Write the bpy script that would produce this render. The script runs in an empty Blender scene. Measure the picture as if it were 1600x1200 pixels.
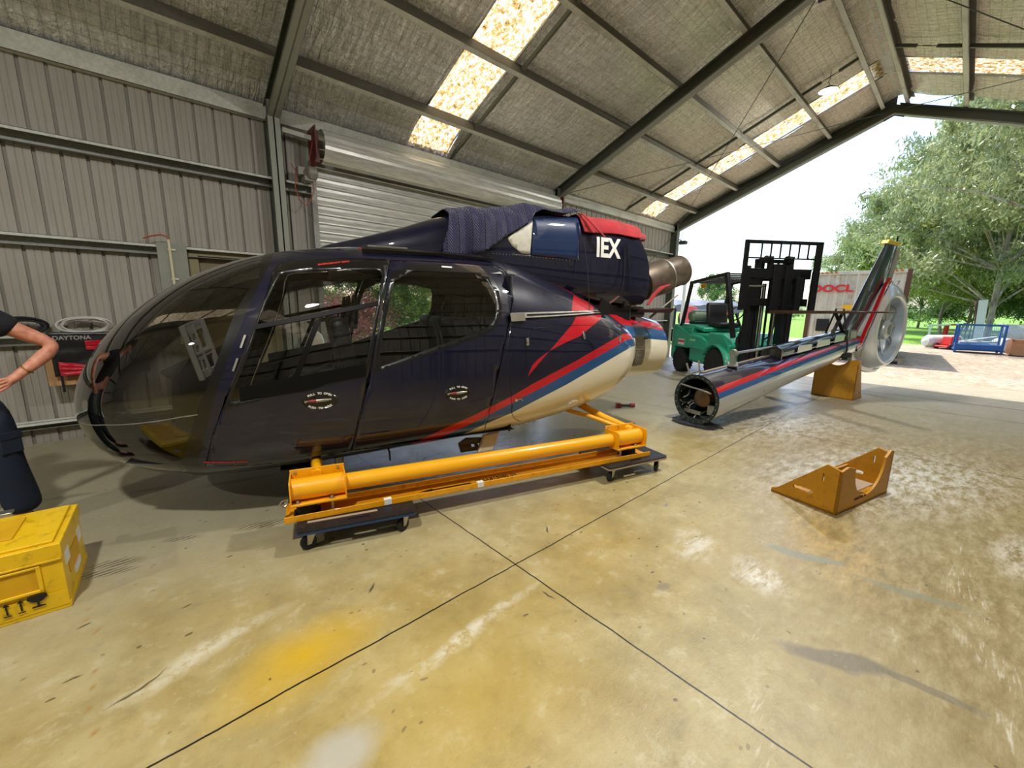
import bpy, bmesh, math, random
import numpy as np
from mathutils import Vector, Matrix, noise
from mathutils.geometry import delaunay_2d_cdt
PI = math.pi
C = bpy.context.scene.collection
sc = bpy.context.scene
random.seed(7)

# ------------------------------------------------------------------ camera
CAM_H = 1.5
YAW, PITCH, ROLL, FPX = math.radians(47.5776), math.radians(10.7035), math.radians(0.8454), 639.54
_f = Vector((math.cos(PITCH)*math.cos(YAW), math.cos(PITCH)*math.sin(YAW), -math.sin(PITCH)))
_r = Vector((math.sin(YAW), -math.cos(YAW), 0)); _u = _r.cross(_f)
CR = _r*math.cos(ROLL)+_u*math.sin(ROLL); CU = _u*math.cos(ROLL)-_r*math.sin(ROLL); CF = _f
CO = Vector((0, 0, CAM_H))
cd = bpy.data.cameras.new('camera'); cam = bpy.data.objects.new('camera', cd); C.objects.link(cam)
cam.matrix_world = Matrix(((CR.x, CU.x, -CF.x, CO.x), (CR.y, CU.y, -CF.y, CO.y), (CR.z, CU.z, -CF.z, CO.z), (0, 0, 0, 1)))
cd.sensor_fit = 'HORIZONTAL'; cd.sensor_width = 36; cd.lens = 36*FPX/1600; cd.clip_start = .02; cd.clip_end = 500
sc.camera = cam
def ray(px, py): return CF + CR*((px-800)/FPX) - CU*((py-600)/FPX)
def on_z(px, py, z=0.0):
    d = ray(px, py); return CO + d*((z-CAM_H)/d.z)
def on_plane(px, py, n, k):
    n = Vector(n); d = ray(px, py); return CO + d*((k-n.dot(CO))/n.dot(d))

# ------------------------------------------------------------------ scene settings
sc.view_settings.view_transform = 'Standard'; sc.view_settings.look = 'None'
sc.view_settings.gamma = 1; sc.view_settings.use_curve_mapping = False

# ------------------------------------------------------------------ mesh builder
class MB:
    def __init__(s): s.v = []; s.f = []; s.m = []
    def add(s, vs, fs, mat=0, M=None):
        b = len(s.v)
        s.v += [tuple(M @ Vector(p)) if M is not None else tuple(p) for p in vs]
        for i, q in enumerate(fs):
            s.f.append(tuple(b+k for k in q)); s.m.append(mat[i] if isinstance(mat, (list, tuple)) else mat)
        return s
    def box(s, x0, x1, y0, y1, z0, z1, mat=0, M=None):
        vs = [(x, y, z) for z in (z0, z1) for y in (y0, y1) for x in (x0, x1)]
        return s.add(vs, [(0, 2, 3, 1), (4, 5, 7, 6), (0, 1, 5, 4), (2, 6, 7, 3), (0, 4, 6, 2), (1, 3, 7, 5)], mat, M)
    def beam(s, p0, p1, w, h, up=(0, 0, 1), mat=0):
        p0 = Vector(p0); p1 = Vector(p1); d = (p1-p0); L = d.length; d.normalize()
        up = Vector(up)
        if abs(d.dot(up.normalized())) > .99: up = Vector((1, 0, 0))
        x = d.cross(up).normalized(); z = x.cross(d)
        vs = []
        for t in (0, L):
            for a, b in ((-w/2, -h/2), (w/2, -h/2), (w/2, h/2), (-w/2, h/2)): vs.append(p0+d*t+x*a+z*b)
        return s.add(vs, [(3, 2, 1, 0), (4, 5, 6, 7), (0, 1, 5, 4), (1, 2, 6, 5), (2, 3, 7, 6), (3, 0, 4, 7)], mat)
    def ring(s, path, radii, n=16, caps=True, mat=0, closed=False, squash=None, up=None):
        P = [Vector(p) for p in path]; k = len(P)
        if not isinstance(radii, (list, tuple)): radii = [radii]*k
        vs = []; t0 = None; nrm = None
        for i in range(k):
            if closed: t = (P[(i+1) % k]-P[i-1])
            else: t = (P[min(i+1, k-1)]-P[max(i-1, 0)])
            t.normalize()
            if nrm is None:
                a = Vector(up) if up else (Vector((0, 0, 1)) if abs(t.z) < .9 else Vector((1, 0, 0)))
                nrm = (a-t*a.dot(t)).normalized()
            else:
                nrm = (nrm-t*nrm.dot(t)).normalized()
            b = t.cross(nrm)
            sq = squash if squash else 1
            for j in range(n):
                a = 2*PI*j/n
                vs.append(P[i]+(nrm*math.cos(a)*sq+b*math.sin(a))*radii[i])
        fs = []
        for i in range(k if closed else k-1):
            for j in range(n):
                a, b_ = i*n+j, i*n+(j+1) % n; c, d = ((i+1) % k)*n+(j+1) % n, ((i+1) % k)*n+j
                fs.append((a, b_, c, d))
        if caps and not closed:
            fs.append(tuple(reversed(range(n)))); fs.append(tuple(range((k-1)*n, k*n)))
        return s.add(vs, fs, mat)
    def cyl(s, p0, p1, r0, r1=None, n=20, mat=0, caps=True):
        return s.ring([p0, p1], [r0, r0 if r1 is None else r1], n, caps, mat)
    def lathe(s, prof, O=(0, 0, 0), ax=(0, 0, 1), n=32, mat=0, sx=1.0):
        O = Vector(O); ax = Vector(ax).normalized()
        a = Vector((1, 0, 0)) if abs(ax.x) < .9 else Vector((0, 1, 0))
        X = (a-ax*a.dot(ax)).normalized(); Y = ax.cross(X)
        vs = []
        for r, h in prof:
            for j in range(n):
                t = 2*PI*j/n; vs.append(O+ax*h+(X*math.cos(t)*sx+Y*math.sin(t))*r)
        fs = []
        for i in range(len(prof)-1):
            for j in range(n): fs.append((i*n+j, i*n+(j+1) % n, (i+1)*n+(j+1) % n, (i+1)*n+j))
        if prof[0][0] > 1e-5: fs.append(tuple(reversed(range(n))))
        if prof[-1][0] > 1e-5: fs.append(tuple(range((len(prof)-1)*n, len(prof)*n)))
        return s.add(vs, fs, mat)
    def prism(s, poly, O, U, V, t, mat=0):
        O = Vector(O); U = Vector(U); V = Vector(V); N = U.cross(V).normalized()*t; n = len(poly)
        vs = [O+U*a+V*b for a, b in poly]+[O+U*a+V*b+N for a, b in poly]
        fs = [tuple(reversed(range(n))), tuple(range(n, 2*n))]+[(i, (i+1) % n, n+(i+1) % n, n+i) for i in range(n)]
        return s.add(vs, fs, mat)
    def plate(s, outer, holes, O, U, V, t, mat=0):
        """flat plate with holes, in the plane O+aU+bV, thickness t along U x V"""
        O = Vector(O); U = Vector(U); V = Vector(V); N = U.cross(V).normalized()*t
        pts = []; loops = []
        for lp in [outer]+list(holes):
            b = len(pts); pts += [Vector(p) for p in lp]; loops.append([b+i for i in range(len(lp))])
        ed = [(l[i], l[(i+1) % len(l)]) for l in loops for i in range(len(l))]
        vv, ee, ff, _, _, _ = delaunay_2d_cdt(pts, ed, [], 0, 1e-7)
        def inside(p, lp):
            c = False; n = len(lp)
            for i in range(n):
                (x1, y1), (x2, y2) = lp[i], lp[(i+1) % n]
                if (y1 > p[1]) != (y2 > p[1]) and p[0] < (x2-x1)*(p[1]-y1)/(y2-y1)+x1: c = not c
            return c
        keep = []
        for q in ff:
            c = (sum(vv[i][0] for i in q)/len(q), sum(vv[i][1] for i in q)/len(q))
            if inside(c, outer) and not any(inside(c, h) for h in holes): keep.append(q)
        nv = len(vv)
        vs = [O+U*p[0]+V*p[1] for p in vv]; vs += [p+N for p in vs[:nv]]
        fs = [tuple(reversed(q)) for q in keep]+[tuple(i+nv for i in q) for q in keep]
        cnt = {}
        for q in keep:
            for i in range(len(q)):
                a, b = q[i], q[(i+1) % len(q)]; cnt[(a, b)] = 1
        for (a, b) in list(cnt):
            if (b, a) not in cnt: fs.append((a, b, b+nv, a+nv))
        return s.add(vs, fs, mat)
    def grid(s, P, cu=False, cv=False, mat=0):
        nu = len(P); nv = len(P[0]); vs = [p for row in P for p in row]; fs = []
        for i in range(nu if cu else nu-1):
            for j in range(nv if cv else nv-1):
                a = i*nv+j; b = i*nv+(j+1) % nv; c = ((i+1) % nu)*nv+(j+1) % nv; d = ((i+1) % nu)*nv+j
                fs.append((a, b, c, d))
        return s.add(vs, fs, mat)
    def build(s, name, mats, parent=None, smooth=True, angle=35, bevel=0, M=None, seg=2):
        me = bpy.data.meshes.new(name); me.from_pydata([tuple(p) for p in s.v], [], s.f)
        if not isinstance(mats, (list, tuple)): mats = [mats]
        for m_ in mats: me.materials.append(m_)
        if len(mats) > 1: me.polygons.foreach_set('material_index', s.m)
        if smooth:
            me.polygons.foreach_set('use_smooth', [True]*len(me.polygons)); me.set_sharp_from_angle(angle=math.radians(angle))
        me.update()
        o = bpy.data.objects.new(name, me); C.objects.link(o)
        if M is not None: o.matrix_world = M
        if parent is not None: o.parent = parent
        if bevel:
            b = o.modifiers.new('bevel', 'BEVEL'); b.width = bevel; b.segments = seg; b.limit_method = 'ANGLE'; b.angle_limit = math.radians(40)
        return o

def tag(o, label=None, cat=None, group=None, kind=None):
    if label: o['label'] = label
    if cat: o['category'] = cat
    if group: o['group'] = group
    if kind: o['kind'] = kind
    return o
def thing(name, label, cat, loc=(0, 0, 0), rz=0, group=None, kind=None):
    o = bpy.data.objects.new(name, None); C.objects.link(o); o.location = loc; o.rotation_euler = (0, 0, rz); o.empty_display_size = .1
    return tag(o, label, cat, group, kind)
def struct(o, label=None): o['kind'] = 'structure'; (label and o.__setitem__('label', label)); return o
def copy_tree(o, parent=None):
    c = o.copy(); C.objects.link(c)
    if parent is not None: c.parent = parent
    for ch in list(o.children): copy_tree(ch, c)
    return c
def text_obj(txt, size, mat, parent, M, name='lettering', ext=.0008, align='CENTER', bold=0.0, sx=1.0):
    cu = bpy.data.curves.new(name, 'FONT'); cu.body = txt; cu.size = size; cu.extrude = ext; cu.align_x = align; cu.align_y = 'CENTER'; cu.offset = bold
    tmp = bpy.data.objects.new('tmp_text', cu); C.objects.link(tmp)
    dg = bpy.context.evaluated_depsgraph_get(); dg.update()
    me = bpy.data.meshes.new_from_object(tmp.evaluated_get(dg)); bpy.data.objects.remove(tmp)
    me.name = name; me.materials.clear(); me.materials.append(mat)
    if sx != 1:
        for v in me.vertices: v.co.x *= sx
    o = bpy.data.objects.new(name, me); C.objects.link(o)
    if parent is not None: o.parent = parent
    o.matrix_local = M
    return o
def frame(O, X, Y):
    X = Vector(X).normalized(); Z = X.cross(Vector(Y)).normalized(); Y = Z.cross(X); O = Vector(O)
    return Matrix(((X.x, Y.x, Z.x, O.x), (X.y, Y.y, Z.y, O.y), (X.z, Y.z, Z.z, O.z), (0, 0, 0, 1)))
def rrect(x0, x1, y0, y1, r, n=5):
    o = []
    for cx, cy, a0 in ((x1-r, y1-r, 0), (x0+r, y1-r, 90), (x0+r, y0+r, 180), (x1-r, y0+r, 270)):
        for i in range(n+1):
            a = math.radians(a0+90*i/n); o.append((cx+r*math.cos(a), cy+r*math.sin(a)))
    return o

# ------------------------------------------------------------------ materials
def lin(h):
    h = h.lstrip('#'); o = []
    for i in (0, 2, 4):
        c = int(h[i:i+2], 16)/255; o.append(c/12.92 if c <= .04045 else ((c+.055)/1.055)**2.4)
    return (*o, 1)
class NT:
    def __init__(s, name):
        s.m = bpy.data.materials.new(name); s.m.use_nodes = True; s.t = s.m.node_tree; s.b = s.t.nodes['Principled BSDF']; s.out = s.t.nodes['Material Output']
        s._tc = None
    def n(s, ty, **kw):
        nd = s.t.nodes.new(ty)
        for k, v in kw.items():
            if k.startswith('i_'):
                key = k[2:]; key = int(key) if key.isdigit() else key.replace('_', ' ')
                s.set(nd.inputs[key], v)
            else: setattr(nd, k, v)
        return nd
    def set(s, sock, v):
        if isinstance(v, bpy.types.NodeSocket): s.t.links.new(v, sock)
        else: sock.default_value = v
    def obj(s):
        if s._tc is None: s._tc = s.t.nodes.new('ShaderNodeTexCoord')
        return s._tc.outputs['Object']
    def geo(s):
        return s.n('ShaderNodeNewGeometry').outputs['Position']
    def noise(s, vec, scale, detail=4, rough=.55, dist=0, out='Fac'):
        nd = s.n('ShaderNodeTexNoise', i_Vector=vec, i_Scale=scale, i_Detail=detail, i_Roughness=rough, i_Distortion=dist); return nd.outputs[out]
    def mapv(s, vec, scale=(1, 1, 1), rot=(0, 0, 0), loc=(0, 0, 0), ty='POINT'):
        nd = s.n('ShaderNodeMapping', vector_type=ty); s.set(nd.inputs['Vector'], vec); nd.inputs['Scale'].default_value = scale; nd.inputs['Rotation'].default_value = rot; nd.inputs['Location'].default_value = loc
        return nd.outputs[0]
    def ramp(s, v, stops, interp='LINEAR'):
        nd = s.n('ShaderNodeValToRGB'); s.set(nd.inputs[0], v); cr = nd.color_ramp; cr.interpolation = interp
        while len(cr.elements) < len(stops): cr.elements.new(.5)
        for e, (p, c) in zip(cr.elements, stops):
            e.position = p; e.color = c if isinstance(c, tuple) else (c, c, c, 1)
        return nd.outputs[0]
    def mix(s, f, a, b, mode='MIX'):
        nd = s.n('ShaderNodeMix', data_type='RGBA', blend_type=mode); s.set(nd.inputs[0], f); s.set(nd.inputs[6], a); s.set(nd.inputs[7], b); return nd.outputs[2]
    def math(s, op, a, b=0.0, c=0.0, clamp=False):
        nd = s.n('ShaderNodeMath', operation=op, use_clamp=clamp); s.set(nd.inputs[0], a); s.set(nd.inputs[1], b); s.set(nd.inputs[2], c); return nd.outputs[0]
    def sep(s, v):
        nd = s.n('ShaderNodeSeparateXYZ'); s.set(nd.inputs[0], v); return nd.outputs
    def bump(s, h, st=.3, dist=.01, normal=None):
        nd = s.n('ShaderNodeBump', i_Height=h, i_Strength=st, i_Distance=dist)
        if normal is not None: s.set(nd.inputs['Normal'], normal)
        return nd.outputs[0]
    def P(s, **kw):
        for k, v in kw.items(): s.set(s.b.inputs[k.replace('_', ' ')], v)
        return s.m
def simple(name, color, rough=.5, metal=0, coat=0, var=.0, scale=8, bump=0, bscale=60, dirt=None, spec=.5, trans=0, ior=1.45, emis=None, es=0):
    t = NT(name); c = lin(color) if isinstance(color, str) else color
    col = c
    if var:
        n = t.noise(t.obj(), scale, 5, .6)
        dk = tuple(x*(1-var) for x in c[:3])+(1,); lt = tuple(min(1, x*(1+var)) for x in c[:3])+(1,)
        col = t.ramp(n, [(.3, dk), (.7, lt)])
        if dirt:
            n2 = t.noise(t.obj(), scale*2.7, 6, .7); col = t.mix(t.ramp(n2, [(.55, 0.), (.75, .8)]), col, lin(dirt))
        t.P(Roughness=t.ramp(n, [(.3, max(0, rough-.08)), (.7, min(1, rough+.1))]))
    else: t.P(Roughness=rough)
    t.P(Base_Color=col, Metallic=metal, Coat_Weight=coat, Coat_Roughness=.03, Specular_IOR_Level=spec, IOR=ior, Transmission_Weight=trans)
    if bump: t.P(Normal=t.bump(t.noise(t.obj(), bscale, 4, .6), bump, .004))
    if emis: t.P(Emission_Color=lin(emis), Emission_Strength=es)
    return t.m
# ================================================================== the shed
RY, EZ, EY, TAN = 1.68, 3.93, 6.43, .40        # ridge y, eave height (purlin underside), wall plane, roof pitch
RYE = 2*RY-EY                                   # right eave
X0, X1 = -9.3, 12.45
FR = [1.57, 7.0, 12.38]                          # portal frames (more behind the camera)
def zp(y): return EZ+TAN*(EY-abs(y-RY)-RY)      # purlin underside plane
CS = 1/math.sqrt(1+TAN*TAN); SN = TAN*CS

def wall_mat(name, c, dirt='#5b5246'):
    t = NT(name); g = t.geo()
    st = t.noise(t.mapv(g, (14, 14, .5)), 3, 5, .7)
    bl = t.noise(g, 1.3, 5, .6)
    c1 = t.mix(t.ramp(bl, [(.35, 0.), (.75, .35)]), lin(c), lin('#7d766b'))
    c2 = t.mix(t.ramp(st, [(.5, 0.), (.8, .45)]), c1, lin(dirt))
    z = t.sep(g)[2]
    low = t.math('MULTIPLY', t.ramp(z, [(.0, 1.), (.5, 0.)]), t.noise(g, 5, 4))
    c3 = t.mix(t.math('MULTIPLY', low, .6), c2, lin(dirt))
    return t.P(Base_Color=c3, Roughness=.55, Metallic=.0, Normal=t.bump(t.noise(t.mapv(g, (1, 1, .15)), 60, 3), .12, .003))
M_wall = wall_mat('cream wall sheet', '#a09c93')
def galv(name, c='#939590', metal=.5, rough=.45):
    t = NT(name); g = t.geo()
    n = t.noise(g, 35, 3, .5); n2 = t.noise(g, 2.5, 5, .65)
    a = t.ramp(n, [(.35, tuple(x*.82 for x in lin(c)[:3])+(1,)), (.65, lin(c))])
    b = t.mix(t.ramp(n2, [(.5, 0.), (.8, .5)]), a, lin('#5e584a'))
    return t.P(Base_Color=b, Roughness=t.ramp(n2, [(.3, rough), (.7, rough+.2)]), Metallic=metal)
M_galv = galv('galvanised steel')
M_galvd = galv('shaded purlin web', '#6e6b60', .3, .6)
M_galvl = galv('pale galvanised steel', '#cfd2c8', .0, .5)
M_frame = simple('pale frame steel', '#8b8e84', .5, .2, var=.12, scale=3)
M_dkframe = simple('dark frame steel', '#55594f', .5, .25, var=.12, scale=3)
M_black = simple('black plastic', '#121214', .45)
M_dark = simple('dark void', '#08080a', .8)

# foil insulation
def foil_mat():
    t = NT('foil insulation'); g = t.geo()
    x, y, z = t.sep(g)
    wr = t.noise(t.mapv(g, (7, 1.3, 1.3)), 2.6, 5, .55, .9)       # long crinkles running down the slope
    wr2 = t.noise(t.mapv(g, (1, 1, 1)), 16, 4, .6, 1.0)
    big = t.noise(g, .9, 3, .5)
    h = t.math('ADD', t.math('MULTIPLY', wr, 1.5), t.math('MULTIPLY', wr2, .45))
    def lines(c, per, wdt):
        f = t.math('FRACT', t.math('ADD', t.math('DIVIDE', c, per), t.math('MULTIPLY', t.noise(g, 1.7, 2), .35)))
        return t.math('LESS_THAN', f, wdt)
    gr = t.math('MAXIMUM', lines(x, .105, .055), lines(y, .105, .055))
    base = t.ramp(big, [(.35, lin('#dededa')), (.65, lin('#fbfaf4'))])
    dust = t.mix(t.ramp(t.noise(g, 6, 6, .7), [(.5, 0.), (.75, .5)]), base, lin('#9b9586'))
    warm = t.ramp(t.math('DIVIDE', x, 12.), [(.45, 0.), (.75, .75)])
    dust = t.mix(warm, dust, lin('#f2e8d2'))
    col = t.mix(t.math('MULTIPLY', gr, .5), dust, lin('#4d483e'))
    t.P(Base_Color=col, Metallic=t.math('SUBTRACT', .36, t.math('MULTIPLY', warm, .3)), Roughness=t.ramp(wr2, [(.3, .16), (.7, .36)]), Normal=t.bump(h, .85, .05))
    return t.m
M_foil = foil_mat()
def skylight_mat():
    t = NT('dirty fibreglass skylight'); g = t.geo()
    n1 = t.noise(t.mapv(g, (1, .8, 1)), 17, 6, .72, .4); n2 = t.noise(g, 38, 3, .6); n3 = t.noise(g, 5.5, 3, .5)
    m = t.ramp(n1, [(.40, 0.), (.56, 1.)])
    c = t.mix(m, lin('#fdf0d2'), lin('#b08a4c'))
    c = t.mix(t.ramp(n1, [(.60, 0.), (.67, 1.)]), c, lin('#3a2a16'))
    c = t.mix(t.ramp(n3, [(.66, 0.), (.70, .85)]), c, lin('#6b6152'))
    tr = t.n('ShaderNodeBsdfTranslucent', i_Color=c); df = t.n('ShaderNodeBsdfDiffuse', i_Color=c)
    mx = t.n('ShaderNodeMixShader', i_0=.35); t.t.links.new(tr.outputs[0], mx.inputs[1]); t.t.links.new(df.outputs[0], mx.inputs[2])
    t.t.links.new(mx.outputs[0], t.out.inputs[0]); return t.m
M_sky = skylight_mat()

# floor ------------------------------------------------------------
def floor_mat():
    t = NT('stained concrete'); g = t.geo(); x, y, z = t.sep(g)
    wv = t.n('ShaderNodeVectorMath', operation='ADD'); t.set(wv.inputs[0], g)
    nd = t.n('ShaderNodeTexNoise', i_Vector=g, i_Scale=3.0, i_Detail=4.)
    sb = t.n('ShaderNodeVectorMath', operation='SUBTRACT'); t.set(sb.inputs[0], nd.outputs['Color']); sb.inputs[1].default_value = (.5, .5, .5)
    scl = t.n('ShaderNodeVectorMath', operation='SCALE'); t.set(scl.inputs[0], sb.outputs[0]); scl.inputs['Scale'].default_value = .16
    t.set(wv.inputs[1], scl.outputs[0]); gw = wv.outputs[0]
    n1 = t.noise(g, .55, 5, .6, .4); n2 = t.noise(g, 2.3, 6, .65, .3); n3 = t.noise(g, 14, 6, .7); n4 = t.noise(t.mapv(g, (1.2, 3.2, 1), (0, 0, math.radians(28))), 4.5, 9, .78, .12)
    base = t.ramp(n2, [(.25, lin('#8a7b4e')), (.5, lin('#a39465')), (.75, lin('#b8ac80'))])
    yel = t.ramp(n1, [(.42, 0.), (.62, .55)])
    base = t.mix(t.math('MULTIPLY', yel, .75), base, lin('#ab8d3a'))
    md = t.noise(g, 6.5, 7, .72)
    base = t.mix(t.ramp(md, [(.52, 0.), (.68, .5)]), base, lin('#7f734f')); base = t.mix(t.ramp(md, [(.3, .5), (.45, 0.)]), base, lin('#c9c3a6'))
    fs_ = t.noise(g, 45, 5, .75); base = t.mix(t.ramp(fs_, [(.60, 0.), (.72, .45)]), base, lin('#5f563c')); base = t.mix(t.ramp(fs_, [(.28, .4), (.38, 0.)]), base, lin('#d8d2b8'))
    # greyer, cleaner concrete along the left wall and under the machine
    lw = t.ramp(t.math('ADD', t.math('DIVIDE', y, 6.), t.math('MULTIPLY', n2, .15)), [(.38, 0.), (.62, .8)])
    base = t.mix(lw, base, lin('#98947f'))
    # browner, more worn toward the doorway side
    rw = t.ramp(t.math('ADD', t.math('SUBTRACT', t.math('MULTIPLY', x, .16), t.math('MULTIPLY', y, .25)), t.math('MULTIPLY', n2, .2)), [(.25, 0.), (.55, .75)])
    base = t.mix(rw, base, t.ramp(n4, [(.3, lin('#5d4e30')), (.46, lin('#80704c')), (.60, lin('#9d9070')), (.72, lin('#c6c0b0'))]))
    far = t.ramp(t.math('DIVIDE', x, 12.), [(.5, 0.), (.8, .7)])
    base = t.mix(far, base, lin('#b3ad9f'))
    def ell(cx, cy, rx, ry, ang, soft=.35, warp=True):
        a = math.radians(ang)
        v = t.n('ShaderNodeVectorMath', operation='SUBTRACT'); t.set(v.inputs[0], gw if warp else g); v.inputs[1].default_value = (cx, cy, 0)
        q = t.mapv(v.outputs[0], (1/rx, 1/ry, 0), (0, 0, 0)) if ang == 0 else t.mapv(t.mapv(v.outputs[0], rot=(0, 0, -a)), (1/rx, 1/ry, 0))
        L = t.n('ShaderNodeVectorMath', operation='LENGTH'); t.set(L.inputs[0], q)
        return t.ramp(L.outputs['Value'], [(1-soft, 1.), (1., 0.)]) if soft < 1 else t.ramp(L.outputs['Value'], [(0., 1.), (1., 0.)])
    def stain(base, e, c, k, tex=None):
        f = t.math('MULTIPLY', e, k)
        if tex is not None: f = t.math('MULTIPLY', f, tex)
        return t.mix(f, base, lin(c))
    tx = t.ramp(n3, [(.38, 0.), (.55, 1.)]); tx2 = t.ramp(n4, [(.42, 0.), (.58, 1.)])
    base = stain(base, ell(.38, 1.71, .42, .22, 10, 1), '#c9a31c', .9)
    base = stain(base, ell(.8, 1.1, .8, .6, 20, 1), '#c0a03a', .45)
    base = stain(base, ell(3.2, .35, .7, .3, 20, 1), '#b9912e', .55, tx2)
    base = stain(base, ell(.34, 1.21, .19, .12, 10, .6), '#b4b1a6', .8)
    base = stain(base, ell(.05, 2.02, .42, .07, 12, .8), '#cfcab4', .7, tx)
    base = stain(base, ell(.98, 1.36, .62, .045, 3, .8), '#d6d1bc', .75, tx)
    base = stain(base, ell(2.48, .60, .22, .14, 30, .7), '#dcd9cf', .8, tx2)
    base = stain(base, ell(2.52, .98, .26, .15, 20, .7), '#d8d4c6', .7, tx2)
    base = stain(base, ell(5.0, 0.3, 1.7, .8, -25, .9), '#cfd0cc', .8, tx2)
    base = stain(base, ell(6.2, 1.6, 1.6, .9, -25, .9), '#c7c8c6', .7, tx2)
    base = stain(base, ell(4.0, -.5, .5, .2, -10, .7), '#d8d6cc', .7, tx2)
    # thin screed patches and wet marks
    base = stain(base, ell(2.10, .17, .27, .07, -66, .35), '#6d6552', .85, t.ramp(n3, [(.30, .4), (.42, 1.)]))
    base = stain(base, ell(2.20, -.12, .2, .03, -75, .35), '#6d6552', .7)
    base = stain(base, ell(2.93, .49, .24, .055, -72, .3, ), '#7f8272', .85)
    base = stain(base, ell(2.95, -.02, .26, .04, -80, .35), '#7f7f68', .7)
    base = stain(base, ell(1.98, .92, .06, .035, 0, .4), '#7f7460', .7)
    base = stain(base, ell(2.9, 1.35, .03, .02, 0, .4), '#70708a', .7)
    # tyre scuffs
    sc_ = t.n('ShaderNodeTexWave', i_Vector=t.mapv(g, (1, 1, 1), (0, 0, math.radians(-8))), i_Scale=11., i_Distortion=3., i_Detail=3., wave_type='BANDS', bands_direction='Y').outputs['Fac']
    sw = t.ramp(sc_, [(.45, 0.), (.7, 1.)])
    for cx, cy, rx, ry, an in ((-.24, 3.12, .16, .055, -22), (.06, 3.20, .13, .04, -22), (.50, 3.05, .24, .06, -18), (-.55, 4.5, .2, .045, -14), (-.05, 4.25, .2, .04, -14), (.5, 4.0, .35, .05, -14), (-.3, 3.05, .2, .05, -22)):
        base = stain(base, ell(cx, cy, rx, ry, an, .5, False), '#4f4a3f', .85, sw)
    tw = t.math('MULTIPLY', t.ramp(t.noise(t.mapv(g, (.9, 9, 1)), 8, 5, .6), [(.55, 0.), (.62, 1.)]), t.ramp(t.noise(g, 4, 3), [(.45, 0.), (.6, .8)]))
    for cx, cy, rx, ry, an in ((3.4, -.2, .9, .10, 0), (2.6, -.3, .7, .08, 5), (1.7, .35, .5, .05, 20)):
        base = stain(base, ell(cx, cy, rx, ry, an, .5, False), '#dcd8cc', .7, tw)
    # rust drips, chips and specks
    sp = t.n('ShaderNodeTexVoronoi', i_Vector=gw, i_Scale=5.5); spd = t.math('LESS_THAN', sp.outputs['Distance'], .055)
    spm = t.math('MULTIPLY', spd, t.math('GREATER_THAN', t.noise(g, 1.6, 2), .5))
    base = t.mix(t.math('MULTIPLY', spm, .8), base, lin('#5a4a32'))
    sp2 = t.n('ShaderNodeTexVoronoi', i_Vector=t.mapv(gw, (1, 2.2, 1), (0, 0, .6)), i_Scale=3.1); s2 = t.math('LESS_THAN', sp2.outputs['Distance'], .05)
    base = t.mix(t.math('MULTIPLY', s2, .75), base, lin('#4c4232'))
    base = t.mix(t.math('MULTIPLY', t.ramp(n3, [(.62, 0.), (.72, 1.)]), .35), base, lin('#6c5f45'))
    base = t.mix(t.math('MULTIPLY', t.ramp(n3, [(.25, 1.), (.36, 0.)]), .35), base, lin('#d9d3bd'))
    for cx, cy in ((-.34, 2.62), (-.31, 2.5), (-.33, 2.72), (-.28, 2.2), (-.29, 2.1), (-.3, 2.0), (-.27, 1.86), (-.12, 2.95)):
        base = stain(base, ell(cx, cy, .026, .014, 60, .9), '#9a6c30', .85, tx)
    for cx, cy, l, an in ((-.16, 2.0, .12, 25), (-.36, 2.2, .04, 0), (-.36, 1.72, .05, 40), (.02, 2.42, .03, 0), (-.34, 2.58, .03, 0), (1.95, 1.75, .05, 60), (1.45, 1.28, .05, 90), (.78, 1.97, .06, 50)):
        base = stain(base, ell(cx, cy, l, .008, an, .5), '#4e4332', .9)
    sa = t.noise(t.mapv(g, (1, 22, 1), (0, 0, .55)), 2.2, 5, .7); sb2 = t.noise(t.mapv(g, (26, 1, 1), (0, 0, .35)), 1.9, 5, .7); pm = t.ramp(t.noise(g, 1.1, 3), [(.48, 0.), (.6, 1.)])
    base = t.mix(t.math('MULTIPLY', t.ramp(sa, [(.66, 0.), (.70, .5)]), pm), base, lin('#d2cbb2')); base = t.mix(t.math('MULTIPLY', t.ramp(sb2, [(.67, 0.), (.71, .45)]), pm), base, lin('#5b5138'))
    sp3 = t.n('ShaderNodeTexVoronoi', i_Vector=t.mapv(gw, (1, 1.7, 1), (0, 0, 1.1)), i_Scale=9.); base = t.mix(t.math('MULTIPLY', t.math('LESS_THAN', sp3.outputs['Distance'], .10), t.math('MULTIPLY', t.math('GREATER_THAN', t.noise(g, 2.3, 2), .53), .6)), base, lin('#6b5d3e'))
    # saw-cut joints
    wob = t.math('MULTIPLY', t.math('SUBTRACT', t.noise(g, 4, 4), .5), .02)
    def joint(base, c, k, w, col='#1d1a14'):
        d = t.math('ABSOLUTE', t.math('SUBTRACT', t.math('ADD', c, wob), k)); return t.mix(t.ramp(t.math('DIVIDE', d, w), [(.6, 1.), (1., 0.)]), base, lin(col))
    for k, w in ((1.50, .0055), (-2.9, .006), (5.9, .007), (10.25, .02)): base = joint(base, x, k, w)
    base = joint(base, x, 9.0, .012, '#3a3429'); base = joint(base, x, 11.4, .012, '#6a6357')
    base = joint(base, y, 1.588, .0055); base = joint(base, y, -2.0, .006)
    rg = t.ramp(n2, [(.3, .24), (.7, .42)])
    rgf = t.mix(t.ramp(n3, [(.4, 0.), (.7, .5)]), rg, (.6, .6, .6, 1))
    h = t.math('ADD', t.math('MULTIPLY', n4, .5), t.math('MULTIPLY', n3, .35))
    t.P(Base_Color=base, Roughness=rgf, Specular_IOR_Level=.6, Normal=t.bump(h, .28, .02))
    return t.m
M_floor = floor_mat()
b = MB(); nx, ny = 60, 40
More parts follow.
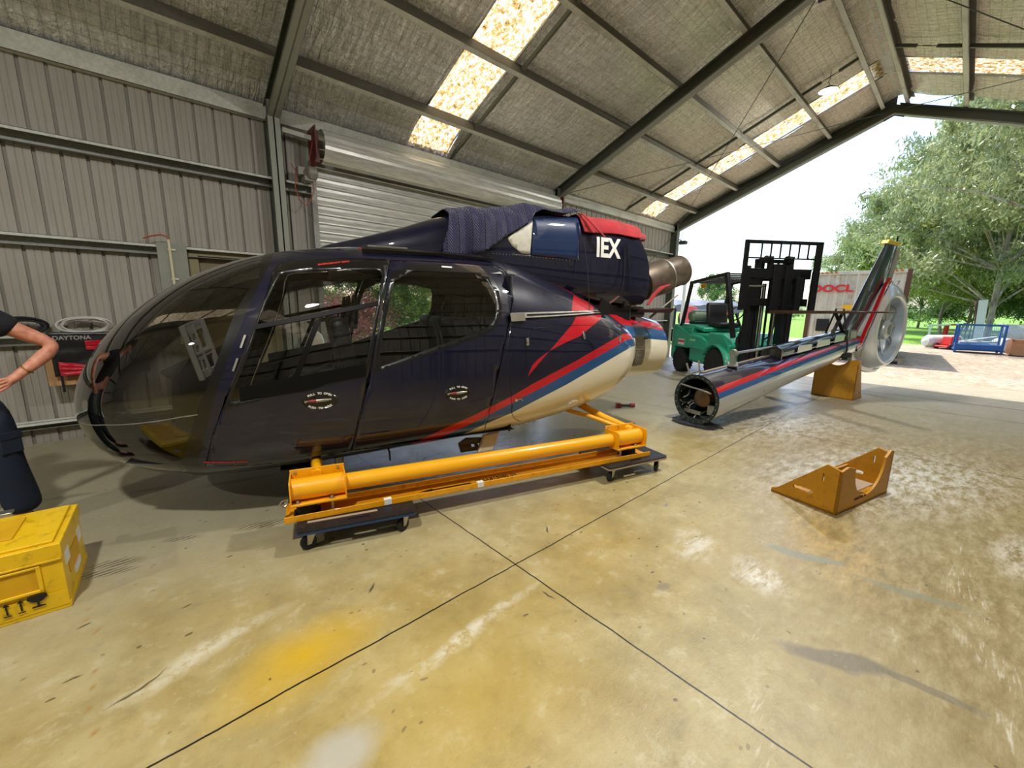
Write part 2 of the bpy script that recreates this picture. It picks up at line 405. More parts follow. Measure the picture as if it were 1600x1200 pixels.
b.box(X0-.2, 12.75, RYE-.15, EY+.15, -.15, 0)
struct(b.build('floor', M_floor, smooth=False))

# outside ground
def ground_mat():
    t = NT('gravel and grass'); g = t.geo(); x, y, z = t.sep(g)
    n = t.noise(g, 7, 8, .75, .5); n2 = t.noise(g, .8, 5, .6)
    gr = t.ramp(n, [(.3, lin('#6b5c4a')), (.48, lin('#a3937d')), (.6, lin('#beb09b')), (.75, lin('#d6ccbc'))])
    gr = t.mix(t.ramp(n2, [(.4, 0.), (.7, .5)]), gr, lin('#8f7c66'))
    gs = t.ramp(t.noise(g, 12, 5, .7), [(.35, lin('#3f6a1a')), (.65, lin('#8fbf3c'))])
    d = t.math('ADD', x, t.math('MULTIPLY', n2, 3.))
    far = t.ramp(t.math('DIVIDE', d, 40.), [(.74, 0.), (.78, 1.)])
    side = t.ramp(t.math('DIVIDE', t.math('ADD', y, t.math('MULTIPLY', n2, 2.)), 20.), [(.45, 0.), (.5, 1.)])
    gg = t.math('MAXIMUM', far, side)
    return t.P(Base_Color=t.mix(gg, gr, gs), Roughness=.9, Normal=t.bump(n, .6, .05))
M_ground = ground_mat()
def hgt(x, y):
    h = -.06
    if x > 25: h += (x-25)*.004
    return h
b = MB(); P = []
xs = [-60, -30, -9.5]+[12.75+i*1.5 for i in range(30)]+[70, 110, 180]
ys = [-120, -70, -40, -25]+[-18+i*2 for i in range(22)]+[35, 60, 110]
ring_ = [[(x, y, -.08+noise.noise(Vector((x*.3, y*.3, 0)))*.03+(max(0, x-30)*.008)) for y in ys] for x in xs]
b.grid(ring_)
g_ = b.build('ground', M_ground, smooth=True)
bm = bmesh.new(); bm.from_mesh(g_.data)      # leave the slab area open
rm = [f for f in bm.faces if f.calc_center_median().x < 12.7 and -9.4 < f.calc_center_median().x and RYE-.1 < f.calc_center_median().y < EY]
bmesh.ops.delete(bm, geom=rm, context='FACES'); bm.to_mesh(g_.data); bm.free()
struct(g_)

# walls: ribbed sheet ------------------------------------------------
def ribbed(x0, x1, z0, z1, y, sgn=1, pitch=.19, axis='x', mb=None):
    """vertical rib sheeting; sgn = direction that faces out of the room"""
    b = mb or MB(); prof = []
    k = math.floor(x0/pitch); x = k*pitch
    while x < x1+pitch:
        for dx, dd in ((0, 0), (.004, .026), (.026, .026), (.030, 0), (.078, 0), (.081, .004), (.087, .004), (.090, 0), (.130, 0), (.133, .004), (.139, .004), (.142, 0)):
            xx = x+dx
            if x0 <= xx <= x1: prof.append((xx, dd))
        x += pitch
    prof = [(x0, 0)]+prof+[(x1, 0)]
    vs = []; fs = []
    for zz in (z0, z1):
        for a, d in prof: vs.append((a, y+sgn*d, zz) if axis == 'x' else (y+sgn*d, a, zz))
    n = len(prof)
    for i in range(n-1): fs.append((i, i+1, n+i+1, n+i))
    b.add(vs, fs); return b
b = MB()
ribbed(X0, .62, 0.0, 4.22, EY, mb=b); ribbed(.62, 1.45, 2.13, 4.22, EY, mb=b); ribbed(1.45, 2.05, .0, 4.22, EY, mb=b)
ribbed(2.05, 6.85, 3.62, 4.22, EY, mb=b); ribbed(6.85, X1, .0, 4.22, EY, mb=b)
struct(b.build('wall_left', M_wall, smooth=False))
b = MB(); ribbed(X0, X1, .0, 4.22, RYE, -1, mb=b)
struct(b.build('wall_right', M_wall, smooth=False))
# back wall with a wide open doorway
b = MB()
ribbed(RYE, EY, 0.0, 4.1, X0, -1, axis='y', mb=b)
b.add([(X0, RYE, 4.1), (X0, EY, 4.1), (X0, EY, zp(EY)+.2), (X0, RY, zp(RY)+.2), (X0, RYE, zp(RYE)+.2)], [(0, 1, 2, 3, 4)])
struct(b.build('wall_back', M_wall, smooth=False))

# steel frames
def csec(name, pts, w, d, mat, upv):
    """lipped back-to-back C section along pts: flanges face the room"""
    b = MB(); p0, p1 = Vector(pts[0]), Vector(pts[1]); dr = (p1-p0).normalized(); up = Vector(upv); up = (up-dr*up.dot(dr)).normalized(); sd = dr.cross(up)
    def pl(a0, a1, b0, b1, mat=0):
        vs = [p+sd*a+up*q for p in (p0, p1) for a, q in ((a0, b0), (a1, b0), (a1, b1), (a0, b1))]
        b.add(vs, [(3, 2, 1, 0), (4, 5, 6, 7), (0, 1, 5, 4), (1, 2, 6, 5), (2, 3, 7, 6), (3, 0, 4, 7)], mat)
    pl(-.008, .008, 0, d); pl(-w/2, w/2, 0, .007, 1); pl(-w/2, w/2, d-.007, d)
    for s_ in (-1, 1): pl(s_*w/2-.005*s_, s_*w/2, 0, .022, 1); pl(s_*w/2-.005*s_, s_*w/2, d-.022, d)
    return struct(b.build(name, mat, smooth=False))
FRM = [M_dkframe, M_frame]  # web in a darker steel colour to stand in for its shade
for i, fx in enumerate(FR+[-3.8]):
    yl = EY-.005
    csec('column_left_%d' % (i+1), [(fx, EY-.21, 0), (fx, EY-.21, EZ+.05)], .15, .2, FRM, (0, 1, 0))
    csec('column_right_%d' % (i+1), [(fx, RYE+.21, 0), (fx, RYE+.21, EZ+.05)], .15, .2, FRM, (0, -1, 0))
    for s_, ye, nm in ((1, EY-.1, 'left'), (-1, RYE+.1, 'right')):
        a = Vector((fx, ye, zp(ye)-.205/CS)); c = Vector((fx, RY, zp(RY)-.205/CS))
        csec('roof_beam_%s_%d' % (nm, i+1), [a, c], .15, .2, FRM, (0, 0, 1))
# ridge brackets on the frames
for fx in FR[:2]:
    b = MB(); b.box(fx-.012, fx+.012, RY-.22, RY+.22, zp(RY)-.42, zp(RY)-.02); struct(b.build('roof_beam_plate', M_dkframe, smooth=False))

# purlins
PY = [5.69, 4.63, 3.69, 2.71, 1.84]
def purlin(y, s_, nm):
    b = MB()
    n = Vector((0, s_*SN, CS)); a = Vector((0, s_*CS, -SN))           # normal, and down-slope direction
    o = Vector((0, y, zp(y)))
    def pl(a0, a1, n0, n1, mat):
        vs = [Vector((x, 0, 0))+o+a*p+n*q for x in (X0, X1) for p, q in ((a0, n0), (a1, n0), (a1, n1), (a0, n1))]
        b.add(vs, [(3, 2, 1, 0), (4, 5, 6, 7), (0, 1, 5, 4), (1, 2, 6, 5), (2, 3, 7, 6), (3, 0, 4, 7)], mat)
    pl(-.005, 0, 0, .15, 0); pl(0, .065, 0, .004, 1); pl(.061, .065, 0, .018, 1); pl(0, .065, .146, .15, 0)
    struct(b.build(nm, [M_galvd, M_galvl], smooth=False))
for i, y in enumerate(PY):
    purlin(y, 1, 'purlin_beam_left_%d' % (i+1)); purlin(2*RY-y, -1, 'purlin_beam_right_%d' % (i+1))
# eave beams
for nm, y, s_ in (('left', EY, -1), ('right', RYE, 1)):
    b = MB(); b.box(X0, X1, min(y, y+s_*.075), max(y, y+s_*.075), EZ-.15, EZ-.145, 1); b.box(X0, X1, min(y+s_*.07, y+s_*.075), max(y+s_*.07, y+s_*.075), EZ-.15, EZ+.03, 1)
    struct(b.build('eave_beam_'+nm, [M_galv, M_galvl], smooth=False))
# girts on the walls
def girt(nm, x0, x1, z, y=EY, s_=-1, dep=.13, h=.10):
    b = MB(); ya, yb = sorted((y, y+s_*dep))
    yf0, yf1 = sorted((y+s_*dep, y+s_*(dep-.004)))
    b.box(x0, x1, ya, yb, z+h-.004, z+h, 1); b.box(x0, x1, yf0, yf1, z+h-.03, z+h, 1); b.box(x0, x1, *sorted((y, y+s_*.004)), z-.02, z+h, 0); b.box(x0, x1, *sorted((y, y+s_*dep*.75)), z-.02, z-.016, 0)
    struct(b.build(nm, [M_galv, M_galvl], smooth=False))
girt('girt_beam_1', X0, 1.52, 3.0); girt('girt_beam_2', X0, 1.52, 2.05, dep=.1, h=.09); girt('girt_beam_3', X0, .3, 1.06, dep=.1, h=.09); girt('girt_beam_4', X0, .5, .19, dep=.12, h=.06)
girt('girt_beam_5', 1.68, 2.0, 3.0); girt('girt_beam_6', 7.08, 12.3, 3.05); girt('girt_beam_7', 7.08, 12.3, 2.05); girt('girt_beam_8', 7.08, 12.3, 1.06)
for k, z in enumerate((3.0, 2.05, 1.06)): girt('girt_beam_%d' % (9+k), X0, 12.3, z, RYE, 1)

# ceiling foil between the skylights
SKY = [(-3.45, -2.7), (3.5, 4.24), (10.43, 11.17)]  # first strip continues the spacing out of view, added for light
def foil(s_, nm):
    b = MB(); segs = []; x = X0
    for a, c in SKY: segs.append((x, a)); x = c
    segs.append((x, X1+.05 if s_ > 0 else X1-.22))
    ys = np.append(np.arange(RY+.02, EY-.03, .09), EY-.03)
    for xa, xb in segs:
        n = max(2, int((xb-xa)/.12)); P = []
        for i in range(n+1):
            xx = xa+(xb-xa)*i/n; row = []
            for yy in ys:
                d = min(abs(yy-p) for p in PY+[EY, RY+.1])
                sag = -.028*min(1, d/.35)**1.2 if d < .9 else 0
                wv = noise.noise(Vector((xx*1.3, yy*.8, s_*5)))*.020+noise.noise(Vector((xx*7, yy*2.2, s_)))*.007
                k = .158/CS+sag+wv
                if yy > EY-.42: k = k+(.035-k)*min(1, (yy-EY+.42)/.36)**1.5
                row.append((xx, yy if s_ > 0 else 2*RY-yy, zp(yy)+k))
            P.append(row)
        b.grid(P)
    return struct(b.build(nm, M_foil, smooth=True, angle=80))
foil(1, 'ceiling_left'); foil(-1, 'ceiling_right')
# roof sheets above (keeps the foil gaps dark), skylight strips
k = 0
for s_ in (1, -1):
    for a, c in SKY:
        k += 1; b = MB(); P = []
        n = int((c-a)/.0125)
        for i in range(n+1):
            xx = a-.03+(c-a+.06)*i/n
            P.append([(xx, yy if s_ > 0 else 2*RY-yy, zp(yy)+kz+.012*math.sin(2*PI*xx/.076)) for yy, kz in ((RY+.03, .185/CS), (EY-.42, .185/CS), (EY-.2, .14), (EY-.04, .055))])
        b.grid(P); struct(b.build('window_%d' % k, M_sky, smooth=True, angle=80))
        # trim strips along the skylight edges
        b = MB()
        for xx in (a, c):
            b.beam((xx, (RY+.1) if s_ > 0 else RY-.1, zp(RY+.1)+.165), (xx, EY if s_ > 0 else RYE, zp(EY)+.165), .018, .03)
        struct(b.build('trim_%d' % k, M_galv, smooth=False))
b = MB(); b.box(X0, X1, RY-.25, RY+.25, zp(RY)+.16, zp(RY)+.165); struct(b.build('ceiling_ridge_trim', M_galvl, smooth=False))
# purlin bridging at mid-bay (paired channels between the purlins)
kk = 0
for bx in (-1.1, 4.33, 9.72):
    for s_ in (1, -1):
        ys = [EY-.02]+PY
        b = MB()
        for i in range(len(ys)-1):
            ya, yb = ys[i]-.01, ys[i+1]+.07
            if i == len(ys)-2:                   # last one by the ridge: short stubs and a turnbuckle
                m0 = ya+(yb-ya)*.36; m1 = ya+(yb-ya)*.66
                for p, q in ((ya, m0), (m1, yb)):
                    b.beam((bx, p if s_ > 0 else 2*RY-p, zp(p)+.05), (bx, q if s_ > 0 else 2*RY-q, zp(q)+.05), .03, .045)
                b.cyl((bx, m0 if s_ > 0 else 2*RY-m0, zp(m0)+.05), (bx, m1 if s_ > 0 else 2*RY-m1, zp(m1)+.05), .006, n=8)
                mm = (m0+m1)/2; dl = .05
                b.beam((bx, (mm-dl) if s_ > 0 else 2*RY-mm+dl, zp(mm-dl)+.05), (bx, (mm+dl) if s_ > 0 else 2*RY-mm-dl, zp(mm+dl)+.05), .022, .012)
            else:
                b.beam((bx, ya if s_ > 0 else 2*RY-ya, zp(ya)+.05), (bx, yb if s_ > 0 else 2*RY-yb, zp(yb)+.05), .035, .05)
        kk += 1; struct(b.build('bridging_beam_%d' % kk, M_dkframe, smooth=False))
# wind bracing rods
br = 0
def rod(p, q, r=.007):
    global br
    br += 1; b = MB(); b.cyl(p, q, r, n=8); o = b.build('brace_rod', M_dark if False else M_dkframe); struct(o)
    return o
for s_ in (1, -1):
    f = (lambda y: y) if s_ > 0 else (lambda y: 2*RY-y)
    rod((7.1, f(6.3), zp(6.3)-.10), (12.3, f(1.85), zp(1.85)-.10)); rod((7.1, f(1.9), zp(1.9)-.12), (12.3, f(6.2), zp(6.2)-.12))
rod((7.1, EY-.16, 3.75), (12.3, EY-.16, .25)); rod((7.1, EY-.18, .25), (12.3, EY-.18, 3.75))

# closure under the roof edge over the left half of the gable, apex plate
b = MB(); P = []
for i in range(2):
    yy = RY if i == 0 else EY
    P.append([(12.47, yy, zp(yy)-.03), (12.47, yy, zp(yy)+.20)])
b.grid(P); struct(b.build('trim_11', M_dkframe, smooth=False))
b = MB(); b.prism([(-.16, -.245-.064), (0, -.235), (.16, -.245-.064), (.16, -.02-.064), (0, -.02), (-.16, -.02-.064)], (12.39, RY, zp(RY)), (0, 1, 0), (0, 0, 1), .02); struct(b.build('roof_beam_apex_plate', M_dkframe, smooth=False))

# personnel door ---------------------------------------------------
M_olive = simple('olive painted door', '#7d735a', .45, var=.08, scale=4)
M_olivef = simple('olive door frame', '#8f8566', .45, var=.06, scale=4)
b = MB(); b.box(.65, 1.42, EY+.03, EY+.07, .01, 2.06); struct(b.build('door_1', M_olive, bevel=.003))
b = MB()
b.box(.55, .65, EY-.03, EY+.09, 0, 2.12); b.box(1.42, 1.5, EY-.03, EY+.09, 0, 2.12); b.box(.65, 1.42, EY-.03, EY+.09, 2.05, 2.12)
struct(b.build('door_frame_1', M_olivef, bevel=.004))
b = MB(); b.box(.27, .54, EY-.115, EY-.10, 0, 2.16); struct(b.build('trim_10', M_frame, bevel=.002))

# roller door: wound drum, curtain, guides --------------------------
t = NT('roller curtain steel'); g = t.geo()
n = t.noise(t.mapv(g, (.6, 1, 6)), 6, 5, .65)
M_roll = t.P(Base_Color=t.ramp(n, [(.3, lin('#a9aaa4')), (.7, lin('#d6d6cf'))]), Metallic=.25, Roughness=.35)
def roll_profile(z0, z1, y, pitch=.122):
    z = z0; o = []
    while z < z1:
        for dz, d in ((0, 0), (.005, -.018), (.014, -.028), (.026, -.026), (.036, -.008), (.042, 0), (.080, -.004), (.084, 0)):
            if z+dz <= z1: o.append((y+d, z+dz))
        z += pitch
    return o
pr = roll_profile(2.12, 3.70, EY-.06)
b = MB(); b.grid([[(xx, y, z) for y, z in pr] for xx in (2.06, 6.84)])
b.box(2.06, 6.84, EY-.08, EY-.04, 2.08, 2.125)
rd = thing('roller_door', 'ribbed silver roller door part way up behind the helicopter', 'roller door', (0, 0, 0))
del rd['category']; del rd['label']; rd['kind'] = 'structure'; rd.name = 'door_2'
b.build('curtain', M_roll, rd, smooth=False)
b = MB(); prof = []
for i in range(25):
    a = math.radians(-100+i*11.5); r = .205+(.010 if i % 2 else 0); prof.append((EY-.24-r*math.cos(a)*1.0, 3.57+r*math.sin(a)))
b.grid([[(xx, y, z) for y, z in prof] for xx in (2.1, 6.8)]); b.build('drum', M_roll, rd, smooth=False)
b = MB()
for xx in (2.03, 6.85): b.box(xx-.035, xx+.035, EY-.10, EY-.02, 0, 3.42)
b.build('guide_rail', M_galv, rd, smooth=False)
b = MB(); b.beam((1.68, EY-.12, 3.70), (2.02, EY-.2, 3.66), .05, .06); b.build('axle_bar', M_galvl, rd, bevel=.004)
M_redp = simple('dull red bracket paint', '#5c2320', .5, var=.2, scale=10)
b = MB(); b.prism([(-.28, .28), (.02, .28), (.02, -.22), (-.12, -.26), (-.28, -.05)], (2.0, EY-.1, 3.5), (0, 1, 0), (0, 0, 1), .012)
b.box(2.0, 2.06, EY-.32, EY-.3, 3.35, 3.74); b.build('bracket', M_redp, rd)
b = MB()
b.lathe([(0, 0), (.07, 0), (.085, .02), (.085, .10), (.06, .12), (0, .12)], (1.90, EY-.28, 3.20), (1, 0, 0), 20); b.box(1.80, 1.92, EY-.25, EY-.12, 3.17, 3.27); b.box(1.86, 1.98, EY-.3, EY-.16, 3.10, 3.16)
M_mot = simple('motor cast grey', '#86847b', .5, .2, var=.15, scale=30)
b.build('motor', M_mot, rd, bevel=.004)
M_orange = simple('orange cable', '#a8482a', .5)
b = MB(); b.ring([(1.74, EY-.16, 3.30), (1.80, EY-.2, 3.20), (1.76, EY-.2, 3.02), (1.80, EY-.2, 2.86), (1.88, EY-.2, 2.80), (1.95, EY-.2, 2.88), (1.99, EY-.22, 3.0), (1.98, EY-.2, 3.2), (1.97, EY-.2, 3.4), (2.0, EY-.26, 3.6)], .006, 8)
b.build('power_cable', M_orange, rd)
# far door hardware bits at the other end of the drum
b = MB(); b.box(6.86, 6.90, EY-.42, EY-.1, 3.3, 3.75); b.build('end_bracket', M_redp, rd)

# high-bay lamps ------------------------------------------------------
M_lens = simple('lamp lens', '#ffffff', .5, emis='#fffdf6', es=9)
M_lampb = simple('lamp housing', '#3b3d3f', .45, .3)
def highbay(x, y, z, label, power):
    t_ = thing('high_bay_lamp', label, 'lamp', (x, y, z), 0, 'round high bay lamps hung from the roof')
    b = MB(); b.lathe([(0, .075), (.05, .07), (.11, .03), (.155, .006), (.16, 0), (.158, -.006), (.149, -.006), (.149, .004)], n=36); b.build('housing', M_lampb, t_)
    b = MB(); b.lathe([(0, -.004), (.148, -.004)], n=36); b.lathe([(.148, -.004), (0, -.006)], n=36); b.build('lens', M_lens, t_)
    b = MB(); b.ring([(0, 0, .07), (0, 0, .12), (0, .02, .15), (0, 0, .18), (0, -.0, .30)], .005, 8); b.build('hook', M_lampb, t_)
    la = bpy.data.lights.new('high_bay_light', 'AREA'); la.shape = 'DISK'; la.size = .29; la.energy = power; la.color = (1, .98, .94)
    lo = bpy.data.objects.new('high_bay_light', la); C.objects.link(lo); lo.location = (x, y, z-.02)
    return t_
LP = 160; LP_FILL = 225
highbay(9.75, 2.30, 5.42, 'round white high bay lamp glowing under the far roof bay', LP)
highbay(4.33, .70, 5.0, 'added fill lamp, high bay shape, out of view above the middle bay, right of the ridge', LP_FILL)  # unseen lamp added to brighten the interior
highbay(-1.1, .70, 5.0, 'added fill lamp, high bay shape, out of view above the near bay, right of the ridge', LP_FILL)  # another added fill lamp, out of view
highbay(-6.5, 1.68, 5.40, 'added fill lamp, high bay shape, out of view over the back bay', LP_FILL)  # fill lamp added behind the camera

# floodlight outside the corner column
t_ = thing('flood_light', 'small dark floodlight fixed outside the far corner column under the roof', 'floodlight', (12.62, EY-.2, 3.55))
b = MB(); b.box(-.02, .16, -.12, .10, -.10, .0); b.build('lamp_head', M_lampb, t_, bevel=.01); b = MB(); b.beam((-.14, 0, .02), (.05, 0, -.01), .03, .02); b.build('bracket', M_lampb, t_)

# ------------------------------------------------------------------ light
w = bpy.data.worlds.new('sky'); sc.world = w; w.use_nodes = True; nt = w.node_tree; nt.nodes.clear()
SUN = Vector((.22, .48, 1.0)).normalized()
sk = nt.nodes.new('ShaderNodeTexSky'); sk.sky_type = 'NISHITA'; sk.sun_disc = False; sk.sun_elevation = math.asin(SUN.z); sk.sun_rotation = math.atan2(SUN.x, SUN.y); sk.altitude = 0; sk.air_density = 1.0; sk.dust_density = 1.6; sk.ozone_density = 1.2
bg = nt.nodes.new('ShaderNodeBackground'); bg.inputs[1].default_value = .46; wo = nt.nodes.new('ShaderNodeOutputWorld')
nt.links.new(sk.outputs[0], bg.inputs[0]); nt.links.new(bg.outputs[0], wo.inputs[0])
la = bpy.data.lights.new('sun', 'SUN'); la.energy = 6.5; la.angle = math.radians(.6); la.color = (1, .95, .86)
lo = bpy.data.objects.new('sun', la); C.objects.link(lo); lo.rotation_euler = (-SUN).to_track_quat('-Z', 'Y').to_euler()
sc.view_settings.exposure = .04
sc.cycles.max_bounces = 7; sc.cycles.diffuse_bounces = 5; sc.cycles.glossy_bounces = 4; sc.cycles.transmission_bounces = 8; sc.cycles.transparent_max_bounces = 16
sc.cycles.sample_clamp_indirect = 6; sc.cycles.caustics_reflective = False; sc.cycles.caustics_refractive = False
# ================================================================== the helicopter
BT = np.array([
 [-1.53,0.00,.75,.75,.75,2.0,2.0],
 [-1.515,.15,.88,.62,.75,2.0,2.0],
 [-1.475,.28,1.00,.53,.76,2.0,2.0],
 [-1.39,.43,1.15,.43,.78,2.0,2.2],
 [-1.22,.63,1.36,.34,.82,2.05,2.6],
 [-.98,.79,1.565,.28,.86,2.1,3.0],
 [-.69,.91,1.735,.26,.90,2.15,3.5],
 [-.35,.98,1.86,.275,.94,2.3,3.7],
 [0.0,1.02,1.93,.30,.98,2.5,4.0],
 [.5,1.04,1.975,.335,1.0,2.8,4.2],
 [1.2,1.04,1.975,.37,1.0,2.8,4.2],
 [1.6,1.03,1.93,.395,1.02,2.6,4.0],
 [2.0,1.0,1.82,.43,1.04,2.4,3.6],
 [2.35,.955,1.70,.475,1.06,2.3,3.2],
 [2.60,.90,1.59,.52,1.07,2.3,3.0],
 [2.80,.83,1.49,.58,1.08,2.2,2.8],
 [2.95,.74,1.40,.65,1.09,2.2,2.6],
 [3.04,.62,1.32,.74,1.09,2.2,2.4],
 [3.07,.50,1.26,.84,1.09,2.2,2.2]])

def pchip(xs, ys, x):
    xs = np.asarray(xs, float); ys = np.asarray(ys, float); x = np.clip(x, xs[0], xs[-1])
    h = np.diff(xs); d = np.diff(ys)/h; m = np.zeros(len(xs))
    for i in range(1, len(xs)-1):
        if d[i-1]*d[i] > 0:
            w1 = 2*h[i]+h[i-1]; w2 = h[i]+2*h[i-1]; m[i] = (w1+w2)/(w1/d[i-1]+w2/d[i])
    m[0] = d[0]; m[-1] = d[-1]
    i = np.clip(np.searchsorted(xs, x, side='right')-1, 0, len(h)-1); t = (x-xs[i])/h[i]
    return ys[i]*(1+2*t)*(1-t)**2+m[i]*h[i]*t*(1-t)**2+ys[i+1]*t*t*(3-2*t)+m[i+1]*h[i]*t*t*(t-1)
class Loft:
    """side-symmetric body: half sections (x, t), t 0 = belly centre .. 1 = roof centre, near side = -y"""
    def __init__(s, T, K, rd=True): s.T = T; s.K = K; s.rd = rd; s.x0, s.x1 = T[0, 0], T[-1, 0]
    def fwd(s, x): return np.sqrt(np.maximum(np.asarray(x, float)-s.x0, 0)*(s.x1-s.x0)) if s.rd else np.asarray(x, float)
    def inv(s, q): return np.asarray(q, float)**2/(s.x1-s.x0)+s.x0 if s.rd else np.asarray(q, float)
    def pt(s, x, t):
        x = np.asarray(x, float); t = np.asarray(t, float)
        q = s.fwd(x); w, zt, zb, zm, nu, nl = [pchip(s.fwd(s.T[:, 0]), s.T[:, k], q) for k in range(1, 7)]
        th = (t-.5)*np.pi; up = th > 0; n = np.where(up, nu, nl)
        y = -w*np.abs(np.cos(th))**(2/n)
        z = zm+np.where(up, zt-zm, -(zm-zb))*np.abs(np.sin(th))**(2/n)
        return np.stack([x, y, z], -1)
    def nrm(s, x, t):
        e = 1e-3; x = np.clip(np.asarray(x, float), s.x0+1e-3, s.x1); t = np.asarray(t, float)
        a = s.pt(np.clip(x+e, s.x0, s.x1), t)-s.pt(np.clip(x-e, s.x0, s.x1), t)
        b = s.pt(x, np.clip(t+e, 0.0, 1.))-s.pt(x, np.clip(t-e, 0.0, 1.))
        n = np.cross(a, b); l = np.linalg.norm(n, axis=-1, keepdims=True); n = n/np.maximum(l, 1e-12)
        bad = l[..., 0] < 1e-10
        n[bad] = (-1, 0, 0)
        return n
    def bvh(s):
        from mathutils.bvhtree import BVHTree
        xs = np.concatenate([s.x0+(np.linspace(0, 1, 60)**2)*.4, np.linspace(s.x0+.41, s.x1, 300)]); ts = np.linspace(0, 1, 220)
        X, Tt = np.meshgrid(xs, ts, indexing='ij'); P = s.pt(X, Tt); n, m = X.shape
        s._vx = X.ravel(); s._vt = Tt.ravel()
        fs = [(i*m+j, i*m+j+1, (i+1)*m+j+1, (i+1)*m+j) for i in range(n-1) for j in range(m-1)]
        s._f = fs; s._P = P.reshape(-1, 3); s._b = BVHTree.FromPolygons([tuple(p) for p in s._P], fs)
    def hit(s, o, d):
        r = s._b.ray_cast(o, d)
        if r[0] is None: return None
        q = s._f[r[2]]; P = np.array(r[0]); w = np.array([1/(np.linalg.norm(s._P[i]-P)+1e-6) for i in q]); w /= w.sum()
        x = float(P[0]); T_ = s.T; q_ = s.fwd(x)
        w_, zt, zb, zm, nu, nl = [float(pchip(s.fwd(T_[:, 0]), T_[:, k], q_)) for k in range(1, 7)]
        if P[2] > zm: return x, .5+math.asin(min(1, (P[2]-zm)/max(1e-6, zt-zm))**(nu/2))/PI
        return x, .5-math.asin(min(1, (zm-P[2])/max(1e-6, zm-zb))**(nl/2))/PI

HA = math.radians(-16.5)
HLOC = Vector((math.sin(-HA)*3.95, math.cos(HA)*3.95, 0))
HM = Matrix.Translation(HLOC) @ Matrix.Rotation(HA, 4, 'Z'); HMI = HM.inverted()
def lray(px, py):
    o = HMI @ CO; d = HMI.to_3x3() @ ray(px, py); return o, d.normalized()
def lpt(px, py, lat):
    """pixel -> point of the helicopter's frame on the vertical plane y = lat"""
    o, d = lray(px, py); return o+d*((lat-o.y)/d.y)
BODY = Loft(BT, 2.6); BODY.bvh()
CT = np.array([
 [.10, .04, 1.95, 1.80, 1.90, 2.2, 2.2],
 [.30, .22, 2.03, 1.75, 1.9, 2.6, 2.2],
 [.70, .38, 2.15, 1.7, 1.9, 3.0, 2.2],
 [1.15, .455, 2.30, 1.62, 1.9, 3.3, 2.2],
 [1.65, .48, 2.385, 1.52, 1.9, 3.8, 2.4],
 [2.40, .48, 2.41, 1.42, 1.88, 4.2, 2.6],
[2.90, .475, 2.41, 1.38, 1.86, 4.4, 2.6],
 [3.15, .465, 2.39, 1.38, 1.83, 4.4, 2.6],
 [3.36, .45, 2.35, 1.42, 1.80, 4.2, 2.6]])
COWL = Loft(CT, 1.4); COWL.bvh()

def hitpx(lf, px, py):
    ax, ay = lf.anchor
    for k in range(80):
        f = k/80; h = lf.hit(*lray(px+(ax-px)*f, py+(ay-py)*f))
        if h is not None: return h
BODY.anchor = (650, 560); COWL.anchor = (860, 390)
def px2xt(lf, pts):
    out = []
    for i, p in enumerate(pts):
        out.append(hitpx(lf, *p))
        if i+1 < len(pts):
            q = pts[i+1]; d = math.hypot(q[0]-p[0], q[1]-p[1]); k = max(1, int(d/9))
            for j in range(1, k):
                f = j/k; out.append(hitpx(lf, p[0]+(q[0]-p[0])*f, p[1]+(q[1]-p[1])*f))
    return out
def dens(pts, K, step=.03, closed=True, sm=0):
    P = [Vector((a, b*K)) for a, b in pts]
    if sm:                                # round the corners (Chaikin)
        for _ in range(sm):
            Q = []
            n = len(P)
            for i in range(n if closed else n-1):
                a, b = P[i], P[(i+1) % n]; Q += [a.lerp(b, .25), a.lerp(b, .75)]
            if not closed: Q = [P[0]]+Q+[P[-1]]
            P = Q
    out = []; n = len(P)
    for i in range(n if closed else n-1):
        a, b = P[i], P[(i+1) % n]; k = max(1, int((b-a).length/step))
        for j in range(k): out.append(a.lerp(b, j/k))
    if not closed: out.append(P[-1])
    return out
def pin(p, lp):
    c = False; n = len(lp); x, y = p[0], p[1]
    for i in range(n):
        x1, y1 = lp[i][0], lp[i][1]; x2, y2 = lp[(i+1) % n][0], lp[(i+1) % n][1]
        if (y1 > y) != (y2 > y) and x < (x2-x1)*(y-y1)/(y2-y1)+x1: c = not c
    return c
def inset(lp, d):
    """shrink a closed loop by d (positive = inward)"""
    n = len(lp); A = sum(lp[i][0]*lp[(i+1) % n][1]-lp[(i+1) % n][0]*lp[i][1] for i in range(n)); sg = 1 if A > 0 else -1
    o = []
    for i in range(n):
        a, b, c = lp[i-1], lp[i], lp[(i+1) % n]; t = (Vector(c)-Vector(a))
        if t.length < 1e-9: o.append(Vector(b)); continue
        t.normalize(); o.append(Vector(b)+Vector((-t.y, t.x))*d*sg)
    return o
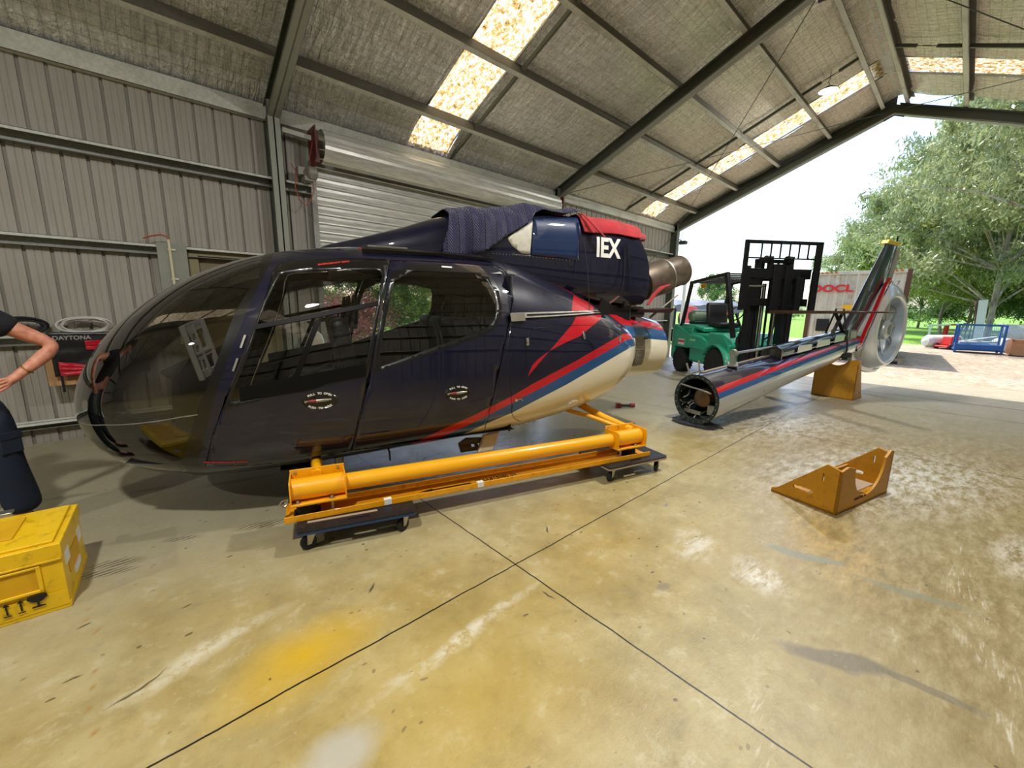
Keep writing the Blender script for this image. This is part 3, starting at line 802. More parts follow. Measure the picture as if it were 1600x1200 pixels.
def skin(lf, outer, holes, regions, step=.035, off=0.0, both=False, wob=None):
    """triangulated patch of a loft. outer / holes: loops in (x, K t); regions: [(loop, material)]; returns verts, normals, faces, mats"""
    pts = []; ed = []
    FW = lambda lp: [Vector((float(lf.fwd(p[0])), p[1])) for p in lp]
    outer = FW(outer); holes = [FW(h) for h in holes]; regions = [(FW(r), m) for r, m in regions]
    def loop(lp, closed=True):
        b = len(pts); pts.extend(Vector((p[0], p[1])) for p in lp)
        n = len(lp)
        for i in range(n if closed else n-1): ed.append((b+i, b+(i+1) % n))
    loop(outer)
    for h in holes: loop(h)
    for r, m in regions: loop(r)
    x0 = min(p[0] for p in outer); x1 = max(p[0] for p in outer); y0 = min(p[1] for p in outer); y1 = max(p[1] for p in outer)
    x = x0+step/2; 
    while x < x1:
        y = y0+step/2
        while y < y1:
            if pin((x, y), outer) and not any(pin((x, y), h) for h in holes): pts.append(Vector((x, y)))
            y += step
        x += step
    vv, ee, ff, _, _, _ = delaunay_2d_cdt(pts, ed, [], 0, 1e-6)
    keep = []; mats = []
    for q in ff:
        c = (sum(vv[i][0] for i in q)/len(q), sum(vv[i][1] for i in q)/len(q))
        if not pin(c, outer) or any(pin(c, h) for h in holes): continue
        m = 0
        for r, mm in regions:
            if pin(c, r): m = mm
        keep.append(tuple(q)); mats.append(m)
    X = np.array([p[0] for p in vv]); T = np.clip(np.array([p[1] for p in vv])/lf.K, 0, 1); X = np.clip(lf.inv(X), lf.x0, lf.x1)
    P = lf.pt(X, T); N = lf.nrm(X, T)
    if wob is not None: P = P+N*np.array([wob(a, b) for a, b in zip(X, T)])[:, None]
    P = P+N*off
    used = sorted({i for q in keep for i in q}); mp = {a: i for i, a in enumerate(used)}
    P = P[used]; N = N[used]; keep = [tuple(mp[i] for i in q) for q in keep]
    # winding outward
    q0 = keep[len(keep)//2]; fn = np.cross(P[q0[1]]-P[q0[0]], P[q0[2]]-P[q0[0]])
    if np.dot(fn, N[q0[0]]) < 0: keep = [tuple(reversed(q)) for q in keep]
    return P, N, keep, mats
def mirror(sk):
    P, N, F, M = sk; Q = P.copy(); Q[:, 1] *= -1; R = N.copy(); R[:, 1] *= -1
    return Q, R, [tuple(reversed(f)) for f in F], list(M)
def skin_obj(name, sks, mats, parent, thick=0, cust=True):
    V = []; NN = []; F = []; MM = []
    for P, N, fs, ms in sks:
        b = len(V); V += [tuple(p) for p in P]; NN += [tuple(n) for n in N]; F += [tuple(i+b for i in f) for f in fs]; MM += ms
    me = bpy.data.meshes.new(name); me.from_pydata(V, [], F)
    for m_ in (mats if isinstance(mats, (list, tuple)) else [mats]): me.materials.append(m_)
    me.polygons.foreach_set('material_index', MM); me.polygons.foreach_set('use_smooth', [True]*len(F))
    if cust: me.normals_split_custom_set_from_vertices(NN)
    me.update(); o = bpy.data.objects.new(name, me); C.objects.link(o); o.parent = parent
    if thick:
        sd = o.modifiers.new('solid', 'SOLIDIFY'); sd.thickness = thick; sd.offset = -1
    return o

def conform(o, lf, off, M):
    """lay a flat decal on to the shell"""
    Mi = M.inverted()
    bm = bmesh.new(); bm.from_mesh(o.data); bmesh.ops.triangulate(bm, faces=bm.faces)
    if max(v.co.x for v in bm.verts)-min(v.co.x for v in bm.verts) > .2:
        for k in range(3):
            lg = [e for e in bm.edges if e.calc_length() > .025]
            if lg: bmesh.ops.subdivide_edges(bm, edges=lg, cuts=1); bmesh.ops.triangulate(bm, faces=bm.faces)
    bm.to_mesh(o.data); bm.free()
    for v in o.data.vertices:
        p = M @ v.co; r = lf._b.find_nearest(Vector((p.x, -abs(p.y), p.z)))
        n = r[1] if r[1].y < 0 else -r[1]
        v.co = Mi @ (r[0]+n*(off+max(0, v.co.z)))
    return o
# ---- paints
def paint(name, c, coat=1.0, rough=.4, spec=.15):
    t = NT(name); g = t.obj(); d = t.ramp(t.noise(g, 3, 6, .7), [(.45, 0.), (.8, .12)])
    t.P(Base_Color=t.mix(t.math('MULTIPLY', d, .3), lin(c), lin('#8a8578')), Roughness=rough, Coat_Weight=coat, Coat_Roughness=t.ramp(t.noise(g, 5, 5, .7), [(.4, .02), (.8, .07)]), Specular_IOR_Level=spec)
    return t.m
M_navy = paint('navy paint', '#080b24'); M_blue = paint('mid blue paint', '#17497a'); M_red = paint('red paint', '#b3101f'); M_white = paint('cream white paint', '#d9d3bd')
M_seal = simple('black seal', '#0b0b0d', .3, coat=.4)
M_trimblk = simple('matte black trim', '#070708', .5, spec=.2)
M_chrome = simple('bright steel', '#c9c9c6', .22, 1.0)
M_dull = simple('worn alloy', '#9d9b93', .45, .8, var=.15, scale=20)
M_letter = simple('white lettering', '#e6e6e0', .5); M_redlet = simple('red lettering', '#c8372c', .5)
def glass_mat(name, tint, refl=1.0):
    t = NT(name); fr = t.n('ShaderNodeFresnel', i_IOR=1.5)
    ge = t.n('ShaderNodeNewGeometry')
    tr = t.n('ShaderNodeBsdfTransparent', i_Color=lin(tint)); gl = t.n('ShaderNodeBsdfGlossy', i_Roughness=.015, i_Color=(1, 1, 1, 1))
    mx = t.n('ShaderNodeMixShader'); t.set(mx.inputs[0], t.math('MINIMUM', t.math('MULTIPLY', fr.outputs[0], 1.7*refl), .95)); t.t.links.new(tr.outputs[0], mx.inputs[1]); t.t.links.new(gl.outputs[0], mx.inputs[2]); t.t.links.new(mx.outputs[0], t.out.inputs[0])
    return t.m
M_glass = glass_mat('clear window glass', '#e4e4e0', .8); M_wsg = glass_mat('tinted windscreen', '#b5b0a4', .9); M_dkglass = glass_mat('dark tinted window', '#c8c8c2', 1.0)

heli = thing('helicopter', 'dark navy helicopter fuselage with red and blue stripes resting on a yellow jig', 'helicopter', HLOC, HA)
K = BODY.K
# ---- outline curves traced on the shell
ws_l = px2xt(BODY, [(404, 437), (385, 458), (366, 490), (338, 566), (309, 640), (283, 722)])
ws_r = px2xt(BODY, [(424, 408), (404, 448), (384, 490), (360, 550), (332, 634), (309, 724)])
def to_edges(c, dxb, dxt):
    """run a near-side curve on to the roof centre and the belly centre"""
    return [(c[0][0]+dxt, 1.0), (c[0][0]+dxt*.55, (1+c[0][1])/2)]+list(c)+[(c[-1][0]+dxb*.6, c[-1][1]*.5), (c[-1][0]+dxb, 0.0)]
ws_l = to_edges(ws_l, .04, .02); ws_r = to_edges(ws_r, .04, .02)
L_l = dens(ws_l, K, .03, False); L_r = dens(ws_r, K, .03, False)
# windscreen
xn = BODY.x0+.0015
edge = [Vector((xn, K*i/24)) for i in range(25)]
outer = list(L_l)[::-1]                       # belly -> roof ... reversed below
outer = [Vector((xn, 0))]+[p for p in reversed(L_l)]+[Vector((xn, K))]+[Vector((xn, K*i/40)) for i in range(39, 0, -1)]
ws = skin(BODY, outer, [], [], .03)
def grade(P): return P
skin_obj('windscreen', [ws, mirror(ws)], M_wsg, heli)
# seam across the lower nose glass
seam = [hitpx(BODY, *p) for p in ((128, 661), (160, 664), (200, 663), (240, 659), (280, 652), (309, 648))]
seam = [s_ for s_ in seam if s_]
def surf(lf, x, t, off=0.0, side=1):
    P = lf.pt(x, t)+lf.nrm(x, t)*off; return Vector((P[0], P[1]*side, P[2]))
b = MB(); b.ring([surf(BODY, x, t, .001) for x, t in [(v.x, v.y/K) for v in dens(seam, K, .03, False)]], .0035, 6); b.build('windscreen_seam', M_dull, heli)
# pull-lines along the nose edge
# doors
fd = px2xt(BODY, [(437, 412), (456, 408), (520, 404), (604, 405), (609, 409), (593, 490), (577, 583), (563, 645), (549, 704), (490, 718), (400, 727), (321, 728), (332, 680), (352, 625), (388, 535), (418, 455), (427, 424)])
rdp = px2xt(BODY, [(610, 406), (700, 409), (776, 414), (790, 424), (800, 452), (802, 466), (795, 507), (786, 550), (768, 632), (756, 675), (700, 684), (620, 696), (550, 704), (565, 645), (579, 583), (595, 490)])
FD = dens(fd, K, .03, True); RD = dens(rdp, K, .03, True)
# paint regions (pixels on the near side)
def reg(pts, sm=0): return dens(px2xt(BODY, pts), K, .04, True, sm)
tb = BODY.T
def xt(px, py):
    h = hitpx(BODY, px, py); return (h[0], h[1])
A_ = px2xt(BODY, ((642, 694), (740, 649), (800, 619), (832, 600), (900, 564), (950, 535), (975, 521)))
B_ = px2xt(BODY, ((674, 690), (740, 660), (800, 630), (855, 601), (920, 565), (982, 530)))
C_ = px2xt(BODY, ((711, 684), (760, 662), (800, 645), (885, 601), (930, 575), (985, 543)))
def ext(c, x1): return c+[(x1, c[-1][1]+(c[-1][1]-c[-2][1])/(max(.02, c[-1][0]-c[-2][0]))*(x1-c[-1][0])*.35)]
A_, B_, C_ = ext(A_, 3.065), ext(B_, 3.065), ext(C_, 3.065)
# keep the curves above the belly edge at their front ends
def front(c): x, t = c[0]; return [(x-.05, max(.02, t-.06))]+c
A_, B_, C_ = front(A_), front(B_), front(C_)
lowx = C_[0][0]
reg_white = dens(C_+[(3.065, .002), (C_[0][0], .002)], K, .04)
reg_blue = dens(B_+[p for p in reversed(C_)], K, .04)
reg_red = dens(A_+[p for p in reversed(B_)], K, .04)
reg_wedge = reg([(818, 596), (894, 507), (900, 495), (940, 492), (938, 499), (905, 526)])
reg_tail = reg([(877, 432), (896, 458), (893, 489), (927, 488), (928, 480), (915, 462), (900, 446)])
regs = [(reg_white, 3), (reg_blue, 2), (reg_red, 1), (reg_wedge, 1), (reg_tail, 1)]
PM = [M_navy, M_red, M_blue, M_white, M_seal]
# the seal strip between windscreen and pillar
seal = [p for p in L_l]+[p for p in reversed(L_r)]
shell_outer = [p for p in L_l]+[Vector((BODY.x1-.001, 0))]+[Vector((BODY.x1-.001, K*i/30)) for i in range(1, 31)]
sh = skin(BODY, shell_outer, [inset(FD, -.002), inset(RD, -.002)], [(seal, 4)]+regs, .035)
skin_obj('fuselage_shell', [sh, mirror(sh)], PM, heli)
# front door: panel, black window surround, glass, bars
fw = px2xt(BODY, [(436, 427), (484, 420.5), (594, 421.5), (597, 430), (589, 476), (570, 581), (520, 593), (464, 607), (357, 629), (392, 542)])
FW = dens(fw, K, .03, True)
fs_ = px2xt(BODY, [(437, 412), (456, 408), (520, 404), (604, 405), (609, 409), (593, 490), (577, 583), (572, 589), (500, 606), (420, 622), (343, 645), (352, 625), (388, 535), (418, 455), (427, 424)])
FS = dens(fs_, K, .03, True)
def door(name, OUT, WIN, SUR, glassm, handle_px, tag_px):
    d = inset(OUT, .0025)
    sk = skin(BODY, d, [WIN], [(SUR, 4)]+regs, .035)
    for side in (1, -1):
        o = skin_obj(name, [sk if side == 1 else mirror(sk)], PM, heli, .012)
        g = skin(BODY, inset(WIN, -.004), [], [], .04, off=-.003)
        skin_obj('window', [g if side == 1 else mirror(g)], glassm, o)
        if side == 1: near = o
        else: far = o
    return near, far
fdo, fdf = door('front_door', FD, FW, FS, M_glass, None, None)
rw = px2xt(BODY, [(616, 439), (645, 423), (740, 427), (760, 436), (771, 455), (776, 478), (775, 494), (765, 510), (745, 519), (685, 540), (590, 575), (603, 500)])
RW = dens(rw, K, .02, True)
rs_ = px2xt(BODY, [(611, 426), (643, 413), (742, 417), (766, 429), (781, 455), (785, 480), (783, 497), (771, 517), (745, 529), (685, 549), (584, 585), (580, 578), (595, 492)])
RS = dens(rs_, K, .02, True)
rdo, rdf = door('rear_door', RD, RW, RS, M_dkglass, None, None)
def strip(pts, w, h, off=.0, side=1, sm=0):
    """bar that follows the shell"""
    X = dens(pts, K, .03, False, sm); b = MB(); P = []
    for i, v in enumerate(X):
        a = X[max(0, i-1)]; c = X[min(len(X)-1, i+1)]; t = (c-a).normalized(); n = Vector((-t.y, t.x))*w/2
        row = []
        for sgn, oo in ((-1, off-h), (-1, off), (1, off), (1, off-h)):
            q = v+n*sgn; row.append(surf(BODY, min(max(q.x, BODY.x0), BODY.x1), q.y/K, oo, side))
        P.append(row)
    b.grid(P, False, True); b.f.append(tuple(range(4))); b.m.append(0); n_ = len(b.v); b.f.append((n_-1, n_-2, n_-3, n_-4)); b.m.append(0)
    return b
for par, side in ((fdo, 1), (fdf, -1)):
    for (p, q, w_) in (((397, 511.5), (591, 474), .028), ((497, 501), (459, 598), .032), ((374, 612), (571, 577), .036)):
        strip(px2xt(BODY, [p, ((p[0]+q[0])/2, (p[1]+q[1])/2), q]), w_, .012, .004, side).build('window_bar', M_trimblk, par, angle=50)
# panel lines, latches, decals on the near side and mirrored
def pline(name, pts, par, r=.0022, mat=None, sm=0, sides=(1, -1), lf=BODY):
    X = dens(px2xt(lf, pts), lf.K, .03, False, sm)
    for sd in sides:
        b = MB(); b.ring([surf(lf, v.x, v.y/lf.K, .0, sd) for v in X], r, 6); o = b.build(name, mat or M_seal, par)
    return o
pline('baggage_door_seam', [(815, 597), (826, 530), (832, 513), (900, 508), (940, 508), (962, 516), (975, 532)], heli, sm=1)
pline('rear_frame_seam', [(786, 409), (797, 440), (803, 470), (797, 520), (786, 580), (772, 640)], heli)
pline('lower_seam', [(800, 646), (797, 570), (815, 500)], heli, .0018)
# sliding rail below the shoulder
rail = px2xt(BODY, [(798, 494), (850, 492), (900, 490), (938, 488)])
strip(rail, .040, .012, .014).build('door_rail', M_dull, heli, angle=50)
strip(px2xt(BODY, [(822, 493), (880, 491), (934, 488.5)]), .012, .004, .017).build('rail_slot', M_seal, heli)
strip(px2xt(BODY, [(796, 497), (818, 496.5)]), .055, .012, .024).build('rail_cover', M_chrome, heli)
strip(rail, .040, .012, .014, -1).build('door_rail', M_dull, heli, angle=50)
strip(px2xt(BODY, [(566, 393), (640, 397), (700, 401), (768, 408)]), .05, .02, .03).build('roof_rail', M_seal, heli, angle=50)
strip(px2xt(BODY, [(575, 392), (636, 396)]), .022, .01, .042).build('rail_plate', M_dull, heli)
strip(px2xt(BODY, [(690, 417.5), (706, 418.5)]), .018, .004, .006).build('latch_plate', M_letter, rdo)
pline('roof_stripe', [(560, 389), (640, 392), (700, 397), (760, 404)], heli, .006, M_red, sides=(1,))
# the far side's rail mirrored too
strip(px2xt(BODY, [(566, 393), (640, 397), (700, 401), (768, 408)]), .05, .02, .03, -1).build('roof_rail', M_seal, heli, angle=50)
# hinges down the blue pillar
for p in ((384, 524), (372, 560)):
    strip(px2xt(BODY, [p, (p[0]-7, p[1]+20)]), .012, .004, .010).build('door_hinge', M_dull, fdo)
def sframe(px, py, lf=BODY, off=.0, rot=0.0):
    h = hitpx(lf, px, py); x, t = h
    P = surf(lf, x, t, off); n = Vector(lf.nrm(x, t)); X = (Vector((1, 0, 0))-n*n.x).normalized(); Y = n.cross(X)
    if rot: X, Y = X*math.cos(rot)+Y*math.sin(rot), Y*math.cos(rot)-X*math.sin(rot)
    return Matrix(((X.x, Y.x, n.x, P.x), (X.y, Y.y, n.y, P.y), (X.z, Y.z, n.z, P.z), (0, 0, 0, 1)))
def decal(txt, px, py, size, mat, par, lf=BODY, rot=0.0, off=.003, bold=0, sx=1.0, name='lettering'):
    M = sframe(px, py, lf, off, rot); return conform(text_obj(txt, size, mat, par, M, name, bold=bold, sx=sx), lf, off, M)
decal('EMERGENCY EXIT', 522, 411.5, .026, M_redlet, fdo, bold=.001)
decal('FIRE EXTINGUISHER INSIDE', 353, 722, .020, M_redlet, fdo, bold=.0008)
decal('IEX', 950, 389, .26, M_letter, heli, COWL, off=.004, bold=.009, sx=.80, name='registration_lettering')
# door handles
for par, (px, py), s_ in ((fdo, (500, 626), 1.0), (rdo, (716, 614), .95)):
    Mx = sframe(px, py, off=.002)
    b = MB(); b.lathe([(0, -.003), (.085*s_, -.003), (.10*s_, 0), (.108*s_, .003), (.112*s_, .0)], n=40)
    hd = b.build('door_handle', M_seal, par); hd.matrix_local = Mx @ Matrix.Diagonal((1.0, .48, 1, 1))
    b = MB(); b.ring([(-.075*s_, 0, .006), (-.03, .002, .014), (.03, .004, .012), (.07*s_, .006, .006)], [.006, .011, .010, .005], 10, squash=.8)
    lv = b.build('handle_lever', M_dull, hd); lv.matrix_local = Matrix.Diagonal((1, 2.08, 1, 1))
    b = MB(); b.ring([(-.072*s_, 0, .0075), (-.05, .002, .0135), (-.02, .002, .0165)], [.0065, .011, .0118], 10, squash=.8)
    lv = b.build('handle_grip', simple('dull red grip', '#7a2a2a', .5), hd); lv.matrix_local = Matrix.Diagonal((1, 2.08, 1, 1))
    b = MB(); b.lathe([(0, 0), (.008, 0), (.008, .008), (0, .009)], (-.085*s_, 0, 0)); lv = b.build('handle_lock', M_chrome, hd); lv.matrix_local = Matrix.Diagonal((1, 2.08, 1, 1))
    for txt, up in (('PULL TO OPEN', 1), ('PUSH TO LOCK', -1)):
        n = len(txt)
        for i, ch in enumerate(txt):
            if ch == ' ': continue
            a = math.radians((90-(i-(n-1)/2)*8.2) if up > 0 else (-90+(i-(n-1)/2)*8.2)); rx, ry = .094*s_, .050*s_
            X = Matrix.Translation((rx*math.cos(a), ry*math.sin(a), .002)) @ Matrix.Rotation((a-PI/2 if up > 0 else a+PI/2)*.6, 4, 'Z')
            text_obj(ch, .019*s_, M_letter, par, Mx @ X, 'lettering', bold=.0006)
# small latches
for p, r in (((824, 534), .03), ((912, 524), .035)):
    Mx = sframe(*p, off=.003); b = MB(); b.box(-.012, .012, -r, r, 0, .006); b.box(-.007, .007, -r*.6, r*.2, .006, .012, 0); o = b.build('baggage_latch', M_chrome, heli, bevel=.002); o.matrix_local = Mx
Mx = sframe(894, 630, off=.003); b = MB(); b.box(-.055, .055, -.028, .028, 0, .006); b.box(-.03, .03, -.04, .04, 0, .004); b.cyl((-.03, 0, .006), (-.03, 0, .011), .008, n=10); b.cyl((.03, 0, .006), (.03, 0, .011), .008, n=10)
o = b.build('access_plate', M_letter, heli, bevel=.002); o.matrix_local = Mx
Mx = sframe(968, 530, off=.003, rot=-.5); b = MB(); b.box(-.01, .01, -.035, .035, 0, .006); o = b.build('tail_light', M_dull, heli); o.matrix_local = Mx
# fuel cap on the seam
Mx = sframe(806, 625, off=.004); b = MB(); b.lathe([(0, .008), (.012, .008), (.014, 0)], n=16); b.ring([(0, 0, .006), (.03, .012, .01), (.05, .002, .008), (.055, -.01, .004)], .0035, 8); o = b.build('cap', M_chrome, heli); o.matrix_local = Mx
b = MB(); b.ring([surf(BODY, *xt(*p), .004) for p in ((801, 632), (799, 640), (800, 648), (805, 655), (813, 658))], .002, 6); b.build('lanyard', M_seal, heli)
decal('A7 F7', 966, 598, .035, M_dull, heli)

# ---- stub for the tail boom
ST = np.array([[2.45, .66, 1.56, .60, 1.05, 2.1, 2.1], [2.9, .60, 1.54, .62, 1.05, 2.1, 2.1], [3.15, .52, 1.50, .63, 1.04, 2.0, 2.0], [3.5, .41, 1.44, .655, 1.03, 2.0, 2.0], [3.82, .35, 1.37, .67, 1.02, 2.0, 2.0]])
STUB = Loft(ST, 1.1, False); STUB.bvh(); STUB.anchor = (1010, 540)
def sxt(px, py): return hitpx(STUB, px, py)
def sreg(pts): return dens([sxt(*p) for p in pts], STUB.K, .03)
so = [Vector((2.451, 0)), Vector((3.819, 0)), Vector((3.819, STUB.K)), Vector((2.451, STUB.K))]
so = dens([(v.x, v.y/STUB.K) for v in so], STUB.K, .03)
def tband(t0, t1, t0b, t1b): return dens([(2.452, t0), (3.818, t0b), (3.818, t1b), (2.452, t1)], STUB.K, .04)
sk = skin(STUB, so, [], [(tband(.001, .60, .001, .60), 3), (tband(.60, .68, .60, .72), 2), (tband(.68, .76, .72, .82), 1)], .03)
skin_obj('boom_stub', [sk, mirror(sk)], PM, heli)
b = MB(); b.lathe([(0, 0), (.33, 0)], (3.79, 0, 1.02), (-1, 0, 0), 40); b.build('stub_bulkhead', M_dark, heli)
# ribbed cooling grille on the stub
grl = MB()
for i in range(22):
    t0 = .36+.26*i/22
    P = [surf(STUB, 3.17+.19*j/4, t0, .004) for j in range(5)]; Q = [surf(STUB, 3.17+.19*j/4, t0+.007, .012) for j in range(5)]
    grl.grid([P, Q])
    P2 = [surf(STUB, 3.17+.19*j/4, t0+.0118, .004) for j in range(5)]; grl.grid([Q, P2])
M_grille = simple('tan grille', '#8d8373', .5, .4)
grl.build('cooling_grille', M_grille, heli, smooth=False)
b = MB(); b.ring([lpt(1017, 495, -.45), lpt(1059, 461, -.35)], .009, 10); b.ring([lpt(1016, 496, -.45), lpt(1026, 488, -.43)], .014, 10); b.build('stay_rod', M_dull, heli)
Mx = Matrix.Translation(surf(STUB, 3.35, .60, .006)); b = MB(); b.box(-.05, .05, -.004, .004, -.008, .008); o = b.build('stub_latch', M_seal, heli); o.matrix_local = Mx

# ---- engine cowling
cx = COWL
co = dens([(cx.x0+.001, .42), (cx.x1-.03, .30), (cx.x1-.001, .42), (cx.x1-.005, .50), (3.24, .60), (3.17, .68), (3.12, .76), (3.10, 1.0), (cx.x0+.001, 1.0)], cx.K, .03)
def creg(pts): return dens(px2xt(COWL, pts), cx.K, .03)
sk = skin(COWL, co, [], [], .03)
skin_obj('engine_cowling', [sk, mirror(sk)], [M_navy], heli)
# raised access panels on the cowling side
def cpanel(name, pts, mat, off=.006):
    o_ = creg(pts); s1 = skin(COWL, o_, [], [], .03, off); return skin_obj(name, [s1], mat, heli, .006)
M_navy2 = paint('panel blue paint', '#12284e'); M_wht2 = simple('worn white inner lining', '#c9c6b6', .5, var=.12, scale=14)
cpanel('cowling_panel', [(833, 343), (904, 340), (904, 408), (870, 404), (830, 400)], M_navy2)
cpanel('white_panel', [(792, 372), (832, 347), (828, 398), (815, 396), (800, 384)], M_wht2, .003)
pline('cowling_seam', [(905, 340), (906, 400), (908, 440)], heli, .002, lf=COWL, sides=(1,))
pline('cowling_seam', [(800, 397), (850, 402), (903, 407)], heli, .003, M_dull, lf=COWL, sides=(1,))
b = MB()
for i in range(26):
    px = 770+i*5.2; h = COWL.hit(*lray(px, 396+(px-770)*.09))
    if h: P = surf(COWL, *h, .003); b.cyl(P, P+Vector(COWL.nrm(*h))*.004, .004, n=6)
b.build('rivet', M_dull, heli)
Mx = sframe(891, 412, COWL, .003); b = MB(); b.lathe([(0, .002), (.024, .002), (.026, 0)], n=20); o = b.build('drain_hole', M_dark, heli); o.matrix_local = Mx
# rear of the engine bay
b = MB(); b.prism([(-.42, 1.50), (.42, 1.50), (.44, 1.85), (.40, 2.28), (-.40, 2.28), (-.44, 1.85)], (3.05, 0, 0), (0, 1, 0), (0, 0, 1), .01); b.build('engine_firewall', M_dark, heli)
eng = MB(); rr = random.Random(3)
for i in range(16):
    a = rr.uniform(0, 2*PI); r0 = rr.uniform(.1, .34); y, z = r0*math.cos(a), 1.74+r0*math.sin(a)*.85
    pts = [Vector((3.06, y, z)), Vector((3.24, y, z))]
    for k in range(4): pts.append(pts[-1]+Vector((rr.uniform(.0, .05), rr.uniform(-.08, .08), rr.uniform(-.08, .08))))
    eng.ring(pts, rr.uniform(.006, .016), 8)
for i in range(7):
    y, z = rr.uniform(-.36, .3), rr.uniform(1.48, 1.9); eng.cyl((3.06, y, z), (3.24+rr.uniform(.03, .10), y, z), rr.uniform(.02, .05), n=12)
eng.build('engine_plumbing', M_dull, heli)
M_exh = None
t = NT('heat stained exhaust'); g = t.obj(); x, y, z = t.sep(g)
t.P(Base_Color=t.mix(t.ramp(t.noise(g, 9, 5, .7), [(.35, 0.), (.7, .7)]), lin('#7d7062'), lin('#4a3d35')), Metallic=.75, Roughness=.42); M_exh = t.m
b = MB()
eA, eB = lpt(1012, 440, -.12), lpt(1062, 423, -.12)
ax = (eB-eA); Lx = ax.length
b.lathe([(.20, -.12), (.205, 0), (.205, Lx*.45), (.198, Lx*.48), (.183, Lx*.56), (.178, Lx*.98), (.186, Lx), (.170, Lx), (.165, Lx*.6), (0, Lx*.55)], eA, ax, 44)
exh = b.build('exhaust_pipe', M_exh, heli)
b = MB(); b.lathe([(.207, 0), (.211, .01), (.207, .02)], eA+ax*.45, ax, 44); b.build('pipe_clamp', M_dull, exh)
b = MB(); b.box(2.55, 3.22, -.36, .36, 1.34, 1.56); b.box(3.0, 3.44, -.34, .30, 1.40, 1.52); b.build('engine_deck', M_seal, heli, bevel=.03)
# red tow strap / flag below the exhaust, dark scoop
M_redc = None
def cloth(name, c, bs=220, herr=False):
    t = NT(name); g = t.obj()
    n = t.noise(g, 7, 5, .6)
    wv = t.n('ShaderNodeTexWave', i_Vector=g, i_Scale=bs, bands_direction='DIAGONAL').outputs['Fac']
    h = t.math('ADD', t.math('MULTIPLY', wv, .3), t.noise(g, 40, 4, .6))
    cc = lin(c); t.P(Base_Color=t.ramp(n, [(.3, tuple(v*.75 for v in cc[:3])+(1,)), (.7, tuple(min(1, v*1.2) for v in cc[:3])+(1,))]), Roughness=.85, Sheen_Weight=.2, Specular_IOR_Level=.25, Normal=t.bump(h, .3, .004)); return t
M_redc = cloth('red canvas', '#a31c26').m
b = MB(); b.ring([lpt(1012, 476, -.4), lpt(1022, 460, -.38), lpt(1034, 449, -.36), lpt(1046, 445, -.34)], [.02, .03, .035, .02], 10, squash=.4); b.build('warning_streamer', M_redc, heli)
b = MB(); b.prism([(-.05, 0), (.20, 0), (.26, .05), (-.02, .03)], lpt(1000, 488, -.42), (1, 0, 0), (0, 0, 1), .25); b.build('drip_tray', simple('dark maroon tray', '#2a1216', .4), heli)
b = MB(); b.ring([lpt(912, 374, -.52), lpt(918, 420, -.60), lpt(921, 486, -.80)], .0035, 6); b.build('tie_cord', M_seal, heli)
b = MB(); b.ring([lpt(978, 382, -.50), lpt(976, 430, -.53), lpt(971, 458, -.55)], .005, 6); b.ring([lpt(979, 383, -.50), lpt(983, 430, -.52), lpt(983, 455, -.53)], .005, 6); b.build('tie_cord', M_seal, heli)
b = MB(); b.ring([lpt(946, 478, -.62), lpt(956, 471, -.58), lpt(966, 463, -.55)], .016, 8, squash=.5); b.build('strap_end', simple('brown strap', '#4a2420', .6), heli)
b = MB(); b.prism([(0, 0), (.12, .0), (.15, .10), (.03, .16)], lpt(933, 492, -.75), (1, 0, 0), (0, 0, 1), .02); b.build('vent_scoop', M_seal, heli)
# roof deck between shell and cowling gets a grey lip
# ---- covers
t = cloth('quilted moving blanket', '#3d3c68', 150)
g = t.obj(); x, y, z = t.sep(g)
# herringbone quilting
band = t.math('FRACT', t.math('MULTIPLY', x, 9.0)); tri = t.math('ABSOLUTE', t.math('SUBTRACT', band, .5))
zz = t.math('ADD', t.math('MULTIPLY', z, 38.), t.math('MULTIPLY', tri, 5.)); q = t.math('ABSOLUTE', t.math('SUBTRACT', t.math('FRACT', zz), .5))
q2 = t.math('MINIMUM', t.math('MULTIPLY', q, 4.), 1.); q3 = t.math('MINIMUM', t.math('MULTIPLY', tri, 14.), 1.); hq = t.math('MULTIPLY', q2, q3)
t.P(Base_Color=t.mix(hq, lin('#121327'), lin('#2f2e54')), Normal=t.bump(t.math('ADD', hq, t.math('MULTIPLY', t.noise(g, 30, 3), .3)), 1.0, .012)); M_quilt = t.m
def drape(name, outline, mat, offb, amp, fx, seed, label, far=None, tmin=None, cat='blanket', step=.022):
    o_ = dens(outline, COWL.K, .02)
    def wob(a, tt):
        v = noise.noise(Vector((a*fx, tt*3.2, seed)))*amp+noise.noise(Vector((a*fx*2.6, tt*7, seed+3)))*amp*.45
        return max(v, -offb*.7)
    s1 = skin(COWL, o_, [], [], step, offb, wob=wob)
    far_o = [p for p in o_]
    # far half: simple rectangle over the top
    xs_ = [p[0] for p in o_ if p[1] > COWL.K*.985]
    x0, x1 = min(xs_), max(xs_)
    f_ = dens([(x0, 1.0), (x1, 1.0), (x1-.05, far), (x0+.05, far)], COWL.K, .02)
    s2 = mirror(skin(COWL, f_, [], [], step, offb, wob=wob))
    V = []; 
    me_o = skin_obj(name, [s1, s2], mat, None, .006, cust=False)
    me_o.location = HLOC; me_o.rotation_euler = (0, 0, HA)
    tag(me_o, label, cat); return me_o
blx = [(1.12, 1.0), (1.13, .9), (1.12, .76), (1.08, .62), (1.03, .53), (1.03, .50), (1.10, .495), (1.2, .50), (1.33, .505), (1.42, .515), (1.52, .54), (1.62, .575), (1.75, .62), (1.86, .68), (1.93, .76), (2.02, .79), (2.2, .80), (2.42, .82), (2.52, .9), (2.54, 1.0)]
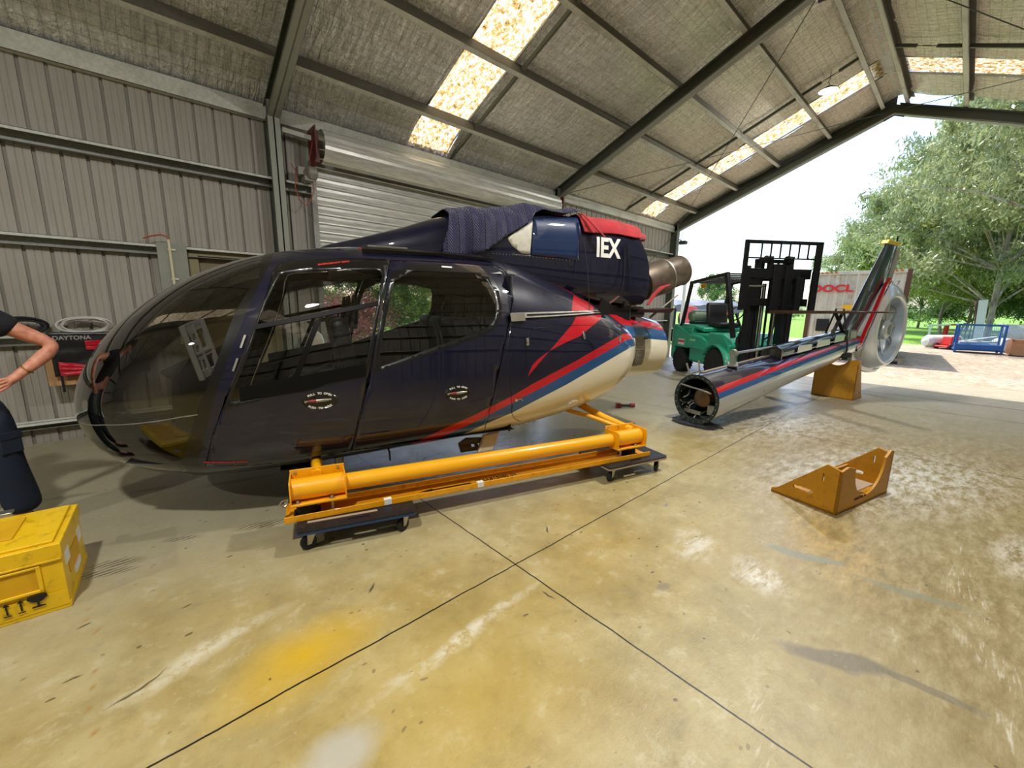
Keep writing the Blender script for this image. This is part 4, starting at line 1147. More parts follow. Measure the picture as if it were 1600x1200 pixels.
drape('moving_blanket', blx, M_quilt, .055, .055, 3.0, 1.7, 'quilted dark purple blanket draped over the top of the helicopter engine cowling', far=.62)
rlx = [(2.50, 1.0), (2.45, .86), (2.43, .72), (2.44, .63), (2.50, .625), (2.67, .635), (2.8, .64), (2.96, .64), (3.10, .645), (3.20, .66), (3.24, .80), (3.24, 1.0)]
rc = drape('intake_cover', rlx, M_redc, .022, .012, 5, 8.1, 'red canvas cover tied over the rear top of the helicopter cowling', far=.7, cat='cover')
b = MB(); b.ring([lpt(985, 370, -.38), lpt(996, 371, -.34), lpt(1004, 372, -.29)], [.06, .062, .045], 18, squash=.9); o = b.build('cover_cap', M_redc, rc)
b = MB(); b.ring([lpt(905, 334, -.30), lpt(912, 335, -.42), lpt(922, 345, -.49), lpt(934, 358, -.53), (lpt(946, 371, -.55))], [.02, .016, .02, .02, .012], 10, squash=.4); b.build('tie_flap', M_redc, rc)


# ---- cabin interior
M_int = simple('dark cabin lining', '#1c1c1f', .7, bump=.1); M_seat = simple('dark seat leather', '#17171a', .5, bump=.15, bscale=90)
M_head = simple('grey headliner', '#a5a39c', .7); M_carp = simple('cabin floor grey', '#2b2a2a', .9)
b = MB(); P = []
for i in range(26):
    x = -1.15+2.65*i/25; w_ = float(pchip(BODY.T[:, 0], BODY.T[:, 1], x))*.9; P.append([(x, -w_, .47), (x, w_, .47)])
b.grid(P); b.build('cabin_floor', M_carp, heli)
b = MB(); P = []
for i in range(20):
    x = .18+1.25*i/19; row = []
    for j in range(17):
        y = -.8+1.6*j/16; q_ = (abs(y)/.84)**3; row.append((x, y, 1.90-.16*q_-.05*(1-math.sin(PI*min(1, (x-.1)/.5)/2))))
    P.append(row)
b.grid(P); b.build('headliner', M_head, heli)
b = MB(); b.box(1.45, 1.47, -.92, .92, .45, 1.75); b.build('rear_bulkhead', M_int, heli, bevel=.05)
# instrument pedestal and hood
b = MB(); b.prism([(-1.02, .47), (-.72, .47), (-.66, .95), (-.78, 1.12), (-.98, 1.02)], (0, .30, 0), (1, 0, 0), (0, 0, 1), .42); b.prism([(-1.06, .98), (-.70, 1.14), (-.66, 1.10), (-.70, 1.00), (-1.0, .92)], (0, .62, 0), (1, 0, 0), (0, 0, 1), .72)
b.build('instrument_console', M_int, heli, bevel=.02)
M_ifr = simple('grey avionics frame', '#d2dae6', .3, .1)
ip = lpt(312, 549, -.60); X_ = (lpt(345, 575, -.52)-lpt(300, 520, -.60)).normalized()
b = MB()
Up = (lpt(283, 508, -.63)-lpt(316, 592, -.60)); Hh = Up.length; Up.normalize(); Rt = (lpt(345, 578, -.50)-lpt(316, 594, -.60)); Ww = Rt.length; Rt.normalize()
holes = [rrect(.25*Ww, .42*Ww, .42*Hh, .60*Hh, .02*Ww), rrect(.10*Ww, .22*Ww, .55*Hh, .78*Hh, .05*Ww), rrect(.12*Ww, .26*Ww, .14*Hh, .34*Hh, .05*Ww), rrect(.34*Ww, .48*Ww, .14*Hh, .32*Hh, .05*Ww), rrect(.56*Ww, .86*Ww, .50*Hh, .84*Hh, .02*Ww), rrect(.60*Ww, .90*Ww, .12*Hh, .36*Hh, .02*Ww), rrect(.30*Ww, .46*Ww, .68*Hh, .80*Hh, .02*Ww)]
b.plate(rrect(0, Ww, 0, Hh, .08*Ww, 4), holes, lpt(316, 594, -.60), Rt, Up, -.02)
b.beam(lpt(316, 594, -.60), lpt(316, 594, -.60)+Up*Hh, .03, .03); b.beam(lpt(316, 594, -.60)+Rt*Ww, lpt(316, 594, -.60)+Rt*Ww+Up*Hh, .02, .02)
b.beam(lpt(316, 594, -.60)+Rt*Ww*.5+Up*Hh*.05, lpt(316, 594, -.60)+Rt*Ww*.5+Up*Hh*.95, .012, .015); b.beam(lpt(316, 594, -.60)+Up*Hh*.45, lpt(316, 594, -.60)+Rt*Ww+Up*Hh*.45, .012, .015)
b.build('avionics_frame', M_ifr, heli, bevel=.003)
b = MB(); b.ring([lpt(300, 560, -.35), lpt(280, 585, -.2), (-.95, 0, .6)], .015, 8); b.build('frame_bracket', M_int, heli)
# centre post of the windscreen and dark nose lining
b = MB(); b.ring([surf(BODY, x, t, -.012) for x, t in ((-.29, .999), (-.6, .999), (-.95, .999), (-1.25, .995), (-1.42, .985), (-1.5, .97))], .022, 8); b.build('centre_post', M_seal, heli)
# nose floor: pedals and a dark liner below the seam
s1 = skin(BODY, dens([(-1.40, .002), (-1.36, .24), (-1.1, .20), (-.80, .17), (-.80, .002)], K, .03), [], [], .05, -.02)
skin_obj('nose_liner', [s1, mirror(s1)], M_int, heli)
def seat(x, y, nm):
    st = bpy.data.objects.new(nm, None); C.objects.link(st); st.parent = heli; st.location = (x, y, .47)
    def cush(name, f, w, h, d, M):
        b = MB(); P = []
        b.box(-d/2, d/2, -w/2, w/2, 0, h, 0, M); return b.build(name, M_seat, st, bevel=min(.05, h*.4), seg=3)
    cush('cushion', 0, .44, .13, .44, Matrix.Translation((0, 0, .26))); cush('backrest', 0, .42, .12, .62, Matrix.Translation((.24, 0, .62)) @ Matrix.Rotation(math.radians(-100), 4, 'Y') @ Matrix.Translation((0, 0, -.06)))
    b = MB()
    for s_ in (-.055, .055): b.ring([(.30, s_, .85), (.32, s_, 1.0), (.325, s_*.9, 1.10)], [.028, .024, .012], 8)
    b.build('harness_horn', M_seal, st)
    b = MB(); b.box(-.18, .22, -.2, .2, .02, .27); b.build('seat_base', M_int, st, bevel=.02)
    b = MB(); b.ring([(-.02, -.17, .41), (.16, -.12, .46), (.22, -.09, .72), (.27, -.06, .98)], .018, 6, squash=.25); b.ring([(-.02, .17, .41), (.16, .12, .46), (.22, .09, .72), (.27, .06, .98)], .018, 6, squash=.25); b.build('harness', M_int, st)
    return st
for y in (-.56, .02, .56): seat(-.02, y, 'front_seat')
for y in (-.66, -.22, .22, .66): seat(.98, y, 'rear_seat')
b = MB(); b.ring([(-.42, -.56, .5), (-.42, -.56, .62), (-.36, -.55, .78), (-.38, -.55, .88)], [.012, .012, .014, .018], 8); b.build('control_stick', M_seal, heli)

# ---- underside: belly rail, brackets, cables
b = MB(); pts = []
for i in range(30):
    x = -.66+3.1*i/29; pts.append(surf(BODY, x, .135 if x < 1.3 else .135-.0*(x-1.3), -.004))
b.ring(pts, .013, 8, squash=.7); b.build('belly_rail', M_seal, heli)
b = MB()
for i in range(20):
    P = surf(BODY, 1.35+.06*i, .11, 0); b.cyl(P, P+Vector((0, 0, -.035)), .006, n=6)
b.build('belly_studs', M_seal, heli)
b = MB(); b.plate([(0, 0), (.24, 0), (.26, .10), (.05, .12), (-.02, .08)], [[(.10, .03), (.13, .03), (.12, .06), (.09, .06)], [(.16, .03), (.19, .03), (.18, .06), (.15, .06)]], (1.06, -.78, .28), (1, 0, 0), (0, 0, 1), .02); b.build('skid_bracket', M_seal, heli)
b = MB(); b.prism([(0, 0), (.14, .0), (.20, .16), (.06, .14)], (1.20, -.78, .27), (1, 0, 0), (0, 0, 1), .06); b.build('skid_fairing', M_white, heli, bevel=.01)
for P in ([(.05, -.5, .40), (.12, -.45, .33), (.35, -.5, .31), (.5, -.6, .36), (.75, -.7, .42)], [(-.4, -.5, .33), (-.2, -.55, .29), (0, -.6, .33), (.15, -.6, .38)], [(.47, -.66, .40), (.49, -.7, .34), (.49, -.72, .27)]):
    b = MB(); b.ring(P, .008, 8); b.build('hanging_cable', M_seal, heli)
b = MB(); b.lathe([(0, 0), (.03, .0), (.035, .06), (.05, .10), (.05, .13)], (.12, -.55, .23), (0, 0, 1), 16); b.build('belly_fitting', M_dull, heli)
b = MB(); b.box(-.28, -.02, -.75, -.6, .28, .33); b.build('step_bracket', M_seal, heli, bevel=.01)
# ================================================================== jig under the helicopter
M_yel = simple('yellow jig paint', '#eaa60c', .35, coat=.4, var=.05, scale=2)
M_oran = simple('yellow channel paint', '#dd980c', .4, coat=.3, var=.08, scale=6, dirt='#8a5a10')
M_rub = simple('black rubber', '#151515', .7, var=.2, scale=20)
M_zinc = simple('zinc bolt', '#b7b4a8', .35, .9)
M_tape = simple('white tape', '#dcdad2', .6)
M_ink = simple('black stencil ink', '#15120d', .7)
jig = thing('transport_jig', 'yellow steel jig beam carrying the helicopter on two dollies', 'jig', HLOC, HA)
def jig_side(s_):
    """one long beam with its end brackets; s_ = -1 near side"""
    y0 = s_*1.14
    b = MB(); ya, yb = y0-.105, y0+.105
    b.box(-.24, 2.76, ya, yb, .150, .156); b.box(-.24, 2.76, ya, ya+.007, .150, .192); b.box(-.24, 2.76, yb-.007, yb, .150, .192)
    ch = b.build('base_channel', M_oran, jig, bevel=.002)
    b = MB(); b.cyl((.10, y0, .325), (2.42, y0, .325), .057, n=40); tb_ = b.build('long_tube', M_yel, jig)
    for (xa, xb) in ((-.20, .13), (2.38, 2.71)):
        yb0, yb1 = y0-.098, y0+.098
        b = MB(); b.cyl((xa+.005, y0, .325), (xb-.005, y0, .325), .070, n=40)
        prof = rrect(-.098, .098, -.075, .085, .02, 3)
        for xx in (xa, xb-.008): b.prism(prof, (xx, y0, .325), (0, 1, 0), (0, 0, 1), .008)
        b.box(xa, xb, yb0, yb1, .246, .253); b.box(xa, xb, yb1-.007, yb1, .25, .425) if s_ < 0 else b.box(xa, xb, yb0, yb0+.007, .25, .425)
        yi = (yb0-.0, yb0+.007) if s_ < 0 else (yb1-.007, yb1)
        b.box(xa, xb, yi[0], yi[1], .246, .262)
        eb = b.build('end_bracket', M_yel, jig, bevel=.0025)
        ys_ = yb1 if s_ < 0 else yb0
        for q in (.03, .15, .29):
            b = MB(); b.cyl((xa+q, ys_-.014, .405), (xa+q, ys_-.006, .405), .010, n=6); b.cyl((xa+q, ys_-.006, .405), (xa+q, ys_-.002, .405), .014, n=12); b.build('bolt', M_zinc, eb)
        for q in (.04, .24):
            b = MB(); b.cyl((xa+q, yb0+.045, .250), (xa+q, yb0+.045, .272), .011, n=6); b.cyl((xa+q, yb0+.045, .252), (xa+q, yb0+.045, .256), .018, n=14); b.build('bolt', M_zinc, eb)
        b = MB(); xm = xa+.09 if xa < 1 else xa+.2; b.lathe([(.05, 0), (.062, .02), (.062, .07), (.05, .09)], (xm, y0-.01, .156), n=24); b.box(xm-.08, xm+.08, y0-.07, y0+.05, .156, .168); b.build('rubber_mount', M_rub, jig, bevel=.004)
        xk = xa+.24 if xa < 1 else xa+.06
        b = MB(); b.lathe([(0, 0), (.035, 0), (.035, .008), (.014, .012), (.010, .03), (.010, .09), (0, .09)], (xk, y0-.06, .156), n=20); b.build('levelling_foot', M_zinc, jig)
    return ch
ch = jig_side(-1); jig_side(1)
b = MB(); b.ring([(-.215, -1.18, .27), (-.235, -1.19, .285), (-.25, -1.20, .28), (-.262, -1.20, .262), (-.25, -1.20, .246), (-.235, -1.19, .243), (-.215, -1.18, .255)], .006, 8, closed=False); b.lathe([(0, 0), (.02, 0), (.02, .02)], (-.215, -1.17, .262), (-1, 0, 0), 14); b.build('ring_bolt', M_zinc, jig)
# stencil text, arrow and tape on the near channel
text_obj('350A815080 03', .055, M_ink, ch, frame((1.24, -1.140, .1575), (1, .0, 0), (0, 1, 0)), 'part_number', bold=.0008)
b = MB(); b.prism([(0, 0), (.10, .022), (.10, .009), (.40, .009), (.40, -.009), (.10, -.009), (.10, -.022)], (.62, -1.152, .1575), (1, 0, 0), (0, 1, 0), .0008)
b.build('arrow_mark', M_ink, ch)
for x in (.36, 1.04): 
    b = MB(); b.box(x, x+.05, -1.2462, -1.2452, .155, .19); b.box(x, x+.05, -1.2462, -1.21, .1915, .1925); b.build('tape_mark', M_tape, ch)
# cross members up to the belly
b = MB(); b.ring([(-.04, -1.08, .38), (-.04, -.9, .40), (-.04, -.6, .38), (-.04, 0, .375), (-.04, .6, .38), (-.04, 1.08, .38)], .032, 16); b.box(-.08, .0, -.78, -.66, .25, .40); b.build('front_cross_tube', M_yel, jig)
b = MB(); b.ring([(2.66, -1.10, .37), (2.63, -1.0, .385), (2.55, -.80, .43), (2.46, -.60, .50), (2.38, -.42, .56), (2.36, 0, .58), (2.38, .42, .56), (2.46, .60, .50), (2.55, .80, .43), (2.63, 1.0, .385), (2.66, 1.10, .37)], .035, 18); b.build('rear_cross_tube', M_yel, jig)
for s_ in (-1, 1):
    b = MB(); b.ring([(2.56, s_*1.04, .39), (2.38, s_*.80, .46), (2.2, s_*.58, .50), (2.1, s_*.45, .52)], .020, 14); b.build('rear_strut', M_yel, jig)

# dollies ------------------------------------------------------------
M_ply = simple('dark anti-slip deck', '#17191d', .45, var=.2, scale=12, dirt='#3a3530'); M_dblue = simple('blue dolly edge', '#1f3a5f', .5, var=.1); M_felt = simple('tan felt strip', '#9a8570', .9)
M_tyre = simple('black caster tyre', '#101114', .6); M_rim = simple('blue caster hub', '#22304a', .5)
def dolly(lx, ly, w, d, rz, label, edge_mat):
    P = HM @ Vector((lx, ly, 0)); dl = thing('furniture_dolly', label, 'dolly', P, HA+rz, 'furniture dollies under the jig')
    hole = rrect(-.07, .07, -d/2+.045, -d/2+.070, .012, 4)
    b = MB(); b.plate(rrect(-w/2, w/2, -d/2, d/2, .03, 5), [hole], (0, 0, .135), (1, 0, 0), (0, 1, 0), .0145)
    b.build('deck', M_ply, dl)
    b = MB(); o = rrect(-w/2-.003, w/2+.003, -d/2-.003, d/2+.003, .033, 5); i_ = rrect(-w/2+.012, w/2-.012, -d/2+.012, d/2-.012, .02, 5)
    b.plate(o, [i_], (0, 0, .122), (1, 0, 0), (0, 1, 0), .013); b.build('edge', edge_mat, dl)
    for sx in (-1, 1):
        for sy in (-1, 1):
            cx_, cy_ = sx*(w/2-.075), sy*(d/2-.06)
            wv = thing('caster', None, None, (cx_, cy_, 0), 0); wv.parent = dl; wv.scale = (1.15,)*3; wv.rotation_euler = (0, 0, [.3, -.4, .6, -.2][(sx+1)+(sy+1)//2])
            b = MB(); b.lathe([(.0, -.011), (.022, -.011), (.024, -.006), (.024, .006), (.022, .011), (0, .011)], (-.012, 0, .041), (0, 1, 0), 24, 0); b.build('hub', M_rim, wv)
            b = MB(); b.lathe([(.024, -.013), (.036, -.014), (.041, -.008), (.041, .008), (.036, .014), (.024, .013)], (-.012, 0, .041), (0, 1, 0), 32); b.build('wheel', M_tyre, wv)
            b = MB()
            for s_ in (-1, 1): b.prism([(-.022, .034), (-.002, .034), (.028, .100), (-.02, .100)], (0, s_*.018-.0015, 0), (1, 0, 0), (0, 0, 1), -.003)
            b.box(-.03, .035, -.03, .03, .100, .106); b.cyl((-.012, -.022, .041), (-.012, .022, .041), .005, n=8); b.build('fork', M_zinc, wv)
    return dl
d1 = dolly(.19, -1.21, .72, .36, math.radians(-2), 'blue edged black dolly under the nose end of the yellow jig beam', M_dblue)
b = MB(); b.box(-.30, .12, -.085, -.06, .1496, .152); b.build('felt_strip', M_felt, d1)
d2 = dolly(2.555, -1.10, .70, .46, math.radians(2), 'tan edged black dolly under the tail end of the yellow jig beam', M_felt)
d3 = dolly(.19, 1.16, .70, .38, 0, 'black dolly under the far jig beam at the nose end, behind the helicopter', M_dblue)
d4 = dolly(2.50, 1.16, .70, .38, 0, 'black dolly under the far jig beam at the tail end, behind the helicopter', M_dblue)

# plywood cradles -----------------------------------------------------
M_cply = simple('ochre painted plywood', '#b07c14', .5, var=.10, scale=7, dirt='#6e4a12'); M_cedge = simple('raw plywood edge', '#d9a86a', .6, var=.1, scale=40)
def cradle(name, loc, rz, label, W=.82, D=.62, Hc=.5, scale=1.0, cn=(.55, .88, .30)):
    cr = thing(name, label, 'cradle', loc, rz, None); cr.scale = (scale,)*3
    # x: across, y: depth; two side panels (triangular), one front panel with a cut-out, base board
    hole = rrect(.16, .30, .10, .13, .015, 4); slot = rrect(D-.12, D-.108, Hc*.62, Hc*.80, .005, 3)
    side = [(0, 0), (D, 0), (D+.0, Hc*.93), (D-.10, Hc), (.04, .05), (0, .035)]
    for x in (0, W-.018):
        b = MB(); b.plate(side, [[(a+.0, c) for a, c in hole], slot], (x, D, 0) if True else 0, (0, -1, 0), (0, 0, 1), -.018); b.build('side_panel', M_cply, cr, bevel=.001)
    # front panel leaning flush with the tall ends, with a round notch
    n = 24; top = [(W, 0), (W, Hc), (W-.04, Hc+.02), (W-.09, Hc)]
    cxn = W*cn[0]; rn = W*cn[2]
    arc_ = [(cxn+rn*math.cos(a), Hc*cn[1]+rn*math.sin(a)*1.0) for a in [math.radians(10)-math.radians(200)*i/n for i in range(n+1)]]
    poly = [(0, 0), (W, 0), (W, Hc), (W-.05, Hc+.015)]+[(x, min(z, Hc)) for x, z in arc_ if z < Hc]+[(.10, Hc*.98), (0, Hc*.93)]
    b = MB(); b.plate(poly, [], (0, .018, 0), (1, 0, 0), (0, 0, 1), .018); b.build('notched_panel', M_cply, cr, bevel=.001)
    b = MB(); b.plate([(.018, .12), (W-.018, .12), (W-.018, .42*Hc), (.018, .42*Hc)], [], (0, .30, 0), (1, 0, 0), (0, 0, 1), .018); b.build('inner_rib', M_cply, cr)
    b = MB(); b.box(0, W, .0, D, 0, .018); b.build('base_board', M_cply, cr, bevel=.001)
    b = MB(); b.box(cxn-.16, cxn+.16, .02, .30, Hc*.30, Hc*.32, 0); b.build('felt_pad', M_felt, cr)
    return cr
A_, B_, D_ = on_z(1305, 806), on_z(1385, 770), on_z(1213, 765)
ex = (B_-A_); Wc = ex.length; 
cr = cradle('plywood_cradle', A_, math.atan2(ex.y, ex.x), 'ochre plywood cradle with a round notch standing alone on the concrete', W=Wc, D=(D_-A_).length*1.0, Hc=.37)
text_obj('350A815081 04', .03, M_ink, cr, frame((Wc*.42, -.001, .07), (1, 0, 0), (0, 0, 1)), 'part_number')
# ================================================================== tail boom on the floor
BA = math.radians(-12.5)
TB = thing('tail_boom', 'silver helicopter tail boom with red and blue stripes and a round tail fan', 'tail boom', (5.264, 2.222, 0), BA)
BT2 = np.array([[0.0, .330, .675, .020, .348, 2, 2], [1.0, .292, .785, .20, .493, 2, 2], [2.0, .250, .88, .39, .64, 2, 2], [3.0, .208, .99, .565, .78, 2, 2], [3.6, .182, 1.05, .675, .865, 2, 2], [4.25, .15, 1.10, .79, .95, 2, 2]])
BOOM = Loft(BT2, 1.0, False)
def bband(a0, a1, b0, b1): return dens([(.001, a0), (2.1, (a0+b0)/2), (4.249, b0), (4.249, b1), (2.1, (a1+b1)/2), (.001, a1)], 1.0, .04)
M_silver = paint('silver boom paint', '#c3c6c6', rough=.3, spec=.4)
t = NT('silver boom paint glossy'); g = t.obj(); t.P(Base_Color=lin('#b9bdbe'), Metallic=.55, Roughness=.32, Coat_Weight=1, Coat_Roughness=.04); M_silver = t.m
bo = dens([(.0005, 0), (4.2495, 0), (4.2495, 1.0), (.0005, 1.0)], 1.0, .03)
BM = [M_silver, M_blue, M_red, M_navy]
s1 = skin(BOOM, bo, [], [(bband(.57, .64, .60, .70), 1), (bband(.64, .71, .70, .79), 2), (bband(.71, .80, .79, .90), 3), (bband(.80, .999, .90, .999), 3)], .03)
skin_obj('boom_skin', [s1, mirror(s1)], BM, TB)
M_prim = simple('dark green primer', '#26302b', .5, var=.15, scale=12); M_brz = simple('bronze anodised tube', '#6b5233', .4, .6, var=.2, scale=8)
b = MB(); n = 72
def ringp(r, x, dz=0): return [(x, r*math.cos(2*PI*i/n), .348+dz+r*math.sin(2*PI*i/n)) for i in range(n)]
teeth = [(.0, (.328 if (i % 3) else .316)*math.cos(2*PI*i/n), .348+(.328 if (i % 3) else .316)*math.sin(2*PI*i/n)) for i in range(n)]
b.grid([teeth, ringp(.275, .0), ringp(.275, .06), ringp(.318, .065), ringp(.27, 1.4, .2), ringp(.01, 1.4, .2)], False, True); b.build('joint_ring', M_prim, TB, smooth=False)
b = MB()
for i in range(24):
    a = 2*PI*i/24; b.cyl((-.006, .298*math.cos(a), .348+.298*math.sin(a)), (.0, .298*math.cos(a), .348+.298*math.sin(a)), .007, n=6)
b.build('rivet', M_zinc, TB)
b = MB(); b.cyl((.10, -.02, .36), (.55, -.06, .42), .12, .13, 28); b.lathe([(.10, 0), (.115, .01), (.11, .02)], (.09, -.02, .36), (1, 0, 0), 28); b.build('inner_canister', M_brz, TB)
b = MB(); rr = random.Random(5)
for i in range(9):
    a = rr.uniform(-1.8, .3); r0 = rr.uniform(.16, .27); P = [Vector((.03, r0*math.cos(a)-.0, .348+r0*math.sin(a)))]
    for k in range(4): P.append(P[-1]+Vector((rr.uniform(.02, .07), rr.uniform(-.04, .04), rr.uniform(-.04, .04))))
    b.ring(P, rr.uniform(.006, .014), 8)
b.box(.04, .10, -.24, -.15, .18, .30); b.box(.05, .08, -.05, .2, .14, .19); b.ring([(-.01, .24, .52), (.0, .1, .5), (-.005, -.06, .49), (.02, -.2, .46)], .012, 8)
b.build('connectors', M_dull, TB, bevel=.002)
# hinge posts at the open end, top rail, drive shaft
b = MB(); b.beam((.05, .14, .62), (.02, .20, .80), .018, .02); b.beam((.12, .06, .66), (.10, .08, .84), .018, .02); b.beam((.02, .2, .64), (.22, .14, .70), .05, .012); b.beam((.04, .10, .66), (.26, .02, .71), .04, .012); b.build('hinge_bracket', M_dull, TB)
def top(s, y, dz): 
    return Vector((s, y, float(pchip(BT2[:, 0], BT2[:, 2], s))+dz))
b = MB(); b.beam(top(.12, .03, .0), top(4.0, .02, .008), .05, .025); b.build('top_rail', simple('tan rail', '#93806c', .5, .3), TB)
b = MB(); b.ring([top(.70, -.02, .17), top(1.68, -.02, .13)], .020, 14); b.build('drive_shaft', M_chrome, TB)
b = MB(); b.lathe([(.02, 0), (.055, .0), (.06, .02), (.055, .045), (.02, .045)], top(.66, -.02, .17), (1, 0, .1), 20); b.beam(top(.68, -.02, .0), top(.68, -.02, .16), .06, .05); b.beam(top(.60, -.08, .02), top(.80, .06, .02), .12, .02); b.build('shaft_bearing', M_dull, TB)
b = MB(); P = []
for i in range(24):
    s = 1.62+2.3*i/23; row = []
    rr_ = .135-.03*i/23
    for j in range(15):
        a = math.radians(-15+210*j/14); c = top(s, -.02, .03); row.append((c.x, c.y-rr_*math.cos(a), c.z+rr_*.95*math.sin(a)))
    P.append(row)
b.grid(P); b.prism([(-.15, -.03), (.13, -.03), (.13, .10), (.06, .16), (-.07, .16), (-.15, .10)], top(1.60, -.01, .0), (0, 1, 0), (0, 0, 1), .03); b.build('shaft_cowl', simple('glossy black cowl', '#0e0f12', .2, coat=1), TB, angle=50)
b = MB()
for s in (2.0, 2.55, 3.1): b.prism([(0, 0), (.42, .04), (.40, .13), (.03, .12)], top(s, -.165, .0), (1, 0, 0), (0, 0, 1), .006)
b.build('polished_panel', M_chrome, TB, bevel=.012)
b = MB(); b.box(3.62, 3.98, -.13, .12, 1.02, 1.20); b.build('gearbox_fairing', simple('gearbox black', '#101114', .3, coat=.6), TB, bevel=.02)
b = MB(); b.box(3.72, 3.93, -.137, -.13, 1.06, 1.17); b.build('gearbox_plate', M_dull, TB, bevel=.01)
for s, dz in ((1.05, -.05), (1.45, .02)):
    b = MB(); h = BOOM.pt(s, .42); b.lathe([(0, .004), (.018, .004), (.02, 0)], tuple(h), (0, -1, .1), 14); b.build('fitting', M_zinc, TB)
b = MB(); h = BOOM.pt(2.6, .5); b.box(3.3, 3.5, -.19, -.186, .80, .825); b.build('warning_decal', simple('red decal', '#b5453f', .5), TB)
# fin
M_finl = simple('yellow tape', '#d8b81c', .5)
def fin_sec(z):
    """leading edge s, trailing edge s, thickness at height z"""
    zs = [.95, 1.23, 1.55, 2.02, 2.70]; le = [3.46, 3.66, 3.98, 4.32, 4.84]; te = [4.25, 4.5, 4.85, 5.18, 5.36]
    return float(np.interp(z, zs, le)), float(np.interp(z, zs, te)), float(np.interp(z, zs, [.20, .16, .13, .10, .07]))
P = []
for i in range(26):
    z = .95+1.75*i/25; l, r, th = fin_sec(z); row = []
    for j in range(28):
        a = 2*PI*j/28; u = (1-math.cos(a))/2; yy = th*.5*math.copysign(1, math.sin(a) if abs(math.sin(a)) > 1e-6 else 1)*(2.2*math.sqrt(u)*(1-u)**.9)*.85 if 0 < j < 28 else 0
        row.append((l+(r-l)*u, -yy, z))
    P.append(row)
b = MB(); b.grid(P, False, True); b.f.append(tuple(range(25*28, 26*28))); b.m.append(0); b.build('fin', M_navy, TB, angle=60)
b = MB(); b.prism([(4.78, 2.69), (5.30, 2.69), (5.36, 2.745), (4.84, 2.76)], (0, .055, 0), (1, 0, 0), (0, 0, 1), .11); b.build('fin_tip_tape', M_finl, TB, bevel=.01)
b = MB(); b.beam((5.32, 0, 2.70), (5.30, 0, 2.86), .02, .02); b.build('tip_probe', M_seal, TB)
P = []
b = MB()
for z0, z1 in ((1.35, 1.9), (1.98, 2.62)):
    l0, r0, _ = fin_sec(z0); l1, r1, _ = fin_sec(z1)
    b.prism([(r0-.0, z0), (r0+.16, z0), (r1+.13, z1), (r1-.0, z1)], (0, .02, 0), (1, 0, 0), (0, 0, 1), .04)
b.build('fin_trailing_strip', simple('taupe strip', '#8f8c80', .5), TB, bevel=.01)
# shrouded fan
FC = (5.22, 1.18); R0 = .59
out = [(5.10, 2.06), (5.45, 2.02), (5.80, 1.88), (6.08, 1.60), (6.20, 1.22), (6.12, .86), (5.96, .62), (5.74, .50), (5.50, .45), (5.10, .44), (4.70, .50), (4.36, .64), (4.14, .84), (4.12, 1.02), (4.30, 1.22), (4.55, 1.50), (4.80, 1.82)]
def outline_r(a):
    """distance from the fan centre to the shroud outline along angle a"""
    d = (math.cos(a), math.sin(a)); best = None; n = len(out)
    for i in range(n):
        x1, y1 = out[i][0]-FC[0], out[i][1]-FC[1]; x2, y2 = out[(i+1) % n][0]-FC[0], out[(i+1) % n][1]-FC[1]
        den = d[0]*(y2-y1)-d[1]*(x2-x1)
        if abs(den) < 1e-9: continue
        t = (x1*(y2-y1)-y1*(x2-x1))/den; u = (x1*d[1]-y1*d[0])/den
        if t > 0 and -1e-6 <= u <= 1+1e-6 and (best is None or t < best): best = t
    return best or .8
NA = 96; Rs = [outline_r(2*PI*i/NA) for i in range(NA)]
Rs = [sum(Rs[(i+k) % NA] for k in (-2, -1, 0, 1, 2))/5 for i in range(NA)]
P = []
sec = [(-.02, -.15), (.0, -.185), (.05, -.20), (.12, -.185), (.30, None), (.6, None), (.85, None), (1.0, 0.0), (.85, None), (.6, None), (.30, None), (.12, .185), (.05, .20), (.0, .185), (-.02, .15)]
for i in range(NA):
    a = 2*PI*i/NA; R = Rs[i]; row = []; L = R-R0
    for k, (f, y) in enumerate(sec):
        if abs(f) <= .12: r = R0+f*.55
        else: r = R0+.066+(R-R0-.066)*((f-.12)/.88)
        if y is None:
            q = (r-R0)/L; yy = .185*math.sqrt(max(0, 1-q**1.6)); yy = -yy if k < 7 else yy
        else: yy = y
        row.append((FC[0]+r*math.cos(a), yy, FC[1]+r*math.sin(a)))
    P.append(row)
M_shroud = simple('pale silver shroud', '#c8cbc9', .3, .25, coat=.6)
b = MB(); b.grid(P, True, True); sh_ = b.build('fan_shroud', M_shroud, TB, angle=50)
b = MB(); rng = [[(FC[0]+R0*math.cos(2*PI*i/NA)*k, y, FC[1]+R0*math.sin(2*PI*i/NA)*k) for i in range(NA)] for k, y in ((.985, -.16), (.95, -.05), (.94, .05), (.985, .16))]
b.grid(rng, False, True); b.build('duct_lining', simple('duct pale blue grey', '#a9b6c1', .35, .2), TB)
b = MB(); b.lathe([(0, -.03), (.12, -.03), (.17, 0), (.18, .03), (.18, .18)], (FC[0], -.12, FC[1]), (0, 1, 0), 40)
b.lathe([(.10, 0), (.105, -.006), (.11, 0)], (FC[0], -.15, FC[1]), (0, 1, 0), 30); hubm = simple('hub grey', '#b4b7b6', .35, .3); b.build('fan_hub', hubm, TB, angle=40)
